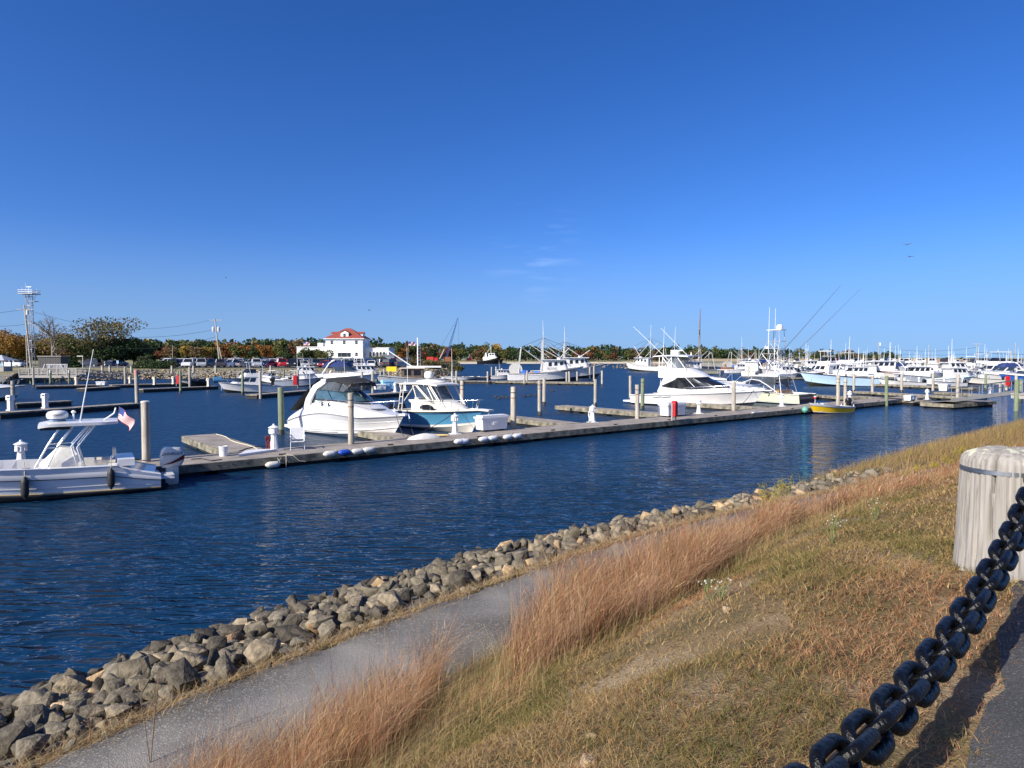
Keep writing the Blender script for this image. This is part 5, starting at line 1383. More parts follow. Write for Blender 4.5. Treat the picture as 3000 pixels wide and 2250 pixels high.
rope('mooring_line', [onB(B, 9.2, -.2, 1.45), onmain(1255, 2.3, DZ + .08)], .016, DROPE, 'black bow line of the white cruiser', sag=.12)

# ---------------------------------------------------------------- D: flybridge sport yacht
S = HS(L=12.6, B=4.3, fb=1.85, fs=1.0, dr=.8, rake=1.9, tw=.93, tm=.45, p=2.3, cr=.9, zc0=.12, zc1=.7, fl=1.6, sp=1.25)
D = thing('flybridge_yacht', 'large white flybridge sport yacht with black wraparound windows', 'boat')
hull(S, D, GEL, pm('dark bottom paint', (.02, .025, .03), .5))
rub(S, D, GEL, .05); rub(S, D, TRIM, .03, q=.27, name='boot_stripe'); rub(S, D, GELG, .014, q=.93, name='hull_line')
cockpit(S, D, .02, .30, .3, .55)
deck(S, D, GEL, .30, 1, -.02, .06)
mb = MB(); mb.box((-.45, 0, .33), (.95, 3.6, .16)); mb.build('swim_platform', GEL, D)
for tq in (.205, .285):
    for sd in (-1, 1):
        a_, b_ = hp(S, tq, .76), hp(S, tq + .085, .82); mb = MB(); mb.add([(a_.x, sd * (a_.y + .012), a_.z - .03), (b_.x, sd * (b_.y + .012), b_.z - .02), (b_.x, sd * (b_.y + .014), b_.z + .11), (a_.x + .25, sd * (a_.y + .014), a_.z + .08)], [(0, 1, 2, 3)]); mb.build('hull_vent', TRIM, D)
house = Cab([(1.78, 1.10, 11.3, 3.3, 1.0, 1.80, 4.2), (1.92, 1.5, 9.6, 3.0, 1.05, 1.78, 3.6), (3.02, 2.88, 6.7, 3.6, 1.45, 1.66, 1.7), (3.08, 3.02, 6.6, 3.4, 1.45, 1.68, 1.6)]); house.shell(D, GEL, 'deckhouse')
house.front(D, DGLASS, 5.03, 1.08, 1.97, off=.07, panes=3, gap=.0)
for sd in (-1, 1):
    rows = [[], []]
    for i in range(11):
        u = i / 10; k = 5.0 + .95 * u; hgt = (1 - u) ** .8
        pc = 1.52 - .14 * u
        for r_, v in ((0, pc - .46 * hgt), (1, pc + .47 * hgt)):
            p = house.pt(k, v) + house.nrm(k, v) * .06; rows[r_].append((p.x, sd * p.y, p.z))
    mb = MB(); mb.grid(rows); mb.build('side_window', DGLASS, D)
fb = Cab([(3.0, 2.86, 7.3, 3.1, 1.55, 1.72, 1.9), (3.35, 3.30, 6.7, 3.05, 1.45, 1.70, 1.6), (3.86, 3.78, 5.5, 3.15, 1.35, 1.62, 1.1)]); fb.shell(D, GEL, 'flybridge', top=True)
cu = Cab([(3.88, 3.82, 5.45, 3.5, 1.28, 1.45, .9), (5.0, 5.02, 5.0, 3.4, 1.2, 1.3, .7)])
cu.front(D, pm('bridge enclosure vinyl', (.20, .23, .26), .1, .3, 4, alpha=.5, spec=.6), 4.9, .03, .97, 'enclosure_panel', panes=3, gap=.06); cu.window(D, MATS['bridge enclosure vinyl'], 5.0, 5.6, .03, .97, 'enclosure_panel')
mb = MB(); rows = []
for i in range(9):
    x = 5.9 - 3.6 * i / 8; hw = 1.5 - (.25 if i == 0 else 0)
    rows.append([(x, y * hw, 5.06 + .08 * math.sin(PI * i / 8) + .07 * (1 - y * y)) for y in (-1, -.6, 0, .6, 1)])
rb = [[(a, b2, c - .10) for a, b2, c in r] for r in rows]; mb.grid(rows); mb.grid(rb, flip=True); a_, b_ = per(rows), per(rb); mb.grid([a_ + [a_[0]], b_ + [b_[0]]]); mb.build('hard_top', GEL, D, smooth=40)
for sd in (-1, 1):
    tubes(D, 'top_leg', [[(3.0, sd * 1.6, 2.9), (2.95, sd * 1.38, 5.0)], [(3.3, sd * 1.6, 2.95), (3.3, sd * 1.36, 5.0)], [(4.3, sd * 1.46, 3.85), (4.2, sd * 1.3, 5.0)], [(4.2, sd * 1.46, 3.85), (3.2, sd * 1.36, 5.0)], [(3.5, sd * 1.5, 3.8), (4.3, sd * 1.34, 5.0)], [(5.75, sd * 1.3, 3.7), (4.75, sd * 1.28, 5.0)]], .036, WTUBE, 7)
    tubes(D, 'ladder_rail', [[(2.75, sd * .9 - .3, .7), (3.05, sd * .9 - .3, 3.0)]], .026, WTUBE)
    tubes(D, 'bridge_rail', [[(3.1, sd * 1.62, 4.25), (3.9, sd * 1.55, 4.3)]], .022, CHROME)
    # outriggers
    tubes(D, 'outrigger', [[(6.9, sd * 1.75, 2.05), (4.6, sd * 1.95, 4.4), (.6, sd * 2.3, 8.1)]], [.028, .022, .012], WTUBE)
mb = MB(); mb.box((3.9, 0, 4.1), (.9, 1.6, .6)); mb.build('helm_console', WCANV, D)
mb = MB(); mb.box((3.35, .3, 4.15), (.4, .6, .9)); mb.build('helm_chair', GELC, D)
dome(D, 3.1, .75, 5.2, .30, .42, 'satellite_dome'); dome(D, 3.7, .5, 5.22, .24, .36, 'satellite_dome'); dome(D, 4.15, -.3, 5.2, .24, .34, 'radar_pedestal')
mb = MB(); mb.box((4.15, -.3, 5.62), (1.35, .12, .1)); mb.build('radar_bar', GEL, D)
antenna(D, 3.1, -1.0, 5.1, 3.0, .1); antenna(D, 4.3, -1.0, 5.1, 2.9, .1); antenna(D, 5.1, .6, 5.12, .35, 0, .06)
bow_rail(S, D, .36, .985, .62, .22, 7, .02, tip=.3)
p_ = hp(S, 1, 1.0); mb = MB(); mb.box((p_.x + .15, 0, p_.z + .03), (1.2, .5, .09)); mb.build('bow_pulpit', GEL, D)
mb = MB(); mb.tube([(p_.x - .1, 0, p_.z - .1), (p_.x + .45, 0, p_.z - .25), (p_.x + .3, .15, p_.z - .5)], .06, 6); mb.build('anchor', pm('dark steel', (.08, .08, .09), .4, metal=.8), D)
place2(D, S, (2196, 1200), (1848, 1184), -1); D.scale.z *= .92
rope('mooring_line', [onB(D, 11.8, -.3, 1.75), onmain(2195, 1.2, DZ + .1)], .02, DROPE, 'dark bow line of the flybridge yacht', sag=.1)

# ---------------------------------------------------------------- E: cream express boat with tuna tower
S = HS(L=10.8, B=3.6, fb=1.65, fs=1.05, dr=.7, rake=1.5, tw=.95, tm=.45, p=2.3, cr=.92, zc0=.12, zc1=.6, fl=1.5, sp=1.4)
E = thing('tower_fishing_boat', 'cream hulled fishing boat with tall aluminium tower and dark red transom', 'boat')
GALU0 = pm('satin aluminium', (.50, .51, .53), .35, .08, 6, metal=.6)
CREAMH = pm('cream green gelcoat', (.68, .71, .46), .3, .05, 1.5, coat=.3)
hull(S, E, CREAMH, pm('green bottom paint', (.02, .12, .09), .5))
strip(S, .25, .33, 0, 1, off=.008, m=2).build('boot_top', WHITEP, E, smooth=40); strip(S, .30, .325, 0, 1, off=.014, m=1).build('boot_line', pm('dark green stripe', (.01, .07, .06), .5), E)
rub(S, E, GEL, .05)
p0, p1 = hp(S, 0, .27), hp(S, 0, .98); mb = MB(); mb.add([(-.012, -p0.y, p0.z), (-.012, p0.y, p0.z), (-.012, p1.y, p1.z), (-.012, -p1.y, p1.z)], [(0, 1, 2, 3)]); mb.build('transom_panel', pm('dark mahogany', (.075, .018, .016), .3, .4, 5, stretch=(1, 8, 1), coat=.5), E)
text_part(E, 'SHANNON RAY', .40, (-.022, 0, .68), (PI / 2, 0, -PI / 2), pm('silver lettering', (.55, .56, .58), .3, metal=.6), shear=.1)
cockpit(S, E, .03, .33, .28, .5, GEL, GEL); deck(S, E, GEL, .33, 1, -.02, .06)
trunk(S, E, GEL, .33, .99, lambda t: .45 * min(1, (1 - t) / .35), inset=.4, top=.6)
we = Cab([(2.0, 2.05, 7.6, 4.7, 1.1, 1.5, 1.2), (2.85, 2.95, 6.4, 4.5, 1.1, 1.4, .9)])
we.front(E, pm('sea glass', (.05, .07, .09)), 4.8, .05, .96, panes=3, gap=.10)
for sd in (-1, 1):
    mb = MB(); mb.add([(4.6, sd * 1.5, 1.95), (7.0, sd * 1.3, 2.0), (6.2, sd * 1.28, 2.45), (5.4, sd * 1.36, 2.35)], [(0, 1, 2, 3)]); mb.build('side_window', DGLASS, E)
    tubes(E, 'window_arch', [[(7.4, sd * 1.25, 2.05), (6.3, sd * 1.3, 2.55), (5.4, sd * 1.38, 2.45), (4.4, sd * 1.5, 1.9), (3.4, sd * 1.62, 1.2)]], .06, GEL, 6)
    mb = MB(); mb.add([(6.3, sd * 1.22, 2.85), (4.4, sd * 1.4, 2.85), (3.6, sd * 1.45, 2.8), (3.7, sd * 1.5, 1.4), (4.6, sd * 1.46, 1.95), (6.2, sd * 1.3, 2.5)], [tuple(range(6))]); mb.build('side_curtain', pm('smoked curtain', (.07, .08, .09), .1, .3, 4, alpha=.75, spec=.6), E)
mb = MB(); mb.box((5.0, 0, 2.96), (3.0, 2.7, .12)); mb.box((4.7, 0, 3.08), (2.0, 1.9, .14)); mb.build('hard_top', GEL, E)
for z, x0, x1, w, nm in ((5.35, 3.9, 5.6, 1.5, 'tower_platform_rail'), (6.7, 3.7, 5.0, 1.05, 'tower_basket_rail')):
    MB().tube([(x0, -w / 2, z), (x1, -w / 2, z), (x1, w / 2, z), (x0, w / 2, z)], .035, 6, closed=True).build(nm, ALU, E)
mb = MB(); mb.box((4.35, 0, 5.95), (1.3, 1.0, .06)); mb.build('tower_floor', ALU, E)
mb = MB(); mb.box((4.4, 0, 7.95), (1.5, 1.1, .07)); mb.build('tower_sunshade', GEL, E)
for sd in (-1, 1):
    tubes(E, 'tower_leg', [[(6.6, sd * 1.45, 1.6), (5.6, sd * .75, 5.35), (5.0, sd * .52, 6.7), (4.95, sd * .5, 7.95)], [(3.0, sd * 1.6, 1.05), (3.9, sd * .75, 5.35), (3.8, sd * .52, 6.7), (3.9, sd * .5, 7.95)], [(4.9, sd * 1.5, 1.5), (4.6, sd * .75, 5.35)], [(3.7, sd * 1.58, 1.2), (4.2, sd * .75, 5.9)]], .034, GALU0, 7)
    tubes(E, 'tower_brace', [[(6.2, sd * 1.2, 3.0), (4.2, sd * .75, 5.35)], [(3.4, sd * 1.2, 3.0), (5.5, sd * .75, 5.35)], [(3.9, sd * .75, 5.35), (4.9, sd * .5, 6.7)]], .022, GALU0, 6)
    tubes(E, 'tower_rung', [[(3.35, sd * 1.35, 1.9 + .4 * k), (3.35 + .3, sd * 1.33, 1.9 + .4 * k)] for k in range(9)], .018, ALU, 5)
    tubes(E, 'outrigger', [[(4.6, sd * 1.2, 4.0), (1.6, sd * 1.6, 7.2), (-2.6, sd * 2.1, 12.0)]], [.034, .026, .014], pm('dark outrigger tube', (.16, .19, .24), .4, metal=.5))
    tubes(E, 'outrigger_stay', [[(8.6, sd * 1.2, 1.9), (5.2, sd * 1.25, 5.2)]], .028, ALU)
    antenna(E, 4.9, sd * .6, 5.4, 5.0, -.05, .026)
dome(E, 4.1, 0, 8.0, .30, .55, 'satellite_dome'); mb = MB(); mb.box((5.2, 0, 6.05), (.4, .9, .3)); mb.build('tower_helm', GEL, E)
mb = MB(); mb.box((3.6, .2, 1.0), (.6, 2.4, .9)); mb.build('teak_bait_station', TEAK, E)
mb = MB(); mb.box((2.2, 0, .75), (.6, .6, .5)); mb.build('fighting_chair', GEL, E)
bow_rail(S, E, .40, .98, .62, .25, 6, .02)
tubes(E, 'fishing_rod', [[(1.2, 1.5, 1.1), (.6, 1.8, 2.9)], [(1.5, 1.5, 1.1), (1.3, 1.9, 2.8)], [(.8, -1.5, 1.1), (.4, -1.7, 2.7)]], .012, BLACKR, 5)
c = P(2342, 1187); hd = R(131); off = Matrix.Rotation(hd, 3, 'Z') @ Vector((0, hp(S, 0, .3).y, 0)); E.location = (c.x - off.x, c.y - off.y, 0); E.rotation_euler = (0, 0, hd); E.scale.z = .9
for o in E.children:
    if o.name.split('.')[0] in ('windscreen', 'side_window', 'window_arch', 'side_curtain', 'hard_top', 'satellite_dome', 'antenna', 'teak_bait_station', 'outrigger') or o.name.startswith('tower'): o.location.x -= 1.2

# ---------------------------------------------------------------- F: yellow skiff
S = HS(L=4.9, B=1.75, fb=.95, fs=.52, dr=.25, rake=.75, tw=.82, tm=.5, p=2.1, cr=.80, zc0=.02, zc1=.18, fl=1.1, sp=1.6)
Fk = thing('yellow_skiff', 'yellow wooden skiff with grey gunwale and black outboard tied to the dock', 'boat')
hull(S, Fk, pm('yellow hull paint', (.80, .50, .012), .4, .08, 2), pm('red bottom paint', (.10, .02, .02), .6))
strip(S, .80, 1.0, 0, 1, off=.03, m=2).build('gunwale_strake', pm('pale grey paint', (.56, .57, .60), .5, .08, 4), Fk, smooth=40); rub(S, Fk, TRIM, .014, q=.80, name='strake_line'); strip(S, .25, .30, 0, 1, off=.006, m=1).build('white_waterline', WHITEP, Fk)
deck(S, Fk, GELG, .76, 1, .02, .02, 6, 'fore_deck'); cockpit(S, Fk, .02, .77, .10, .12, MATS['pale grey paint'], GELG)
for x in (1.2, 2.6):
    mb = MB(); mb.box((x, 0, .42), (.3, 1.35, .05)); mb.build('thwart', MATS['pale grey paint'], Fk)
mb = MB(); mb.box((3.3, 0, .62), (.5, .7, .5)); mb.build('console_box', GELG, Fk)
mb = MB(); mb.box((1.9, .3, .5), (.25, .25, .3)); mb.build('white_pail', WHITEPL, Fk)
o_ = outboard(Fk, .12, 0, .62, .92, BLACKP); o_.rotation_euler = (0, R(24), 0)
for y in (-.6, .6):
    mb = MB(); mb.lathe([(.05, 0), (.05, .16)], 8, (.1, y, .52)); mb.build('stern_post', MATS['pale grey paint'], Fk)
mb = MB(); mb.lathe([(.02, 0), (.02, .55), (.09, .56), (.1, .72), (.02, .74)], 10, (4.3, .1, .78)); mb.build('bow_marker', WHITEPL, Fk); mb = MB(); mb.lathe([(.104, .50), (.108, .64)], 10, (4.3, .1, .78)); mb.build('marker_band', REDP, Fk)
place2(Fk, S, (2381, 1212), (2499, 1208), 1)
ds = (Vector(Fk.location) - D0).dot(DN)
if ds > -1.15: Fk.location = tuple(Vector(Fk.location) - DN * (ds + 1.15))
rope('mooring_line', [onB(Fk, 4.8, 0, .9), onmain(2300, .5, DZ + .05)], .02, ROPE, 'pale bow line of the yellow skiff', sag=.06)
# ================================================================== FAR SHORES
LAWN = pm('autumn lawn', (.17, .17, .06), .95, .35, .5, bump=.6, bscale=4, dirt=(.22, .18, .09))
MARSH = pm('marsh grass', (.26, .23, .11), .95, .35, .08, bump=.4, bscale=1.5, dirt=(.16, .17, .07))
DUNE = pm('dune grass', (.40, .31, .18), .95, .3, .06, bump=.4, bscale=1.5, dirt=(.28, .22, .12))
SAND = pm('pale sand', (.50, .44, .34), .95, .15, .3)
LOTM = asphalt('lot asphalt', (.14, .14, .145), (.22, .22, .21), .1)
STONEF = pm('far shore stone', (.22, .21, .18), .9, .5, 1.2, bump=1, bscale=6)
def land(name, front, inland, offs, mats, parts=None):
    """strips of ground going inland from a waterline; each strip its own structure object"""
    for (o0, z0), (o1, z1), (nm, mt) in zip(offs[:-1], offs[1:], mats):
        mb = MB(); mb.grid([[(p.x + d.x * o0, p.y + d.y * o0, z0) for p, d in zip(front, inland)], [(p.x + d.x * o1, p.y + d.y * o1, z1) for p, d in zip(front, inland)]])
        struct(mb.build(nm, mt, smooth=60))
fr = [P(*q) for q in ((-1500, 1150), (-700, 1140), (0, 1127), (60, 1122), (300, 1114), (470, 1110), (700, 1108), (1000, 1108), (1150, 1108), (1270, 1109), (1315, 1106))] + [Vector((-13, 175, 0)), Vector((-24, 240, 0)), Vector((-38, 330, 0))]
inl = [Vector((-.15, 1, 0))] * 9 + [Vector((-.2, 1, 0)), Vector((-.7, .7, 0)), Vector((-1, .35, 0)), Vector((-1, .2, 0)), Vector((-1, .2, 0))]
land('shore', fr, inl, [(-2, -1), (3.6, 1.55), (7, 1.85), (9.5, 1.9), (11, 1.95), (330, 2.5)], [('stone_shore', STONEF), ('lawn', LAWN), ('road', LOTM), ('verge', LAWN), ('back_land', LAWN)])
# parking lot slab
mb = MB(); mb.add([(-118, 159, 2.06), (-16, 157, 2.06), (-30, 246, 2.30), (-122, 248, 2.30)], [(0, 1, 2, 3)]); struct(mb.build('parking_lot', LOTM))
# far wooded shore across the channel
xs = list(range(-900, 1000, 60)); fw = [Vector((x, 452 + 16 * math.sin(x * .011) + 9 * math.sin(x * .05), 0)) for x in xs]; up = [Vector((0, 1, 0))] * len(fw)
land('far', fw, up, [(-4, -.8), (10, 1.1), (26, 1.9), (2400, 4.0)], [('beach', SAND), ('far_marsh', MARSH), ('far_land', MARSH)])
# right hand shore with its lot
fr3 = [Vector((78, 352, 0)), Vector((80, 333, 0)), Vector((100, 305, 0))] + [P(*q) for q in ((2300, 1078), (2600, 1085), (3000, 1092), (3600, 1100))]
in3 = [Vector((.4, 1, 0))] * 7
land('right', fr3, in3, [(-2, -1), (5, 1.6), (9, 1.9), (46, 2.0), (60, 2.3), (140, 3.3), (700, 3.6)], [('stone_shore', STONEF), ('verge', MARSH), ('right_lot', LOTM), ('verge', MARSH), ('dune', DUNE), ('dune', DUNE)])

# stones of the far shore
def shore_stones(name, pts, n, rlo, rhi, seed, label):
    g = random.Random(seed); VV, FF, TT = [], [], []; k = 0
    for i in range(n):
        u = g.random() * (len(pts) - 1); j = int(u); p = pts[j].lerp(pts[j + 1], u - j); w = g.uniform(-.4, 4.4)
        r = g.uniform(rlo, rhi); v, f = ROCKS[g.randrange(16)]; a = g.uniform(0, 6.3)
        M = np.array(Matrix.Rotation(a, 3, 'Z'))
        VV.append(v @ M.T * r + np.array((p.x - .15 * w, p.y + w, max(0, w * .38) + r * .25))); FF.append(f + k); TT.append(np.tile(np.array(ROCKC[g.choice([0, 1, 2, 4, 6, 7, 9, 1, 4, 3])]) * 1.15, (len(v), 1))); k += len(v)
    stuff(link(name, np_mesh(name, np.concatenate(VV), np.concatenate(FF), ROCKM, np.concatenate(TT), nper=3)), label, 'stones')
shore_stones('shore_stones', fr[2:11], 2600, .22, .52, 31, 'riprap stones along the far left shore')
shore_stones('shore_stones', fr3[2:6], 700, .4, .9, 32, 'riprap stones along the far right shore')
jt = [P(1640, 1078), P(1900, 1080), P(1985, 1084)]
shore_stones('jetty_stones', jt, 260, .4, .9, 33, 'low stone jetty right of the trawlers')

# ------------------------------------------------------------------ foliage
LEAFM = attr_mat('foliage', .75, var=.2, nscale=.8, transl=.25, spec=.2)
BARK = pm('grey bark', (.22, .19, .16), .9, .3, 4, bump=.6, bscale=10)
def leaf_quads(cent, size, cols, g, n):
    """n quads at centres (n,3)"""
    a = g.normal(size=(n, 3)); a /= np.linalg.norm(a, axis=1, keepdims=True); b = np.cross(a, g.normal(size=(n, 3))); b /= np.linalg.norm(b, axis=1, keepdims=True)
    s = (size * g.uniform(.6, 1.3, n))[:, None]; a = a * s * .5; b = b * s * .36
    V = np.stack([cent - a - b * .4, cent + b, cent + a, cent - b], 1).reshape(-1, 3); F = np.arange(n * 4).reshape(-1, 4)
    c = np.array(cols)[g.integers(0, len(cols), n)] * g.uniform(.7, 1.3, (n, 1)); return V, F, np.repeat(np.clip(c, 0, 1), 4, axis=0)
def crown_pts(blobs, per, g, shell=.55):
    out = []
    for (x, y, z, rx, rz) in blobs:
        n = max(4, int(per * rx * rx)); d = g.normal(size=(n, 3)); d /= np.linalg.norm(d, axis=1, keepdims=True); r = shell + (1 - shell) * g.random((n, 1)) ** .6
        out.append(np.array([x, y, z]) + d * r * np.array([rx, rx, rz]))
    return np.concatenate(out)
PINE = [(.035, .060, .022), (.045, .075, .028), (.028, .048, .02)]
OLIVE = [(.10, .115, .030), (.13, .13, .04), (.08, .09, .028)]
ORANGE = [(.27, .12, .03), (.31, .15, .035), (.22, .09, .025)]
RUSTL = [(.17, .065, .035), (.21, .09, .045), (.13, .055, .03)]
YELL = [(.36, .25, .045), (.30, .20, .05), (.24, .18, .05)]
BROWN = [(.16, .11, .055), (.20, .14, .07), (.13, .09, .045)]
def blobs_round(g, R_, H, nb=9):
    return [(g.normal() * R_ * .42, g.normal() * R_ * .42, H * g.uniform(.38, .88), R_ * g.uniform(.38, .62), R_ * g.uniform(.32, .5)) for _ in range(nb)]
def blobs_cone(g, R_, H, nb=9):
    return [(g.normal() * R_ * .12, g.normal() * R_ * .12, H * (.12 + .84 * k / nb), max(.12 * R_, R_ * (1 - k / nb) * .95), H / nb * .8) for k in range(nb)]
def branch(mb, p, d, L, r, depth, g, spread=.6, up=.25):
    q = p + d * L * .5 + Vector((g.normal() * .04 * L, g.normal() * .04 * L, 0)); e = p + d * L
    mb.tube([p, q, e], [r, r * .82, r * .62], 6 if depth > 1 else 4, cap=False)
    if depth == 0: return
    for k in range(3 if depth > 1 else 3):
        nd = (d + Vector((g.normal() * spread, g.normal() * spread, g.normal() * spread * .5 + up))).normalized()
        branch(mb, p + d * L * g.uniform(.55, 1.0), nd, L * g.uniform(.55, .8), r * .58, depth - 1, g, spread, up)
def trunk_mesh(g, H, r, depth, spread=.6):
    mb = MB(); branch(mb, Vector((0, 0, -.3)), Vector((g.normal() * .04, g.normal() * .04, 1)).normalized(), H * .36, r, depth, g, spread); return mb.mesh('trunk', BARK, smooth=60)
TREE_CACHE = {}
def tree_data(kind, cols, seed, H=10, R_=4, per=26, size=.8, depth=2, shape='round', nb=10):
    g = np.random.default_rng(seed)
    bl = blobs_round(g, R_, H, nb) if shape == 'round' else blobs_cone(g, R_, H, nb)
    c = crown_pts(bl, per, g); V, F, T = leaf_quads(c, size, cols, g, len(c))
    return np_mesh('crown', V, F, LEAFM, T), trunk_mesh(g, H, .035 * H, depth)
def tree(loc, data, label, cat='tree', group=None, s=1.0, rz=0.0, name='tree', sz=None):
    t = thing(name, label, cat, loc, rz, group, s)
    if sz: t.scale = (s, s, s * sz)
    link('crown', data[0], t); link('trunk', data[1], t)
    return t
# the wood as a mass
g = np.random.default_rng(77); Vs, Fs, Ts = [], [], []; k = 0
for i in range(720):
    px = g.uniform(-150, 2640); d = g.uniform(478, 560)
    yt = np.interp(px, [-150, 300, 560, 900, 1150, 1260, 1420, 1600, 1850, 2100, 2250, 2400, 2520, 2640], [1000, 1003, 1004, 1003, 1010, 1012, 1020, 1022, 1024, 1027, 1026, 1031, 1038, 1046]) + g.normal() * 5 - 3
    if px > 2250 and g.random() < .3: continue
    x = (px - 1500) / FPX * d; H = max(3, (1046 - yt) / FPX * d + 2.4); r = g.uniform(.28, .42) * H * 1.15
    cl = [PINE, PINE, PINE, OLIVE, OLIVE, BROWN, RUSTL, ORANGE, YELL][g.choice(9, p=[.24, .22, .16, .17, .1, .04, .035, .02, .015])]
    bl = [(x + g.normal() * r * .3, d + g.normal() * r * .3, 2 + H * g.uniform(.35, .85), r * g.uniform(.5, .8), r * g.uniform(.4, .6)) for _ in range(5)] + [(x, d, 2 + H * .3, r * .9, H * .3)]
    c = crown_pts(bl, 100 / (r * r) * .55, g); V, F, T = leaf_quads(c, r * .42, cl, g, len(c)); Vs.append(V); Fs.append(F + k); Ts.append(T); k += len(V)
stuff(link('far_wood', np_mesh('far_wood', np.concatenate(Vs), np.concatenate(Fs), LEAFM, np.concatenate(Ts))), 'autumn wood of pines and oaks along the far shore', 'wood')
# trees of the front row that one can tell apart
KIND = {}
for i, (nm, cl, sh) in enumerate((('dark pine', PINE, 'round'), ('olive green oak', OLIVE, 'round'), ('orange maple', ORANGE, 'round'), ('rust red maple', RUSTL, 'round'), ('yellow leafed tree', YELL, 'round'), ('brown thinning tree', BROWN, 'round'), ('cedar', PINE, 'cone'))):
    KIND[nm] = tree_data(nm, cl, 100 + i, 10, 4.2, 15, 1.15, 1, sh)
row = [(395, 'rust red maple', 330), (430, 'dark pine', 345), (480, 'rust red maple', 335), (500, 'brown thinning tree', 330), (545, 'yellow leafed tree', 340), (575, 'brown thinning tree', 330), (610, 'yellow leafed tree', 335), (660, 'orange maple', 345), (690, 'olive green oak', 335), (712, 'orange maple', 340), (745, 'dark pine', 330),
       (775, 'orange maple', 330), (800, 'orange maple', 345), (818, 'olive green oak', 320), (842, 'cedar', 300), (862, 'rust red maple', 320), (1150, 'olive green oak', 320), (1180, 'orange maple', 340), (1205, 'dark pine', 350), (1230, 'rust red maple', 470), (1265, 'dark pine', 470), (1300, 'rust red maple', 470), (1345, 'olive green oak', 470), (1395, 'brown thinning tree', 470), (1430, 'dark pine', 475), (1480, 'olive green oak', 475), (1545, 'dark pine', 475), (1600, 'brown thinning tree', 475), (1695, 'rust red maple', 475), (1715, 'rust red maple', 478), (1750, 'dark pine', 475), (1790, 'rust red maple', 478), (1840, 'olive green oak', 475), (1870, 'brown thinning tree', 475), (2175, 'brown thinning tree', 475), (2260, 'olive green oak', 475), (2410, 'dark pine', 470), (2450, 'dark pine', 465), (2500, 'dark pine', 440), (2545, 'dark pine', 420), (2625, 'dark pine', 400), (2775, 'dark pine', 380), (2815, 'dark pine', 390)]
marks = {395: 'at the left edge of the far wood', 862: 'just left of the white building', 842: 'left of the white building'}
for i, (px, kd, d) in enumerate(row):
    x = (px - 1500) / FPX * d; yt = np.interp(px, [380, 900, 1150, 1300, 1500, 1850, 2260, 2450, 2550, 2640, 2815], [1009, 1012, 1015, 1020, 1028, 1030, 1032, 1036, 1042, 1048, 1051]) + (i * 37 % 7 - 3)
    z0 = 2.3 if d < 400 or px > 2400 else 1.9
    H = max(2.2, (1046 - yt) / FPX * d + 4.5 - z0); n_ = sum(1 for q in row[:i] if q[1] == kd) + 1
    tree((x, d, z0), KIND[kd], f'{kd} {["first", "second", "third", "fourth", "fifth", "sixth", "seventh", "eighth", "ninth", "tenth", "eleventh", "twelfth", "thirteenth", "fourteenth"][n_ - 1]} from the left along the front of the far wood', 'tree', 'trees along the front of the far wood', H / 10, i * 1.3, kd.replace(' ', '_') if 'tree' in kd or 'oak' in kd or 'maple' in kd or 'pine' in kd else 'cedar_tree')
# left grove, nearer and larger
def grove(px, d, z0, ytop, label, cols, seed, R_, per, size, shape='round', depth=3, nb=12, name='tree', flat=None):
    x = (px - 1500) / FPX * d; H = (1046 - ytop) / FPX * d + 4.5 - z0
    g = np.random.default_rng(seed); bl = blobs_round(g, R_, H, nb) if shape == 'round' else blobs_cone(g, R_, H, nb)
    if flat: bl = [(a, b, H * (flat + (1 - flat) * g.random()) * .92, c, e * .6) for a, b, _, c, e in bl]
    t = thing(name, label, 'tree', (x, d, z0))
    if per:
        c = crown_pts(bl, per, g); V, F, T = leaf_quads(c, size, cols, g, len(c)); link('crown', np_mesh('crown', V, F, LEAFM, T), t)
    link('trunk', trunk_mesh(g, H * (1.15 if not per else .9), .03 * H, depth, .5 if per else .66), t)
    return t
grove(22, 190, 2.0, 962, 'orange leafed maple at the left edge behind the leaning pole', ORANGE + YELL, 201, 5.0, 60, .5, name='maple_tree')
grove(-25, 195, 2.0, 965, 'dull orange maple cut by the left edge', ORANGE + BROWN, 202, 5.0, 60, .5, name='maple_tree')
grove(75, 200, 2.0, 985, 'olive brown oak behind the leaning utility pole', OLIVE + BROWN, 203, 5.5, 60, .5, name='oak_tree')
grove(120, 196, 2.0, 995, 'olive oak under the bare tree', OLIVE + YELL, 204, 5.0, 60, .5, name='oak_tree')
grove(153, 186, 2.0, 906, 'tall bare grey tree without leaves right of the lookout tower', BROWN, 205, 4.5, 0, .4, depth=5, name='bare_tree')
grove(170, 190, 2.0, 965, 'thin brown tree right of the bare tree', BROWN, 206, 5.0, 16, .42, name='thinning_tree')
grove(205, 196, 2.0, 985, 'olive and rust oak between the bare tree and the spreading tree', OLIVE + RUSTL, 207, 5.0, 55, .5, name='oak_tree')
grove(300, 176, 2.0, 936, 'spreading half bare oak with dark trunk at the lawn', OLIVE + BROWN, 208, 7.5, 10, .5, flat=.55, nb=22, depth=4, name='oak_tree')
grove(278, 178, 2.0, 994, 'dark green lower tree under the spreading oak', PINE + OLIVE, 209, 5.0, 60, .5, name='oak_tree')
grove(348, 180, 2.0, 996, 'dense dark evergreen right of the spreading oak', PINE, 210, 4.8, 80, .5, name='evergreen_tree')
grove(392, 184, 2.0, 1003, 'dark evergreen at the right end of the left grove', PINE, 211, 4.4, 80, .5, name='evergreen_tree')
grove(425, 152, 1.9, 1030, 'small bushy pine on the stone shore', PINE + [(.09, .10, .04)], 212, 3.2, 110, .32, shape='cone', nb=8, name='pine_tree')
grove(480, 150, 1.7, 1062, 'low dark shrub right of the small pine', PINE, 213, 2.4, 130, .3, name='shrub')
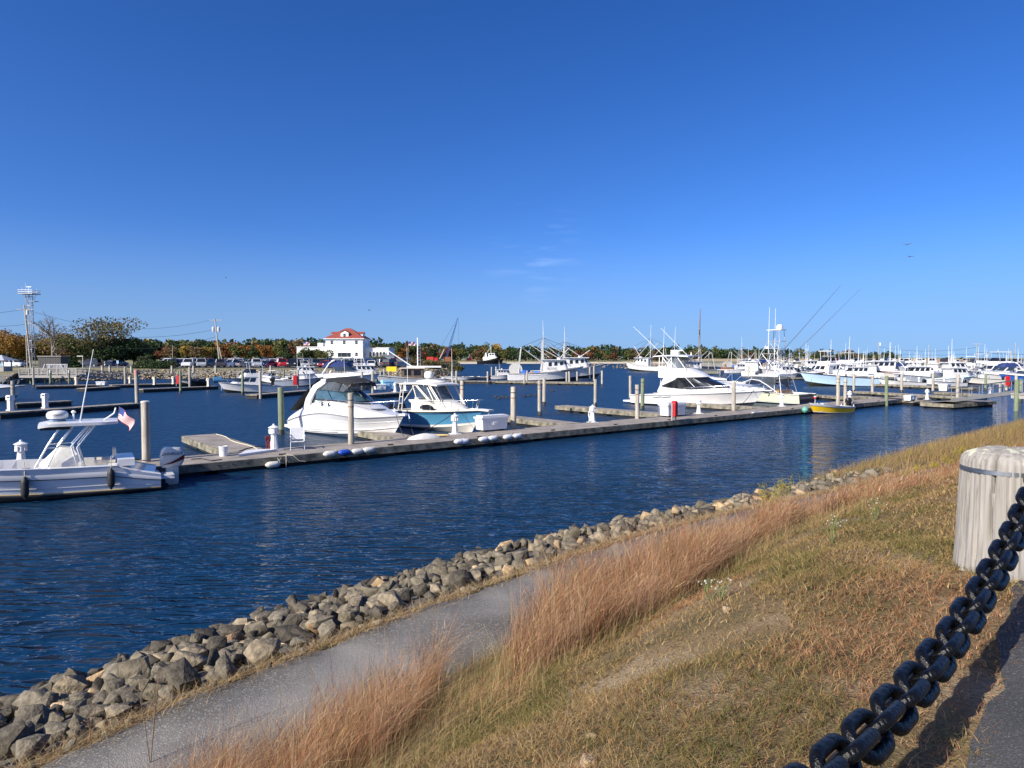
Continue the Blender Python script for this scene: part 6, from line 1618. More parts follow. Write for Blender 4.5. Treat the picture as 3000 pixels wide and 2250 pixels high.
grove(210, 160, 2.0, 1040, 'dark yew bush beside the slatted gate', PINE, 214, 2.4, 120, .35, shape='cone', name='shrub')
grove(895, 240, 2.3, 1023, 'round green tree before the left wing of the white building', OLIVE + PINE, 215, 2.9, 130, .4, name='linden_tree')
grove(940, 242, 2.3, 1026, 'wider green tree before the corner of the white building', OLIVE, 216, 3.2, 110, .4, name='linden_tree')
grove(920, 246, 2.3, 1024, 'green tree between the two lindens by the white building', PINE + OLIVE, 217, 2.4, 110, .4, name='linden_tree')
grove(1112, 250, 2.3, 1048, 'clipped round bush by the right wing of the white building', OLIVE, 218, 2.6, 150, .35, name='round_bush')
grove(1086, 252, 2.3, 1046, 'narrow conical yew by the right wing of the white building', PINE, 219, .9, 500, .3, shape='cone', name='yew_bush')
grove(970, 158, 2.0, 1060, 'small green tree on the verge behind the navy canvas boat', OLIVE, 220, 1.6, 200, .3, shape='cone', name='young_tree')
for i, (px, d, yt, R_) in enumerate(((1215, 172, 1066, 3), (1245, 176, 1064, 3), (1285, 178, 1068, 3.2), (1338, 170, 1078, 1.8))):
    grove(px, d, 1.6, yt, f'brown salt shrub {["at the left", "second from the left", "third from the left", "nearest the channel"][i]} on the point behind the hard top', BROWN + OLIVE, 230 + i, R_, 90, .4, depth=1, name='salt_shrub')

# ------------------------------------------------------------------ white harbour building
BW = pm('white clapboard', (.80, .80, .79), .6, .04, 2, bump=.2, bscale=3); ROOFR = pm('red brown shingle', (.26, .060, .040), .85, .25, 1.5, bump=.4, bscale=6); WGL = pm('dark pane', (.03, .04, .05), .15, .3, 2)
BDY = 262; bz = 2.3
def bx(px): return (px - 1500) / FPX * BDY
def bzy(y): return 4.5 + (1046 - y) / FPX * BDY
bld = thing('harbour_building', 'white three storey building with red hipped roof behind the car park', 'building', (bx(1009), BDY, bz))
def Bx(px): return bx(px) - bx(1009)
def Bz(y): return bzy(y) - bz
x0, x1, ze = Bx(955.4), Bx(1063), Bz(991.5); dp = 13.0; za = Bz(960)
MB().box(((x0 + x1) / 2, dp / 2, ze / 2), (x1 - x0, dp, ze)).build('wall', BW, bld)
mb = MB(); o_ = .7; xm = (x0 + x1) / 2
mb.add([(x0 - o_, -o_, ze), (x1 + o_, -o_, ze), (x1 + o_, dp + o_, ze), (x0 - o_, dp + o_, ze), (xm - 1, dp / 2, za), (xm + 1, dp / 2, za)], [(0, 1, 5, 4), (1, 2, 5), (2, 3, 4, 5), (3, 0, 4), (3, 2, 1, 0)]); roof = mb.build('roof', ROOFR, bld)
MB().box((xm, dp / 2, ze - .12), (x1 - x0 + 2 * o_, dp + 2 * o_, .22)).build('eaves', BW, bld)
def dormer(cx, cy, w, h, ang, z):
    e = bpy.data.objects.new('dormer', None); COL.objects.link(e); e.parent = bld; e.location = (cx, cy, z); e.rotation_euler = (0, 0, ang)
    mb = MB(); mb.prism([(-w / 2, 0, 0), (w / 2, 0, 0), (w / 2, 0, h * .7), (0, 0, h), (-w / 2, 0, h * .7)], (0, 0, 0), (0, 4.2, 0)); mb.build('dormer_wall', BW, e)
    for sx in (-1, 1):
        mb = MB(); mb.add([(sx * (w / 2 + .25), -.25, h * .7 - .02), (0, -.25, h + .12), (0, 4.3, h + .12), (sx * (w / 2 + .25), 4.3, h * .7 - .02)], [(0, 1, 2, 3)]); mb.build('dormer_roof', ROOFR, e)
    window(e, 0, -.03, h * .36, .9, 1.1)
def window(par, cx, cy, cz, w, h, rot=0.0):
    f = bpy.data.objects.new('window', None); COL.objects.link(f); f.parent = par; f.location = (cx, cy, cz); f.rotation_euler = (0, 0, rot)
    MB().box((0, 0, 0), (w + .22, .06, h + .22)).build('frame', WHITEP, f)
    for sz in (-1, 1): MB().box((0, -.035, sz * h * .26), (w, .03, h * .46)).build('pane', WGL, f)
def window1(par, cx, cy, cz, w, h, rot=0.0):
    f = bpy.data.objects.new('window', None); COL.objects.link(f); f.parent = par; f.location = (cx, cy, cz); f.rotation_euler = (0, 0, rot)
    MB().box((0, 0, 0), (w + .2, .06, h + .2)).build('frame', WHITEP, f); MB().box((0, -.035, 0), (w, .03, h)).build('pane', WGL, f)
dormer(xm, .6, 3.0, 2.7, 0, ze + .3); dormer(x0 + .9, dp / 2, 3.4, 2.4, -PI / 2, ze + .25); dormer(x1 - .9, dp / 2, 3.4, 2.4, PI / 2, ze + .25)
for px in (973, 1009, 1044.7): window(bld, Bx(px), -.04, Bz(1003), .95, 1.3)
for px in (973, 1044.7): window(bld, Bx(px), -.04, Bz(1038), .95, 1.3)
for a, b2 in ((990, 1000), (1001, 1017), (1018, 1028)): window1(bld, (Bx(a) + Bx(b2)) / 2, -.04, Bz(1039.5), Bx(b2) - Bx(a), 1.6)
MB().box((Bx(1009), -.5, Bz(1047)), (6.4, 1.0, .25)).build('entrance_canopy', BW, bld)
for a, b2 in ((991, 1001), (1003, 1014), (1017, 1027)): window1(bld, (Bx(a) + Bx(b2)) / 2, -.04, Bz(1056), Bx(b2) - Bx(a), 1.6)
MB().box((Bx(1009), -.04, 1.05), (1.8, .06, 2.1)).build('door', WGL, bld)
for k in range(3): window(bld, x1 + .04, 2.5 + 4 * k, Bz(1006), .8, 1.1, PI / 2); window(bld, x1 + .04, 2.5 + 4 * k, Bz(1038), .8, 1.1, PI / 2)
xl = Bx(868); MB().box(((xl + x0) / 2 - .02, dp / 2 + 1, Bz(1017) / 2), (x0 - xl - .04, dp, Bz(1017))).build('left_wing', BW, bld)
MB().box(((xl + x0) / 2, dp / 2 + 1, Bz(1017) + .1), (x0 - xl + .5, dp + .4, .25)).build('left_wing_parapet', WHITEP, bld)
for px in (923, 945): MB().box((Bx(px), dp / 2 + 2, Bz(1017) + 1.0), (2.2, 2.0, 1.6)).build('roof_unit', GELG, bld)
xr = Bx(1135); MB().box(((xr + x1) / 2 + .02, dp / 2 + 3, Bz(1019) / 2), (xr - x1 - .04, dp, Bz(1019))).build('right_wing', BW, bld)
MB().box(((xr + x1) / 2, dp / 2 + 3, Bz(1019) + .1), (xr - x1 + .5, dp + .4, .25)).build('right_wing_parapet', WHITEP, bld)
for px in (1082, 1091.5, 1102, 1112, 1122): window1(bld, Bx(px), 2.46, Bz(1038), .85, 1.75)
shed = thing('grey_shed', 'low blue grey shed right of the white building', 'shed', (bx(1148), 255, 2.3)); MB().box((0, 0, 1.4), (5, 4, 2.8)).build('wall', pm('blue grey siding', (.18, .21, .26), .8), shed); MB().box((0, 0, 2.9), (5.6, 4.6, .25)).build('roof', GREYW, shed)

# ------------------------------------------------------------------ cars
TYRE = pm('tyre', (.015, .015, .016), .8); RIM = pm('wheel rim', (.45, .46, .48), .35, metal=.7); TAIL = pm('tail lamp', (.35, .01, .01), .3); HEAD = pm('head lamp', (.75, .76, .78), .15)
def car_meshes(kind):
    L, W, H = {'sedan': (4.6, 1.8, 1.45), 'suv': (4.7, 1.9, 1.75), 'pickup': (5.5, 2.0, 1.85)}[kind]
    hood, belt = {'sedan': (.88, .92), 'suv': (1.05, 1.08), 'pickup': (1.12, 1.15)}[kind]
    def section(x, w, z0, z1): return [(x, -w, z0), (x, w, z0), (x, w * 1.0, (z0 + z1) / 2 + .1), (x, w * .93, z1), (x, -w * .93, z1), (x, -w, (z0 + z1) / 2 + .1), (x, -w, z0)]
    mb = MB(); w = W / 2; xs = [(-L / 2, .86, .42, belt * .88), (-L / 2 + .12, .97, .30, belt), (-L * .2, 1, .26, belt), (L * .18, 1, .26, belt), (L * .34, .99, .28, hood), (L / 2 - .15, .95, .30, hood * .9), (L / 2, .82, .42, hood * .72)]
    rows = [section(x, w * f, a, b2) for x, f, a, b2 in xs]; mb.grid(rows); mb.add(rows[0][:-1], [tuple(range(6))]); mb.add(rows[-1][:-1], [tuple(range(6))]); body = mb.mesh('body', WHITEP, smooth=35)
    cx = {'sedan': (-L * .36, -L * .18, L * .06, L * .25), 'suv': (-L * .48, -L * .44, L * .08, L * .24), 'pickup': (-L * .08, -L * .04, L * .14, L * .26)}[kind]
    gl = MB(); top = H; b0, b1, t1, t0 = cx
    gl.add([(b0, -w * .92, belt), (b0, w * .92, belt), (t0, w * .92, belt), (t0, -w * .92, belt), (b1, -w * .76, top - .05), (b1, w * .76, top - .05), (t1, w * .76, top - .05), (t1, -w * .76, top - .05)], [(0, 1, 5, 4), (1, 2, 6, 5), (2, 3, 7, 6), (3, 0, 4, 7), (4, 5, 6, 7)]); glass = gl.mesh('glass', DGLASS)
    rf = MB(); rf.box(((b1 + t1) / 2, 0, top - .02), (t1 - b1 + .08, W * .78, .07))
    for sx in (-1, 1):
        for a, b2 in (((b0, belt), (b1, top - .03)), ((t0, belt), (t1, top - .03)), (((b0 + t0) / 2, belt), ((b1 + t1) / 2, top - .03))): rf.bar((a[0], sx * w * .925, a[1]), (b2[0], sx * w * .77, b2[1]), .09, .09)
    if kind == 'pickup': rf.box((-L * .29, 0, belt + .02), (L * .36, W * .84, .06))
    roof = rf.mesh('roof_frame', WHITEP); wm = MB(); wm.tube([(0, -.11, 0), (0, .11, 0)], .34, 14); wheel = wm.mesh('tyre', TYRE, smooth=40); rm = MB(); rm.tube([(0, -.118, 0), (0, .118, 0)], .2, 10); rim = rm.mesh('rim', RIM, smooth=40)
    lm = MB(); lm.box((0, 0, 0), (.06, .3, .16))
    return dict(L=L, W=W, body=body, glass=glass, roof=roof, wheel=wheel, rim=rim, lamp=lm.mesh('lamp', TAIL), belt=belt)
CARD = {k: car_meshes(k) for k in ('sedan', 'suv', 'pickup')}
CARC = {'white': (.72, .73, .73), 'silver': (.42, .44, .46), 'dark grey': (.06, .065, .07), 'black': (.012, .013, .015), 'navy blue': (.02, .04, .12), 'dark red': (.22, .012, .018), 'bright red': (.45, .02, .02), 'grey': (.20, .21, .22), 'beige': (.42, .36, .27), 'blue': (.03, .10, .30)}
def car(kind, colr, loc, rz, label, group):
    D_ = CARD[kind]; t = thing('parked_car', label, 'car', loc, rz, group, 1.12); m = pm('car paint ' + colr, CARC[colr], .25, .04, 2, coat=.6)
    for nm, me in (('body', D_['body']), ('roof_frame', D_['roof'])):
        o = link(nm, me, t); o.material_slots[0].link = 'OBJECT'; o.material_slots[0].material = m
    link('window_glass', D_['glass'], t)
    for sx in (-1, 1):
        for sy in (-1, 1):
            o = link('wheel', D_['wheel'], t); o.location = (sx * D_['L'] * .31, sy * (D_['W'] / 2 - .12), .34); r_ = link('rim', D_['rim'], o)
    for sx, m2, nm in ((-1, TAIL, 'tail_lamp'), (1, HEAD, 'head_lamp')):
        for sy in (-1, 1):
            o = link(nm, D_['lamp'], t); o.location = (sx * (D_['L'] / 2 - .02), sy * D_['W'] * .37, D_['belt'] * .78); o.material_slots[0].link = 'OBJECT'; o.material_slots[0].material = m2
ORD = ['first', 'second', 'third', 'fourth', 'fifth', 'sixth', 'seventh', 'eighth', 'ninth', 'tenth', 'eleventh', 'twelfth', 'thirteenth', 'fourteenth', 'fifteenth', 'sixteenth', 'seventeenth', 'eighteenth', 'nineteenth', 'twentieth', 'twenty-first', 'twenty-second', 'twenty-third', 'twenty-fourth', 'twenty-fifth', 'twenty-sixth']
cr_ = random.Random(44); seq = ['white', 'dark grey', 'silver', 'white', 'black', 'grey', 'navy blue', 'white', 'silver', 'dark red', 'dark grey', 'white', 'beige', 'black', 'blue']
front = [(505, 'suv', 'black'), (527, 'suv', 'navy blue'), (556, 'pickup', 'white'), (590, 'pickup', 'silver'), (612, 'pickup', 'dark grey'), (645, 'suv', 'dark grey'), (682, 'suv', 'white'), (716, 'sedan', 'grey'), (752, 'suv', 'silver'), (786, 'sedan', 'navy blue'), (826, 'pickup', 'bright red'), (858, 'suv', 'black'), (890, 'sedan', 'silver'), (926, 'suv', 'dark grey'), (958, 'sedan', 'dark red'), (990, 'suv', 'white'), (1022, 'sedan', 'black'), (1052, 'sedan', 'silver'), (1088, 'sedan', 'white'), (1116, 'suv', 'grey'), (1146, 'suv', 'black'), (1172, 'pickup', 'dark grey')]
for i, (px, kd, cl) in enumerate(front):
    d = 163 + 1.5 * math.sin(i * 2.1); car(kd, cl, ((px - 1500) / FPX * d, d, 2.07), R(cr_.choice([-65, -110, 70, 115, -80])) , f'{cl} {kd} {ORD[i]} from the left in the front harbour lot row', 'cars in the harbour lot')
for rw, (d0, z, nm, n) in enumerate(((178, 2.13, 'second', 21), (200, 2.2, 'third', 20), (224, 2.27, 'back', 18))):
    for i in range(n):
        px = 500 + (1195 - 500) * i / (n - 1) + cr_.uniform(-6, 6); kd = cr_.choice(['sedan', 'suv', 'suv', 'pickup']); cl = seq[(i * 7 + rw * 3) % len(seq)]; d = d0 + cr_.uniform(-.8, .8)
        car(kd, cl, ((px - 1500) / FPX * d, d, z), R(cr_.choice([-90, 90]) + cr_.uniform(-6, 6)), f'{cl} {kd} {ORD[i]} from the left in the {nm} harbour lot row', 'cars in the harbour lot')
for i, (px, d, kd, cl, rz) in enumerate(((28, 165, 'pickup', 'white', 10), (52, 168, 'suv', 'dark grey', 5), (262, 172, 'suv', 'black', 185), (285, 178, 'pickup', 'white', 175), (330, 190, 'sedan', 'blue', 0), (345, 186, 'sedan', 'blue', 178))):
    car(kd, cl, ((px - 1500) / FPX * d, d, 2.0), R(rz), ['white pickup beside the kiosk at the left edge', 'dark grey car behind the leaning pole', 'black car under the spreading oak', 'white pickup behind the black car under the oak', 'blue car left behind the dark evergreen', 'blue car right behind the dark evergreen'][i], 'cars behind the left grove')
for rw, (d0, n, p0, p1) in enumerate(((1.0, 24, 2190, 3010), (1.13, 20, 2420, 3010))):
    for i in range(n):
        px = p0 + (p1 - p0) * i / (n - 1) + cr_.uniform(-7, 7); d = np.interp(px, [2150, 2300, 2600, 3000], [318, 302, 250, 214]) * d0; kd = cr_.choice(['sedan', 'suv', 'pickup', 'suv']); cl = seq[(i * 4 + rw * 5) % len(seq)]
        car(kd, cl, ((px - 1500) / FPX * d, d, 2.02), R(cr_.choice([60, -120, 75])), f'{cl} {kd} {ORD[i]} from the left in the {["front", "back"][rw]} lot row across the marina', 'cars across the right marina')

# ------------------------------------------------------------------ poles, wires, tower
def pole(name, label, base, top, r=.15, cross=None, cat='utility pole', mat=None):
    t = thing(name, label, cat, tuple(base)); b, e = Vector(base), Vector(top); MB().tube([(0, 0, -.5), e - b], [r, r * .7], 8).build('shaft', mat or PILEW, t, smooth=60)
    if cross:
        z = (e - b).z * cross[0]; c = (e - b) * cross[0]; MB().box(c, (cross[1], .12, .12)).build('cross_arm', GREYW, t)
        for k in range(4): MB().lathe([(.05, 0), (.06, .1), (.03, .2)], 8, c + Vector((cross[1] * (-.45 + .3 * k), 0, .06))).build('insulator', GELG, t)
    return t
pb, pt_ = PD(92, 1078, 150), PD(71, 894, 150); pA = pole('utility_pole', 'tall leaning utility pole at the left with cross arm and brace', (pb.x, 150, 1.9), pt_, .22, (.93, 3.6))
MB().tube([(pt_ - pb) * .80, (pt_ - pb) * .80 + Vector((4.2, .2, -3.4))], .09, 6).build('brace', PILEW, pA); MB().lathe([(.3, 0), (.3, .9), (.2, 1)], 10, (pt_ - pb) * .86 + Vector((.5, 0, 0))).build('transformer', GELG, pA)
MB().tube([(-.6, -.4, -.3), (pt_ - pb) * .55 + Vector((-.25, -.1, 0))], .13, 7).build('stub_pole', PILEW, pA)
pb2, pt2 = PD(645, 1070, 166), PD(630, 934, 166); pC = pole('utility_pole', 'utility pole with two transformers behind the parked cars', (pb2.x, 166, 1.95), pt2, .2, (.97, 3.2))
for sx in (-1, 1): MB().lathe([(.32, 0), (.34, .1), (.34, 1.0), (.2, 1.15)], 12, (pt2 - pb2) * .82 + Vector((sx * .65, 0, -.5))).build('transformer', GELG, pC, smooth=40)
MB().tube([(.9, 0, -.3), (pt2 - pb2) * .45 + Vector((.3, 0, 0))], .14, 7).build('stub_pole', PILEW, pC)
def wire(label, a, b, sag, r=.025, mat=None):
    a, b = Vector(a), Vector(b); o = MB().tube([a.lerp(b, k / 14) - Vector((0, 0, 4 * sag * (k / 14) * (1 - k / 14))) for k in range(15)], r, 4).build('power_line', mat or BLACKR); return tag(o, label, 'power line', 'power lines')
wire('uppermost power line between the two left utility poles', pt2 + Vector((-1.2, 0, -.3)), pt_ + Vector((1.2, 0, -1.2)), 3.0)
wire('middle power line between the two left utility poles', pt2 + Vector((-.2, 0, -2.6)), pt_ + Vector((.2, 0, -3.6)), 2.6, .03)
wire('lowest power line between the two left utility poles', pt2 + Vector((0, 0, -4.4)), pt_ + Vector((0, 0, -5.5)), 3.4, .035)
for i, z in enumerate((-.9, -4.2, -7.0)): wire(f'power line leaving the leaning pole to the left, {["top", "middle", "bottom"][i]} one', pt_ + Vector((0, 0, z)), PD(-260, 897 + 26 * i, 138), 1.2, .03)
# lookout / antenna tower
tw = thing('lookout_tower', 'steel lattice tower with railed lookout platform behind the leaning pole', 'tower', (PD(94, 1070, 176).x, 176, 2.0))
TWM = pm('galvanised steel', (.34, .36, .40), .5, .2, 3, metal=.4)
tw.scale = (.68, .68, 1); tz = lambda y: (1046 - y) / FPX * 176 + 2.5
hx = [(-1.0, -.8), (.7, -.8), (.7, .8), (-1.0, .8)]
for x, y in hx: MB().tube([(x, y, -.3), (x * .9 - .35, y * .9, tz(862))], .11, 7).build('leg', TWM, tw)
for k in range(7):
    z0, z1 = tz(1050) + (tz(870) - tz(1050)) * k / 7, tz(1050) + (tz(870) - tz(1050)) * (k + 1) / 7
    for a, b2 in ((0, 1), (1, 2), (2, 3), (3, 0)): MB().tube([(*hx[a], z0), (*hx[b2], z1)], .05, 5).build('brace', TWM, tw); MB().tube([(*hx[a], z1), (*hx[b2], z1)], .05, 5).build('strut', TWM, tw)
MB().box((-.3, 0, tz(862)), (5.4, 4.6, .22)).build('platform', TWM, tw); MB().box((1.3, 0, tz(884)), (2.2, 2.6, .14)).build('lower_platform', TWM, tw)
for z in (tz(857), tz(852)): MB().tube([(-3, -2.3, z), (2.4, -2.3, z), (2.4, 2.3, z), (-3, 2.3, z)], .05, 5, closed=True).build('guard_rail', TWM, tw)
for x in (-3, -1.65, -.3, 1.05, 2.4):
    for y in (-2.3, 2.3): MB().tube([(x, y, tz(862)), (x, y, tz(851))], .04, 5).build('rail_post', TWM, tw)
MB().tube([(-.4, 0, tz(862)), (-.4, 0, tz(842))], .12, 7).build('mast', WTUBE, tw); MB().box((-.4, 0, tz(841.5)), (1.9, .15, .18)).build('radar_bar', WTUBE, tw)
for x, y0 in ((-3, 840), (2.4, 846), (-1.7, 830)): MB().tube([(x, 0, tz(862)), (x, 0, tz(y0))], .035, 5).build('antenna', WTUBE, tw)
for x in (-3, 2.4): MB().tube([(x, 0, tz(862)), (x * .4, 0, tz(885))], .07, 6).build('knee_brace', TWM, tw)
# other poles and masts
for px, y0, y1, d, lb, arm in [(505, 1062, 1011, 290, 'pole before the far wood left of the transformer pole', 0), (2575, 1066, 1000, 262, 'utility pole with transformer left among the right marina masts', 1), (2720, 1066, 1010, 275, 'bare pole in the middle of the right marina', 0), (2862, 1076, 1006, 222, 'utility pole with cross arm right of the marina middle', 2), (2974, 1074, 1004, 236, 'bare pole near the right edge', 0), (2386, 1070, 1033, 300, 'white post before the dark trees on the right', 0), (2426, 1080, 1041, 280, 'grey pole left of the thin outriggers', 0), (2785, 1072, 1046, 260, 'lamp post left of the cross arm pole', 3), (2894, 1070, 1042, 262, 'lamp post right of the cross arm pole', 3), (243, 1085, 1044, 148, 'street lamp right of the slatted gate', 3), (346, 1085, 1058, 150, 'blue sign post on the lawn', 4)]:
    b, e = PD(px, y0, d), PD(px + (1 if arm == 0 else -1), y1, d); t = pole('lamp_post' if arm == 3 else ('sign_post' if arm == 4 else 'utility_pole'), lb, tuple(b), tuple(e), .13 if arm < 3 else .07, (.97, 3) if arm == 2 else None, 'lamp post' if arm == 3 else ('sign' if arm == 4 else 'utility pole'), WHITEP if arm == 3 else None)
    if arm == 1: MB().lathe([(.3, 0), (.34, .1), (.34, 1.1), (.2, 1.2)], 10, (e - b) * .8 + Vector((.6, 0, 0))).build('transformer', GELG, t)
    if arm == 3: MB().box((e - b) + Vector((-.5, 0, .05)), (1.3, .3, .15)).build('lamp_head', GEL, t)
    if arm == 4: MB().box((e - b) + Vector((0, -.08, -.2)), (.5, .04, .7)).build('sign_plate', pm('blue sign', (.25, .40, .55), .5), t)
q = PD(2965, 1070, 230); pole('mooring_dolphin', 'dark pair of leaning timbers near the right edge', tuple(q), tuple(PD(2962, 1028, 230)), .22, None, 'timber')
q1, q2 = PD(2862, 1018, 222), PD(2575, 1016, 262); wire('upper power line across the right marina', q1, q2, 1.4, .035); wire('lower power line across the right marina', q1 - Vector((0, 0, 2)), q2 - Vector((0, 0, 2)), .8, .04); wire('power line running off the right edge', q1 - Vector((0, 0, 1.6)), PD(3150, 1040, 205), .3, .05)
fl = flag('flag', 'distant stars and stripes flag on a pole left of the white building', PD(890, 1063, 240), 2.2, 1.3, R(0), 7.4, .2, WTUBE)
fl2 = flag('flag', 'distant stars and stripes flag above the dark wheelhouse boat', PD(1197, 1062, 200), 2.0, 1.2, R(8), 6.1, .2, WTUBE)
# bollards and chain along the far road
for i, px in enumerate((385, 504, 567, 632, 853 - 60, 300, 322)):
    b = P(px, 1088, 1.8); t = thing('road_bollard', ['timber bollard below the dark evergreen', 'timber bollard left of the white pickup', 'timber bollard before the white pickup', 'timber bollard beside the transformer pole', 'timber bollard left of the red pickup', 'timber bollard on the lawn by the spreading oak', 'timber bollard on the lawn right of the spreading oak'][i], 'bollard', tuple(b), 0, 'road bollards')
    MB().lathe([(.22, -.3), (.21, 1.0), (.15, 1.08)], 10).build('post', PILEW, t, smooth=40); MB().lathe([(.225, .85), (.225, .9)], 10).build('strap', BLACKR, t)
# ------------------------------------------------------------------ wooden pier with gate and gangway at the left
d_ = 115; zd = 1.5
pr = thing('wooden_pier', 'grey wooden pier with railing and lattice panels before the stone shore', 'pier', (PD(156, 1107, d_).x, d_, 0))
xa, xb = PD(72, 1107, d_).x - pr.location.x, PD(238, 1107, d_).x - pr.location.x
for i in range(12): MB().box((xa + (xb - xa) * (i + .5) / 12, 0, zd - .1), ((xb - xa) / 12 - .03, 2.4, .12)).build('deck_board', GREYW, pr)
MB().box(((xa + xb) / 2, -1.25, zd - .28), (xb - xa, .1, .35)).build('fascia', GREYW, pr)
for i in range(7):
    x = xa + (xb - xa) * i / 6
    for y in (-1.2, 1.2): MB().box((x, y, zd + .45), (.14, .14, 1.25)).build('rail_post', GREYW, pr)
    if i < 6:
        w_ = (xb - xa) / 6
        for y in (-1.2, 1.2):
            MB().box((x + w_ / 2, y, zd + 1.1), (w_, .12, .08)).build('top_rail', GREYW, pr); MB().box((x + w_ / 2, y, zd + .18), (w_, .08, .08)).build('bottom_rail', GREYW, pr)
            for k in range(7): MB().box((x + w_ * (k + .5) / 7, y, zd + .62), (.09, .03, .86)).build('baluster', GREYW, pr)
for x in (xa + 1, xa + 3.5, 0, xb - 3.5, xb - 1): MB().tube([(x, 0, -1), (x, 0, zd - .2)], .14, 8).build('support_pile', PILEG, pr)
GALU = pm('dull aluminium', (.30, .30, .29), .5, .15, 4, metal=.3)
gw = thing('far_gangway', 'aluminium gangway with railings sloping from the wooden pier to the far dock', 'gangway', (0, 0, 0))
a_, b_ = PD(232, 1098, d_), PD(398, 1117, 122)
MB().bar(a_, b_, 1.3, .2).build('walkway', GALU, gw)
for sd in (-.65, .65):
    up_ = Vector((0, sd, 1.05)); MB().tube([a_ + up_, b_ + up_], .04, 6).build('hand_rail', GALU, gw); MB().tube([a_ + up_ * .55 + Vector((0, sd * .45, 0)), b_ + up_ * .55 + Vector((0, sd * .45, 0))], .03, 6).build('mid_rail', GALU, gw)
    for k in range(10): q = a_.lerp(b_, k / 9); MB().tube([q + Vector((0, sd, 0)), q + up_], .03, 5).build('rail_post', GALU, gw)
gate = thing('slatted_gate', 'white slatted gate with diagonal braces on the wooden pier', 'gate', (PD(166, 1085, 118).x, 118, zd))
for k in range(15): MB().box((-1.6 + 3.2 * k / 14, 0, .95), (.1, .05, 1.7)).build('slat', pm('whitewashed wood', (.50, .50, .50), .8, .15, 4), gate)
for z in (.2, 1.7): MB().box((0, -.05, z), (3.4, .07, .12)).build('rail', MATS['whitewashed wood'], gate)
for sx in (-1, 1): MB().bar((sx * 1.7, -.3, .0), (sx * .9, -.2, 1.7), .1, .1).build('brace', MATS['whitewashed wood'], gate); MB().bar((sx * 2.2, -.8, 0), (sx * 1.9, -.1, 1.8), .12, .12).build('wing_post', MATS['whitewashed wood'], gate)
sh_ = thing('dark_shed', 'dark grey plank shed behind the slatted gate', 'shed', (PD(157, 1085, 136).x, 136, 1.6))
for k in range(9): MB().box((-2 + .5 * k, 0, 1.5), (.47, 2.4, 3.0)).build('plank_wall', pm('dark plank', (.075, .072, .075), .85, .2, 5), sh_)
MB().box((.1, 0, 3.06), (4.8, 2.8, .14)).build('roof', GREYW, sh_)
ks = thing('kiosk', 'small kiosk with pale hipped roof at the left edge', 'kiosk', (PD(6, 1095, 122).x, 122, 1.6))
MB().box((0, 0, .6), (2.2, 2.2, 1.2)).build('base', GREYW, ks); mb = MB(); mb.add([(-1.7, -1.7, 2.3), (1.7, -1.7, 2.3), (1.7, 1.7, 2.3), (-1.7, 1.7, 2.3), (0, 0, 3.3)], [(0, 1, 4), (1, 2, 4), (2, 3, 4), (3, 0, 4), (3, 2, 1, 0)]); mb.build('roof', pm('pale shingle', (.36, .38, .42), .8), ks)
for sx in (-1, 1):
    for sy in (-1, 1): MB().box((sx, sy, 1.8), (.15, .15, 1.3)).build('post', GREYW, ks)
MB().box((0, -1.12, 1.6), (1.6, .05, .9)).build('notice_board', pm('blue notice', (.22, .36, .50), .6), ks)
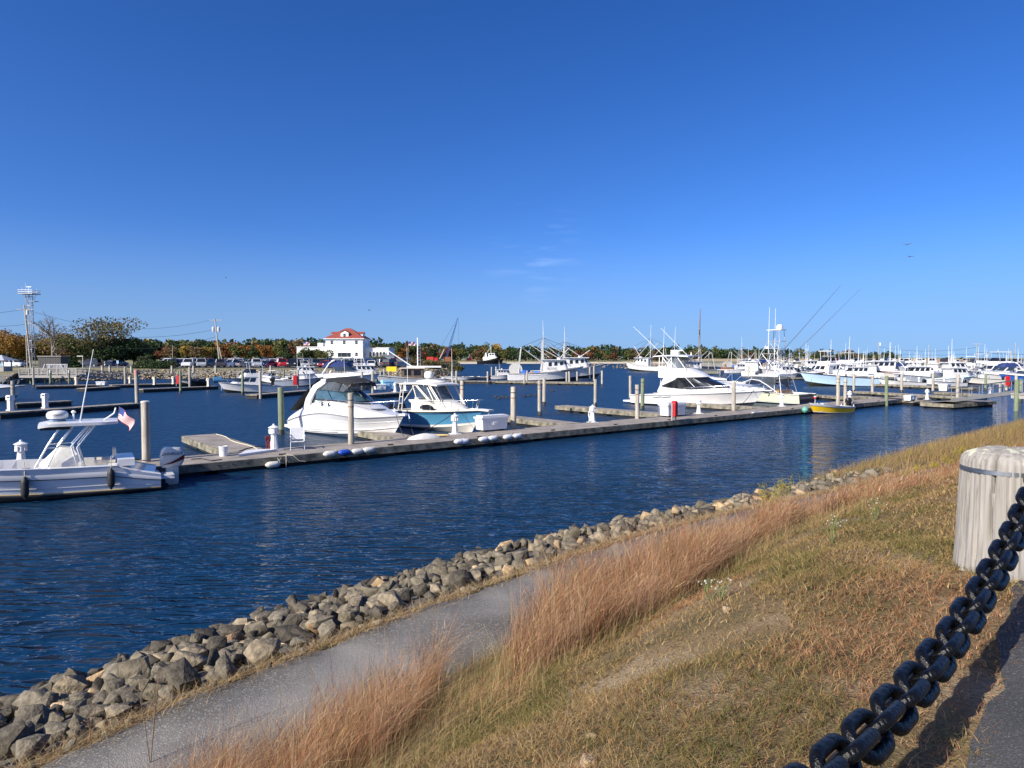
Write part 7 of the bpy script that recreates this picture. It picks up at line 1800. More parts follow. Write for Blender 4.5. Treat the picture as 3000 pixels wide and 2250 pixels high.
# ================================================================== OTHER BOATS
def gen_boat(kind, L, label, loc, hd, side=None, trim=None, top=None, motor=BLACKP, name=None, seed=0, canvas=None):
    g = random.Random(seed); side = side or GEL; trim = trim or TRIM; top = top or GEL
    t = thing(name or {'cc': 'centre_console_boat', 'lobster': 'pilothouse_boat', 'cuddy': 'cuddy_boat', 'express': 'canvas_top_cruiser', 'skiff': 'open_skiff', 'fly': 'cabin_cruiser'}[kind], label, 'boat', tuple(loc), R(hd))
    k = L / 8.0; t.scale = (k,) * 3
    S = HS(L=8, B=2.7 if kind != 'skiff' else 3.0, fb=1.45 if kind != 'skiff' else 1.2, fs=.85, dr=.4, rake=1.2, tw=.9, fl=1.4, sp=1.5)
    hull(S, t, side, n=12); rub(S, t, trim, .04, n=12); cockpit(S, t, .03, .45 if kind != 'skiff' else .9, .2, .4, n=6)
    if kind != 'skiff': deck(S, t, GEL, .45, 1, 0, .06, 8)
    if kind == 'lobster':
        c = Cab([(1.15, .9, 6.6, 3.0, .8, 1.1, 1.2), (1.75, 1.75, 6.0, 2.9, .85, 1.08, .5), (2.45, 2.5, 5.5, 2.8, .85, 1.05, .35)]); c.shell(t, top, 'wheelhouse'); c.front(t, DGLASS, 4.7, 1.15, 1.85, panes=3)
        for a in (5.08, 5.38, 5.68): c.window(t, DGLASS, a, a + .22, 1.2, 1.85)
        MB().box((4.3, 0, 2.55), (3.6, 2.3, .1)).build('roof', top if top is not GEL else GEL, t); dome(t, 4.2, 0, 2.62, .26, .26); antenna(t, 3.6, .7, 2.6, 2.6, -.05, .03); antenna(t, 3.6, -.7, 2.6, 1.8, -.05, .025)
    elif kind == 'cc':
        MB().box((3.8, 0, 1.1), (.9, .8, 1.4)).build('console', GEL, t); MB().box((3.55, 0, 2.35), (2.6, 1.9, .1)).build('hard_top', top, t); MB().box((2.7, 0, .85), (.6, 1.0, .8)).build('leaning_post', GELC, t)
        for x in (2.7, 4.5):
            for y in (-.8, .8): MB().tube([(x + .2, y * .8, .5), (x, y, 2.32)], .04, 6).build('top_leg', ALU, t)
        c = Cab([(1.7, 1.7, 4.4, 3.9, .4, .4, .2), (2.2, 2.2, 4.1, 3.7, .4, .4, .2)]); c.front(t, GLASSB, 4.8, .1, .9, panes=1, gap=.02); antenna(t, 3.2, .7, 2.4, 2.8, -.1, .03); dome(t, 3.9, 0, 2.42, .24, .2)
        bow_rail(S, t, .6, .97, .3, .12, 3)
    elif kind == 'cuddy':
        trunk(S, t, GEL, .42, .99, lambda q: .35 * min(1, (1 - q) / .3), inset=.3); c = Cab([(1.35, 1.25, 5.2, 3.3, .9, 1.1, .9), (1.95, 1.95, 4.5, 3.2, .85, 1.0, .7)]); c.front(t, GLASSB, 4.8, .05, .95, panes=3); c.window(t, GLASSB, 5.1, 5.8, .05, .95)
        MB().box((3.4, 0, 2.5), (1.9, 2.0, .07)).build('bimini_top', canvas or WCANV, t)
        for x in (2.6, 4.2):
            for y in (-.95, .95): MB().tube([(x, y, 1.0), (x, y, 2.48)], .025, 5).build('bimini_pole', ALU, t)
        bow_rail(S, t, .5, .97, .4, .12, 4)
    elif kind == 'express':
        trunk(S, t, GEL, .02, .99, lambda q: .55 * min(1, (1 - q) / .4), inset=.3); c = Cab([(1.75, 1.7, 5.4, 2.6, .9, 1.1, 1.2), (2.3, 2.3, 4.5, 2.5, .85, 1.0, .9)]); c.front(t, GLASSB, 4.8, .05, .95, panes=3); c.window(t, GLASSB, 5.1, 5.8, .05, .95)
        cc = Cab([(2.3, 2.2, 4.5, 1.2, .85, 1.1, .8), (2.75, 2.8, 4.2, 1.8, .8, .95, .6), (2.92, 2.92, 3.7, 2.2, .6, .7, .5)]); cc.shell(t, canvas or NAVYC, 'canvas_top')
        for y in (-1.05, 1.05): MB().tube([(1.3, y, 1.4), (2.2, y * .95, 2.7), (2.6, y * .9, 2.95)], .09, 6).build('radar_arch', GEL, t)
        MB().box((2.6, 0, 3.0), (.4, 1.9, .1)).build('arch_beam', GEL, t); bow_rail(S, t, .4, .97, .45, .2, 4, dz=.2)
    elif kind == 'fly':
        c = Cab([(1.25, .95, 6.8, 2.6, .8, 1.15, 1.4), (1.45, 1.35, 6.3, 2.6, .85, 1.12, 1.0), (2.1, 2.1, 5.5, 2.5, .85, 1.05, .7)]); c.shell(t, GEL, 'deckhouse'); c.front(t, DGLASS, 4.8, 1.12, 1.9, panes=3)
        for a in (5.06, 5.4): c.window(t, DGLASS, a, a + .28, 1.15, 1.88)
        u = Cab([(2.15, 2.15, 5.3, 2.4, .95, 1.1, .7), (2.75, 2.75, 4.9, 2.4, .9, 1.05, .6)]); u.shell(t, GEL, 'flybridge', top=False); v = Cab([(2.72, 2.72, 4.9, 3.0, .9, 1.0, .6), (3.3, 3.3, 4.4, 3.0, .85, .95, .5)]); v.front(t, DGLASS, 4.8, .0, .95, panes=3, gap=.1); v.window(t, DGLASS, 5.1, 5.8, .0, .9)
        for x in (2.5, 4.2):
            for y in (-1, 1): MB().tube([(x - .2, y, 2.7), (x, y * .9, 4.2)], .03, 5).build('top_leg', ALU, t)
        MB().box((3.35, 0, 4.22), (2.1, 2.0, .08)).build('hard_top', GEL, t); bow_rail(S, t, .45, .97, .45, .15, 5)
    else:
        for x in (2, 4.5): MB().box((x, 0, .7), (.4, 2.2, .08)).build('thwart', GELG, t)
        MB().box((3.3, 0, .85), (.6, .6, .7)).build('console', GELG, t)
    if motor and kind in ('cc', 'cuddy', 'skiff'):
        outboard(t, -.05, 0, .75, 1.15 if kind != 'skiff' else 1.3, motor)
    if kind == 'cc' and L > 7.5: outboard(t, -.05, .65, .75, 1.15, motor)
    return t
TEALT = pm('teal trim', (.05, .38, .42), .5); LBH = pm('pale blue gelcoat', (.52, .70, .86), .3, .04, 1.5, coat=.3); REDS = pm('red sheer stripe', (.40, .03, .03), .4); BLUH = pm('blue hull paint', (.03, .14, .50), .35); GREYH = pm('grey hull paint', (.38, .41, .46), .4); DKH = pm('dark navy hull', (.02, .028, .05), .35)
def at(px, y): return P(px, y, 0)
# left and middle distance
G = gen_boat('fly', 8.6, 'white cabin cruiser with dark windows and tall arch moored behind the green pile', (0, 0, 0), 0, trim=pm('navy stripe', (.01, .03, .07)), seed=1)
place2(G, HS(L=8, B=2.7, fb=1.45, fs=.85, dr=.4, rake=1.2, tw=.9, fl=1.4, sp=1.5), (662, 1151), (822, 1148), 1)
q = P(650, 1143, 0); b = thing('net_drum', 'blue plastic drum with pale end before the bow of the cabin cruiser', 'drum', (q.x, q.y, .9), R(200)); MB().tube([(0, 0, .5), (1.0, 0, .5)], .42, 16).build('drum', pm('blue plastic drum', (.03, .14, .28), .5), b, smooth=40); MB().tube([(1.0, 0, .5), (1.03, 0, .5)], .40, 16).build('drum_end', pm('pale green end', (.45, .60, .50), .6), b); MB().tube([(0, 0, .5), (0, 0, -.9)], .1, 6).build('stand', GREYW, b)
mid = [
 ('express', 8.5, -70, 1176, 18, dict(canvas=BLACKC), 'white boat with black canvas cut by the left edge'),
 ('cuddy', 7.0, 800, 1122, 155, {}, 'white cuddy boat with windscreen behind the stern of the cabin cruiser'),
 ('cc', 8.2, 888, 1131, 14, dict(side=GREYH), 'white centre console with grey hull behind the red hose locker'),
 ('lobster', 8.0, 893, 1112, 8, {}, 'white pilothouse boat with radar behind the grey hulled console boat'),
 ('express', 10.5, 1018, 1130, -8, dict(side=pm('silver hull', (.50, .54, .62), .3)), 'silver hulled cruiser with navy canvas behind the white cruiser'),
 ('lobster', 9.0, 1066, 1113, 6, {}, 'white pilothouse boat behind the navy canvas cruiser'),
 ('skiff', 4.6, 1322, 1112, 170, dict(side=GELG), 'left small skiff on the far dock behind the hard top'),
 ('skiff', 4.6, 1362, 1113, 10, {}, 'middle small skiff on the far dock behind the hard top'),
 ('skiff', 4.6, 1398, 1112, 175, dict(side=DKH), 'dark small skiff on the far dock behind the hard top'),
 ('lobster', 6.0, 1468, 1111, 10, {}, 'small white pilothouse boat left of the trawler'),
 ('cuddy', 8.5, 2110, 1136, 172, {}, 'white cuddy boat half hidden behind the flybridge yacht'),
 ('cc', 11.8, 2452, 1131, 183, dict(side=LBH, motor=WCANV), 'long pale blue centre console with white covered outboards'),
 ('lobster', 8.5, 2516, 1120, 176, {}, 'white pilothouse boat behind the stern of the pale blue boat'),
 ('lobster', 11.5, 2588, 1110, 180, dict(trim=REDS, side=GELC), 'large workboat with red sheer stripe'),
 ('cc', 6.8, 2638, 1134, 184, {}, 'small white console boat with black outboard before the marina'),
 ('lobster', 9.0, 2692, 1123, 182, dict(side=GREYH), 'grey hulled pilothouse boat with four windows'),
 ('skiff', 5.5, 2775, 1132, 190, {}, 'white open skiff before the teal trimmed boat'),
 ('lobster', 8.5, 2796, 1126, 4, dict(trim=TEALT), 'white pilothouse boat with teal trim'),
 ('cc', 7.5, 2868, 1126, 180, dict(side=GELC), 'cream console boat behind the gangway'),
 ('express', 9.5, 2932, 1121, 178, {}, 'white cruiser with navy canvas near the right edge'),
 ('cuddy', 9.0, 2998, 1124, 186, dict(side=BLUH), 'blue hulled boat cut by the right edge'),
]
for i, (kd, L, px, y, hd, kw, lb) in enumerate(mid): gen_boat(kd, L, lb, at(px, y), hd, seed=i, **kw) if L > 0 else None
for o in [o for o in COL.objects if o.type == 'EMPTY' and o.get('category') == 'boat' and o.name.startswith(('cuddy', 'centre_console', 'pilothouse', 'canvas', 'open_skiff')) and o is not A]:
    v = Matrix.Rotation(o.rotation_euler[2], 3, 'Z') @ Vector((4 * o.scale[0], 0, 0)); o.location = tuple(Vector(o.location) - v)
gr = random.Random(9); kinds = ['lobster', 'cc', 'lobster', 'cuddy', 'lobster', 'cc', 'fly', 'express']
sides = [(GEL, 'white'), (GELC, 'cream'), (GEL, 'white'), (GREYH, 'grey'), (GEL, 'white'), (DKH, 'dark'), (GEL, 'white'), (BLUH, 'blue')]
words = {'lobster': 'pilothouse boat', 'cc': 'console boat', 'cuddy': 'cuddy boat', 'fly': 'flybridge boat', 'express': 'canvas topped cruiser'}
cnt = 0
for rw, (ya, yb, pa, pb_, n, nm) in enumerate(((1112, 1108, 2300, 2985, 12, 'middle'), (1101, 1099, 2210, 2990, 16, 'third'), (1093, 1092, 2170, 2985, 17, 'back'))):
    for i in range(n):
        u = i / (n - 1); px = pa + (pb_ - pa) * u + gr.uniform(-10, 10); y = ya + (yb - ya) * u; kd = kinds[(i * 3 + rw * 2) % 8]; sm, sw = sides[(i * 5 + rw) % 8]; hd = gr.choice([178, 182, 2, -3, 120, 60]); L = gr.uniform(7.5, 11)
        o = gen_boat(kd, L, f'{sw} {words[kd]} {ORD[i]} from the left in the {nm} row of the right marina', at(px, y), hd, seed=100 + cnt, side=sm); o['group'] = 'boats of the right marina'
        v = Matrix.Rotation(R(hd), 3, 'Z') @ Vector((L / 2, 0, 0)); o.location = tuple(Vector(o.location) - v); cnt += 1
        if kd != 'cc': antenna(o, 3.4, -.5, 2.5, gr.uniform(2, 4.2), 0, .04)
# low docks between those rows
for i, (a_, b_, lb) in enumerate((((2250, 1106), (2980, 1104), 'low dock between the middle rows of the right marina'), ((2190, 1096), (2985, 1095), 'low dock before the back row of the right marina'))):
    make_dock('finger_dock', lb, P(*a_, DZ), P(*b_, DZ), 2.0, 'floating docks', section=30, hi=False, floats=False)
for i in range(26):
    px = 2200 + i * 31 + gr.uniform(-8, 8); y = gr.choice([1106, 1105, 1096, 1096]); b = P(px, y, 0); t = thing('mooring_pile', f'distant mooring pile {ORD[i]} from the left among the right marina boats', 'pile', tuple(b), 0, 'mooring piles'); MB().lathe([(.17, -.5), (.16, 2.2), (.14, 2.9)], 8).build('shaft', PILEW, t, smooth=50)
# dark wheelhouse fishing boat behind the blue hulled boat
q = at(1232, 1128)
J = thing('wheelhouse_boat', 'old fishing boat with dark open wheelhouse, mast and long spar behind the blue hulled boat', 'boat', (q.x + 4, q.y, 0), R(184))
S = HS(L=11, B=3.6, fb=1.6, fs=1.0, dr=.7, rake=1.0, tw=.9, fl=1.3); hull(S, J, GREYH, n=12); rub(S, J, GREYW, .06, n=12); cockpit(S, J, .02, .45, .15, .5, n=6); deck(S, J, GELG, .45, 1, 0, .05, 8)
MB().box((5.2, 0, 1.7), (3.4, 2.5, 1.9)).build('wheelhouse', pm('weathered brown paint', (.11, .075, .055), .8, .3, 3), J); MB().box((5.2, 0, 2.72), (4.0, 3.0, .14)).build('roof', pm('rust stained white', (.55, .48, .40), .7, .25, 2), J)
for y in (-1.26, 1.26):
    for x in (4.4, 5.9): MB().box((x, y, 2.0), (1.1, .03, .8)).build('window', DGLASS, J)
MB().box((6.92, 0, 2.0), (.03, 2.0, .8)).build('front_window', DGLASS, J)
MB().tube([(4.4, 0, 2.7), (4.4, 0, 7.6)], .09, 8).build('mast', WTUBE, J); MB().tube([(3.5, 0, 1.8), (9.2, 0, 5.6)], .09, 8).build('spar', WTUBE, J); MB().box((3.4, 0, 2.95), (5.5, .4, .28)).build('boom', GEL, J)
for k in range(8): MB().tube([(4.0, -.25, 2.9 + .5 * k), (4.4, -.25, 2.9 + .5 * k)], .03, 5).build('ladder_rung', WTUBE, J)
for x in (4.0, 4.4): MB().tube([(x, -.25, 2.7), (x, -.25, 6.7)], .035, 5).build('ladder_rail', WTUBE, J)
q2 = PD(1148, 1081, J.location.y + .5); b = tag(MB().box((0, 0, 0), (1.6, .9, .75)).build('yellow_tote', pm('yellow plastic', (.75, .52, .01), .5)), 'yellow plastic tote hoisted on the spar before the parked cars', 'tote'); b.location = q2
# ---------------------------------------------------------------- trawlers
MASTG = pm('weathered white spar', (.50, .49, .46), .5, .15, 4)
def trawler(label, loc, hd, L, mhull, drum=True, masts=True, house=True, text=None, num=None, tall=1.0, orange=False):
    t = thing('trawler', label, 'fishing boat', tuple(loc), R(hd)); k = L / 15.0; t.scale = (k,) * 3
    S = HS(L=15, B=5, fb=2.9, fs=1.5, dr=1.2, rake=1.7, tw=.88, tm=.5, p=2.2, fl=1.3, sp=2.2, zc0=.2, zc1=1.0); hull(S, t, mhull, pm('dark bottom paint', (.02, .025, .03)), n=16); rub(S, t, GREYW, .08, n=16); rub(S, t, WHITEP, .04, q=.8, n=16, name='hull_line'); cockpit(S, t, .02, .5, .2, .8, n=6); deck(S, t, GELG, .5, 1, .25, .05, 8)
    if house:
        c = Cab([(2.0, 1.2, 12.0, 7.2, 1.2, 1.7, .8), (4.2, 4.1, 11.5, 7.2, 1.2, 1.65, .6)]); c.shell(t, WHITEP, 'wheelhouse'); c.front(t, DGLASS, 4.7, .6, .88, panes=5, gap=.1)
        for a in (5.05, 5.35, 5.65): c.window(t, DGLASS, a, a + .17, .58, .86)
        MB().box((9.2, 0, 4.22), (5.2, 3.9, .14)).build('roof', GELG, t); dome(t, 10.2, 0, 4.3, .5, .35)
    if text: text_part(t, text, .62, (11.7, -2.05, 2.05), (R(78), 0, R(16)), BLACKP)
    if num: text_part(t, num, .55, (8.6, -1.78, 2.5), (PI / 2, 0, 0), BLACKP)
    if masts:
        MB().tube([(7.0, 0, 1.2), (7.0, 0, 10.8 * tall)], [.11, .07], 8).build('main_mast', MASTG, t); antenna(t, 7.0, 0, 10.5 * tall, 4.2 * tall, -.1, .05)
        for y in (-1.1, 1.1): MB().tube([(6.6, y, 1.2), (6.8, y * .5, 9.8 * tall)], .07, 7).build('mast_leg', MASTG, t)
        for y in (-1.9, 1.9): MB().tube([(2.0, y, 1.2), (2.6, y * .4, 8.2 * tall)], .08, 7).build('gallows_leg', MASTG, t)
        MB().tube([(2.6, -.8, 8.2 * tall), (2.6, .8, 8.2 * tall)], .08, 7).build('gallows_beam', MASTG, t); MB().tube([(2.6, 0, 8.2 * tall), (7.4, 0, 3.2)], .08, 7).build('boom', MASTG, t); MB().tube([(6.8, .3, 9.4 * tall), (12.6, .5, 2.9)], .075, 7).build('fore_boom', MASTG, t); MB().tube([(4.2, .8, 9.0 * tall), (8.4, .6, 4.6)], .075, 7).build('side_boom', MASTG, t); MB().tube([(10.2, .3, 4.4), (12.2, .4, 8.0 * tall)], .09, 7).build('stay_pole', MASTG, t)
        for a, b2 in (((7, 0, 10.4 * tall), (14.6, 0, 2.9)), ((7, 0, 10.4 * tall), (2.6, 0, 8.2 * tall)), ((7, 0, 10 * tall), (.3, 1.5, 1.6)), ((2.6, 0, 8.2 * tall), (.2, -1.5, 1.5)), ((7, 0, 10 * tall), (10.4, -1.7, 4.2)), ((7, 0, 10.4 * tall), (12.2, .4, 8 * tall))): MB().tube([a, b2], .03, 4).build('rigging_wire', DROPE, t)
        for k_ in range(7): MB().tube([(7.2, -.2, 4.6 + .7 * k_), (7.7, -.2, 4.6 + .7 * k_)], .03, 4).build('mast_step', MASTG, t)
    if drum:
        MB().tube([(1.5, -1.5, 2.3), (1.5, 1.5, 2.3)], .5, 12).build('net_drum_core', RUST, t)
        for y in (-1.5, 1.5): MB().tube([(1.5, y - .06, 2.3), (1.5, y + .06, 2.3)], 1.25, 20).build('net_drum_flange', pm('pale galvanised', (.50, .49, .45), .6), t)
        MB().lathe([(.7, 0), (.85, .3), (.8, 1.0), (.4, 1.3)], 12, (3.2, -1.5, .9)).build('blue_net_bag', pm('blue net', (.02, .10, .42), .8, .3, 8, bump=.8, bscale=14), t, smooth=60); MB().lathe([(.5, 0), (.6, .3), (.5, .7), (.2, .9)], 10, (4.6, -1.4, .9)).build('orange_net_heap', pm('orange net', (.45, .12, .05), .8, .3, 8, bump=.8, bscale=14), t, smooth=60); MB().box((5.6, -1.2, 1.5), (1.2, 1.2, 1.0)).build('blue_tarp', pm('blue tarp', (.06, .22, .60), .6), t)
    return t
q = at(1488, 1117); trawler('white trawler with net drum and a forest of rigging at the far dock', (q.x, q.y + .8, 0), 3, 14.2, WHITEP, text='KRISTEN A', num='RI 5184S', tall=.82)
q = at(1555, 1108); trawler('second trawler behind the white trawler with black lower bow', (q.x, q.y, 0), 0, 15.5, WHITEP, drum=False, tall=.72)
q = at(1886, 1089); trawler('white trawler with twin masts moored behind the flybridge yacht', (q.x, q.y, 0), 150, 15.0, WHITEP, drum=False, tall=1.0).location = (q.x + 9, q.y + 1, 0)
q = at(2100, 1096); trawler('cream bowed trawler with blue trim right of the schooner mast', (q.x, q.y, 0), 200, 12.0, pm('cream hull', (.66, .60, .42), .5), drum=False, tall=.85)
q = at(2120, 1088); trawler('rusty orange trawler with dark rigging behind the tower boat', (q.x, q.y, 0), 10, 13.0, RUST, tall=.85)
q = P(2048, 1084, 0); sm = thing('schooner', 'dark hulled schooner with tall brown mast behind the flybridge yacht', 'sailing boat', tuple(q), R(160)); S = HS(L=14, B=4, fb=1.8, fs=1.2, dr=1.0, rake=1.6, tw=.7, p=2); hull(S, sm, DKH, n=12); deck(S, sm, TEAK, 0, 1, .05, .05, 8)
for o in list(sm.children): o.location.x = -6
zt = (1046 - 905) / FPX * q.y + 4.5; MB().tube([(0, 0, 0), (0, 0, zt * .62), (-.15, -.3, zt)], [.30, .26, .10], 8).build('mast', pm('brown spar varnish', (.20, .115, .07), .5), sm, smooth=60)
for z in (.56, .68): MB().box((0, 0, zt * z), (.2, 2.6, .1)).build('spreader', WTUBE, sm)
for y in (-1, 1):
    for k in (1.0, 1.35): MB().tube([(0, y * .3, zt * .66), (k - 1.2, y * 2.0, 1.6)], .03, 4).build('shroud', DROPE, sm)
# ---------------------------------------------------------------- tugs and crane barge on the far shore
def tug(label, px, y, L, mh, mhouse, hd):
    q = P(px, y, 0); t = thing('tugboat', label, 'tugboat', tuple(q), R(hd)); t.scale = (L / 15,) * 3; S = HS(L=15, B=5.5, fb=2.8, fs=1.6, dr=1.5, rake=.8, tw=.8, p=2.6, fl=1.1); hull(S, t, mh, n=12); rub(S, t, BLACKR, .16, n=12); deck(S, t, GELG, 0, 1, .3, .05, 8)
    for o in list(t.children): o.location.x = -7.5
    for lv, nm in ((Cab([(3.6, 1.6, 4.5, -4, 1.6, 1.9, 1.2), (4.3, 4.0, 4.3, -4, 1.6, 1.9, 1.2)]), 'deckhouse'), (Cab([(4.2, 4.0, 3.5, -1.0, 1.3, 1.4, .8), (6.2, 6.2, 3.3, -1.0, 1.2, 1.4, .7)]), 'wheelhouse')): lv.shell(t, mhouse, nm)
    lv.front(t, DGLASS, 4.7, .45, .85, panes=5); lv.window(t, DGLASS, 5.1, 5.4, .45, .85); lv.window(t, DGLASS, 5.5, 5.8, .45, .85)
    MB().lathe([(.6, 0), (.5, 2.4)], 10, (-2.4, 0, 4)).build('funnel', mhouse, t); MB().tube([(.5, 0, 6.1), (.5, 0, 10.6)], .12, 7).build('mast', WTUBE, t); MB().box((.5, 0, 8.6), (.5, 1.8, .14)).build('radar_bar', GEL, t); MB().tube([(-4.5, 0, 3), (.3, 0, 9.4)], .14, 6).build('boom', pm('cream paint', (.6, .52, .36), .5), t)
tug('large white tugboat with black hull on the far shore', 1436, 1066, 17, BLACKP, WHITEP, -4); tug('small red tugboat left of the white tugboat', 1376, 1065, 9.5, pm('dark red hull', (.12, .015, .015), .5), pm('red house', (.42, .03, .05), .5), 178)
q = P(1288, 1066, 0); cb_ = thing('crane_barge', 'crane barge with tall blue lattice boom and red deck gear', 'barge', tuple(q)); MB().box((0, 0, .6), (22, 8, 1.8)).build('hull', BLACKP, cb_)
MB().box((-6.0, -1, 3.0), (4.5, 4, 3.2)).build('red_container', pm('red container', (.45, .035, .02), .5), cb_); MB().box((-2.2, -1, 2.8), (2.4, 3, 2.6)).build('red_tank', REDP, cb_); MB().box((5.5, 0, 3.0), (4, 3.5, 3.2)).build('crane_cab', RUST, cb_)
BLS = pm('blue crane steel', (.03, .08, .26), .5); zb_, zt_ = 3.5, 30.5; xb_, xt_ = 4.2, 12.2
for sx in (-.5, .5):
    for sy in (-.5, .5): MB().tube([(xb_ + sx, sy, zb_), ((xb_ + xt_) / 2 + sx * .9, sy, (zb_ + zt_) / 2), (xt_, 0, zt_)], .12, 5).build('boom_chord', BLS, cb_)
for k in range(12):
    u = k / 12; v = (k + 1) / 12; f = lambda w, s_: (xb_ + (xt_ - xb_) * w + s_ * .5 * (1 - w ** 3), -.5 * (1 - w), zb_ + (zt_ - zb_) * w); MB().tube([f(u, -1), f(v, 1)], .08, 4).build('boom_lattice', BLS, cb_); MB().tube([f(v, -1), f(v, 1)], .08, 4).build('boom_strut', BLS, cb_)
MB().tube([(xt_, 0, zt_), (-1, 0, 8), (3, 0, 3)], .09, 4).build('boom_stay', BLS, cb_); MB().tube([(xt_ + .4, 0, zt_), (xt_ + .5, 0, 2)], .05, 4).build('hoist_cable', DROPE, cb_); MB().tube([(-.5, 0, 2), (3.2, 0, 9.5)], .5, 6).build('stiff_leg', GREYW, cb_)
# ---------------------------------------------------------------- gangway at the right and fixed pier
a_, b_ = P(2798, 1172, DZ + .12), PD(2985, 1150, 66); gwy = thing('gangway', 'aluminium gangway with railings rising to the pier at the right edge', 'gangway', (0, 0, 0))
b_ = P(2985, 1149, 1.5)
v = (b_ - a_); sd_ = v.cross(Vector((0, 0, 1))).normalized()
MB().bar(a_, b_, 1.4, .10).build('tread', pm('ribbed aluminium', (.40, .40, .39), .5, .2, 20, metal=.3), gwy)
for s_ in (-.75, .75):
    o_ = sd_ * s_; MB().bar(a_ + o_, b_ + o_, .08, .34).build('side_beam', pm('grey beam', (.13, .135, .14), .5, .15), gwy)
    MB().tube([a_ + o_ + Vector((0, 0, 1.05)), b_ + o_ + Vector((0, 0, 1.05))], .032, 6).build('hand_rail', pm('dark rail', (.10, .105, .11), .4, metal=.5), gwy); MB().tube([a_ + o_ + Vector((0, 0, .6)), b_ + o_ + Vector((0, 0, .6))], .025, 6).build('mid_rail', MATS['dark rail'], gwy)
    for k in range(7): p_ = a_.lerp(b_, k / 6) + o_; MB().tube([p_, p_ + Vector((0, 0, 1.05))], .03, 5).build('rail_post', ALU, gwy)
fp = thing('fixed_pier', 'fixed timber pier at the right edge above the landing float', 'pier', tuple(b_ - Vector((0, 0, 1.5))), math.atan2(v.y, v.x))
for k in range(10): MB().box((.3 + .6 * k, 0, 1.42), (.55, 3.4, .1)).build('plank', GREYW, fp)
for y in (-1.5, 1.5): MB().box((3, y, 1.2), (6, .2, .34)).build('beam', GREYW, fp)
for x in (.4, 3, 5.6):
    for y in (-1.6, 1.6): MB().tube([(x, y, -1.2), (x, y, 2.6)], .17, 9).build('pile', PILEG, fp)
for i, px in enumerate((2851, 2891)): q = P(px, 1180, .3); bumper((q.x, q.y, .30), .55, R(20), ['left white bumper on the landing float', 'right white bumper on the landing float'][i], OFFW)
# ---------------------------------------------------------------- jet skis, ducks, gulls
for i, px in enumerate((568, 588, 606)):
    q = P(px, 1127, .2); t = thing('jet_ski', ['left one of three dark jet skis before the stone shore', 'middle one of three dark jet skis before the stone shore', 'right one of three dark jet skis before the stone shore'][i], 'jet ski', tuple(q), R(200 + 20 * i), 'jet skis')
    S = HS(L=3, B=1.2, fb=.7, fs=.5, dr=.2, rake=.5, tw=.8); hull(S, t, WHITEP if i == 1 else BLACKP, n=8); deck(S, t, BLACKP, 0, 1, 0, .1, 6); MB().box((1.0, 0, .72), (1.2, .4, .28)).build('seat', BLACKR, t); MB().bar((2.0, -.35, 1.0), (2.0, .35, 1.0), .06, .06).build('handlebar', BLACKP, t)
def duck_mesh():
    mb = MB(); pts = [(-.26, 0, .10), (-.18, 0, .08), (-.02, 0, .07), (.12, 0, .07), (.19, 0, .12), (.21, 0, .22), (.24, 0, .28), (.30, 0, .285)]
    mb.tube(pts, [.02, .08, .12, .10, .06, .05, .055, .03], 10); return mb
dm = duck_mesh().mesh('duck', pm('dark duck plumage', (.035, .03, .028), .7, .3, 8), 60); bm_ = MB().tube([(.30, 0, .28), (.36, 0, .27)], [.02, .012], 6).mesh('bill', pm('duck bill', (.10, .09, .03), .5), 60)
dl_ = ['leftmost duck of the raft behind the pale dock pile', 'second duck from the left of the raft', 'third duck from the left of the raft', 'fourth duck from the left of the raft', 'duck just right of the pale dock pile', 'duck second right of the pale dock pile', 'duck nearest the twin piles of the empty slip', 'lone duck before the white trawler']
for i, (px, y) in enumerate(((1453, 1164), (1462, 1169), (1475, 1165), (1485, 1167), (1537, 1163), (1551, 1161), (1570, 1160), (1619, 1147))):
    q = P(px, y, 0); t = thing('duck', dl_[i], 'duck', tuple(q), R([170, 10, 175, 0, 190, 5, 180, 170][i]), 'ducks on the water', .95); link('body', dm, t); link('bill', bm_, t)
for i, (px, y, d, s_) in enumerate(((2658, 716, 90, 1.0), (2667, 752, 95, .9), (1082, 909, 140, 1.0), (662, 813, 140, .8))):
    q = PD(px, y, d); t = thing('gull', ['upper gull of the pair high on the right', 'lower gull of the pair high on the right', 'small gull above the white building', 'small gull above the transformer pole'][i], 'bird', tuple(q), R(40 + 60 * i), 'gulls in the sky', s_)
    MB().tube([(-.22, 0, 0), (-.05, 0, 0), (.12, 0, .01), (.24, 0, .0)], [.015, .06, .055, .02], 8).build('body', pm('gull grey', (.10, .10, .11), .7), t, smooth=60)
    for sy in (-1, 1): mb = MB(); mb.prism([(-.08, sy * .03, .02), (.10, sy * .03, .02), (.06, sy * .32, .14), (-.08, sy * .66, .05)], (0, 0, 0), (0, 0, .012)); mb.build('wing', MATS['gull grey'], t)
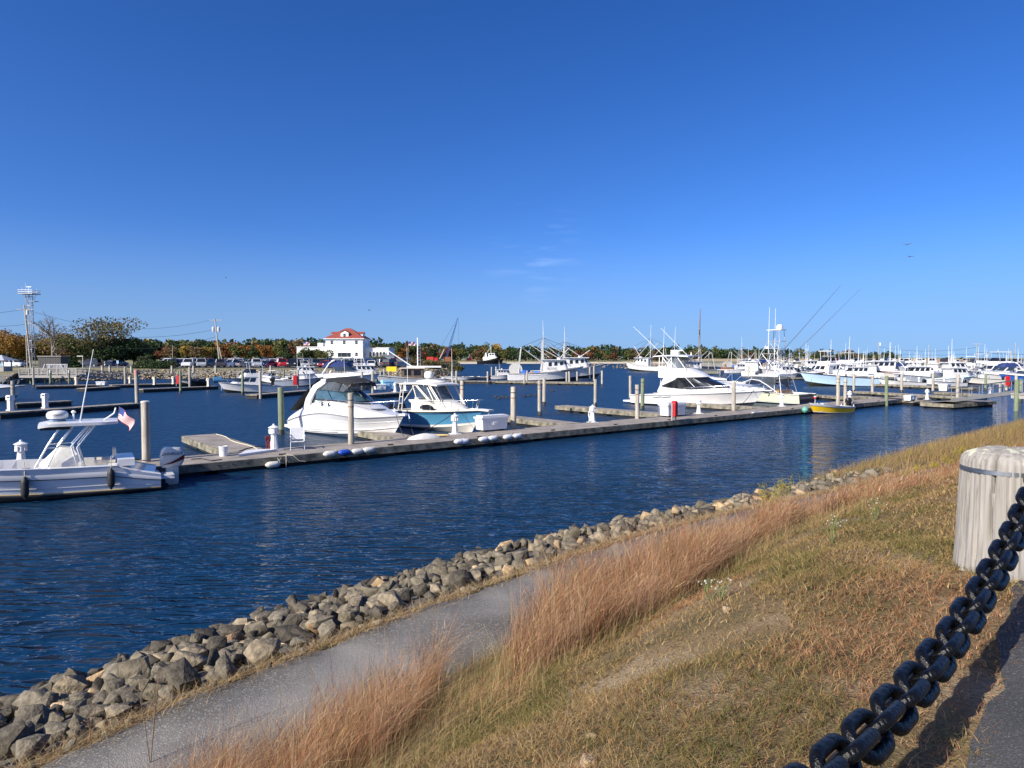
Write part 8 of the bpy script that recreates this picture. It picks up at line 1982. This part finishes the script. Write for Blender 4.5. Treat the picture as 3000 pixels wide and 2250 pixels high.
# ---------------------------------------------------------------- wild flowers and dead stems in the foreground
STEMG = pm('green stem', (.14, .16, .05), .8); STEMB = pm('dry stem', (.25, .16, .09), .85); GOLD = pm('goldenrod yellow', (.50, .36, .02), .7, .2, 20); ASTER = pm('aster white', (.70, .68, .62), .7)
def plant(label, px, py, z, h, kind, seed, nst):
    g = random.Random(seed); q = P(px, py, z); s_, n_ = sn(q.x, q.y)
    for _ in range(6):
        zz = float(gz(s_, n_)); q = P(px, py, zz); s_, n_ = sn(q.x, q.y)
    t = thing({'gold': 'goldenrod', 'aster': 'aster', 'dead': 'dead_weed'}[kind], label, 'plant', (q.x, q.y, float(gz(s_, n_))), 0, {'gold': 'goldenrods', 'aster': 'asters', 'dead': 'dead weeds'}[kind])
    stem = MB(); fl_ = MB()
    for i in range(nst):
        a = g.uniform(0, 6.28); top = Vector((math.cos(a) * h * .22 + h * .1, math.sin(a) * h * .22, h * g.uniform(.75, 1.1))); midp = top * .5 + Vector((g.uniform(-.04, .04), g.uniform(-.04, .04), 0)); stem.tube([(0, 0, -.02), midp, top], [.004, .0035, .002], 4, cap=False)
        for k in range(26 if kind == 'gold' else (2 if kind == 'aster' else 4)):
            w = g.uniform(.72, 1.02) if kind != 'dead' else g.uniform(.5, 1.0); c = top * w + Vector((g.uniform(-.06, .06), g.uniform(-.06, .06), g.uniform(-.03, .03))); r = g.uniform(.006, .013) if kind == 'gold' else (g.uniform(.005, .009) if kind == 'aster' else .009)
            stem.tube([top * w * .94, c], .0014, 3, cap=False); fl_.add([c + Vector((r, 0, 0)), c + Vector((-r * .5, r, 0)), c + Vector((-r * .5, -r, 0)), c + Vector((0, 0, r)), c - Vector((0, 0, r))], [(0, 1, 3), (1, 2, 3), (2, 0, 3), (1, 0, 4), (2, 1, 4), (0, 2, 4)])
    stuff(stem.build('stems', STEMB if kind == 'dead' else STEMG, t)); stuff(fl_.build('flower_heads', {'gold': GOLD, 'aster': ASTER, 'dead': STEMB}[kind], t))
for i, (px, py, h) in enumerate(((2235, 1560, .85), (2290, 1540, .9), (2240, 1530, .7))): plant(['goldenrod leaning over the path', 'tall goldenrod beside the path', 'goldenrod at the water side of the path'][i], px, py, 1.4, h, 'gold', i, 5)
for i, (px, py, h) in enumerate(((2690, 1420, .5), (2730, 1410, .5), (2770, 1390, .5), (2800, 1370, .6), (2650, 1440, .5))): plant(f'yellow goldenrod {ORD[i]} in the bank left of the bollard', px, py, 1.8, h, 'gold', 20 + i, 6)
for i, (px, py, h) in enumerate(((2080, 1770, .16), (2440, 1590, .25), (2560, 1530, .22), (2110, 1765, .14))): plant(['white aster low in the turf beside the tall grass', 'white aster at the edge of the tall grass', 'white aster farther along the tall grass', 'second white aster low in the turf'][i], px, py, 2.0, h, 'aster', 40 + i, 6)
for i, (px, py, h) in enumerate(((440, 2240, .75), (265, 2180, .3), (1905, 1700, .5), (2880, 1330, .9), (2930, 1330, .9), (2780, 1350, .7))): plant(['tall dead weed before the stones at the bottom left', 'dead brown weed among the stones', 'dead weed at the path edge', 'dry stalk behind the bollard', 'second dry stalk behind the bollard', 'dry stalk left of the bollard'][i], px, py, 1.2, h, 'dead', 60 + i, 3)
# fallen stones on the turf
for i, (px, py, r) in enumerate(((1720, 2245, .06), (2130, 1790, .05), (1730, 2160, .035))):
    q = P(px, py, 2.3); s_, n_ = sn(q.x, q.y)
    for _ in range(6): zz = float(gz(s_, n_)); q = P(px, py, zz); s_, n_ = sn(q.x, q.y)
    o = tag(link('turf_stone', rock_data(i, 5)), ['pale stone half sunk in the turf at the bottom', 'pale stone in the turf beside the tall grass', 'small pale stone in the turf'][i], 'stone'); o.location = (q.x, q.y, zz + r * .2); o.scale = (r, r, r)
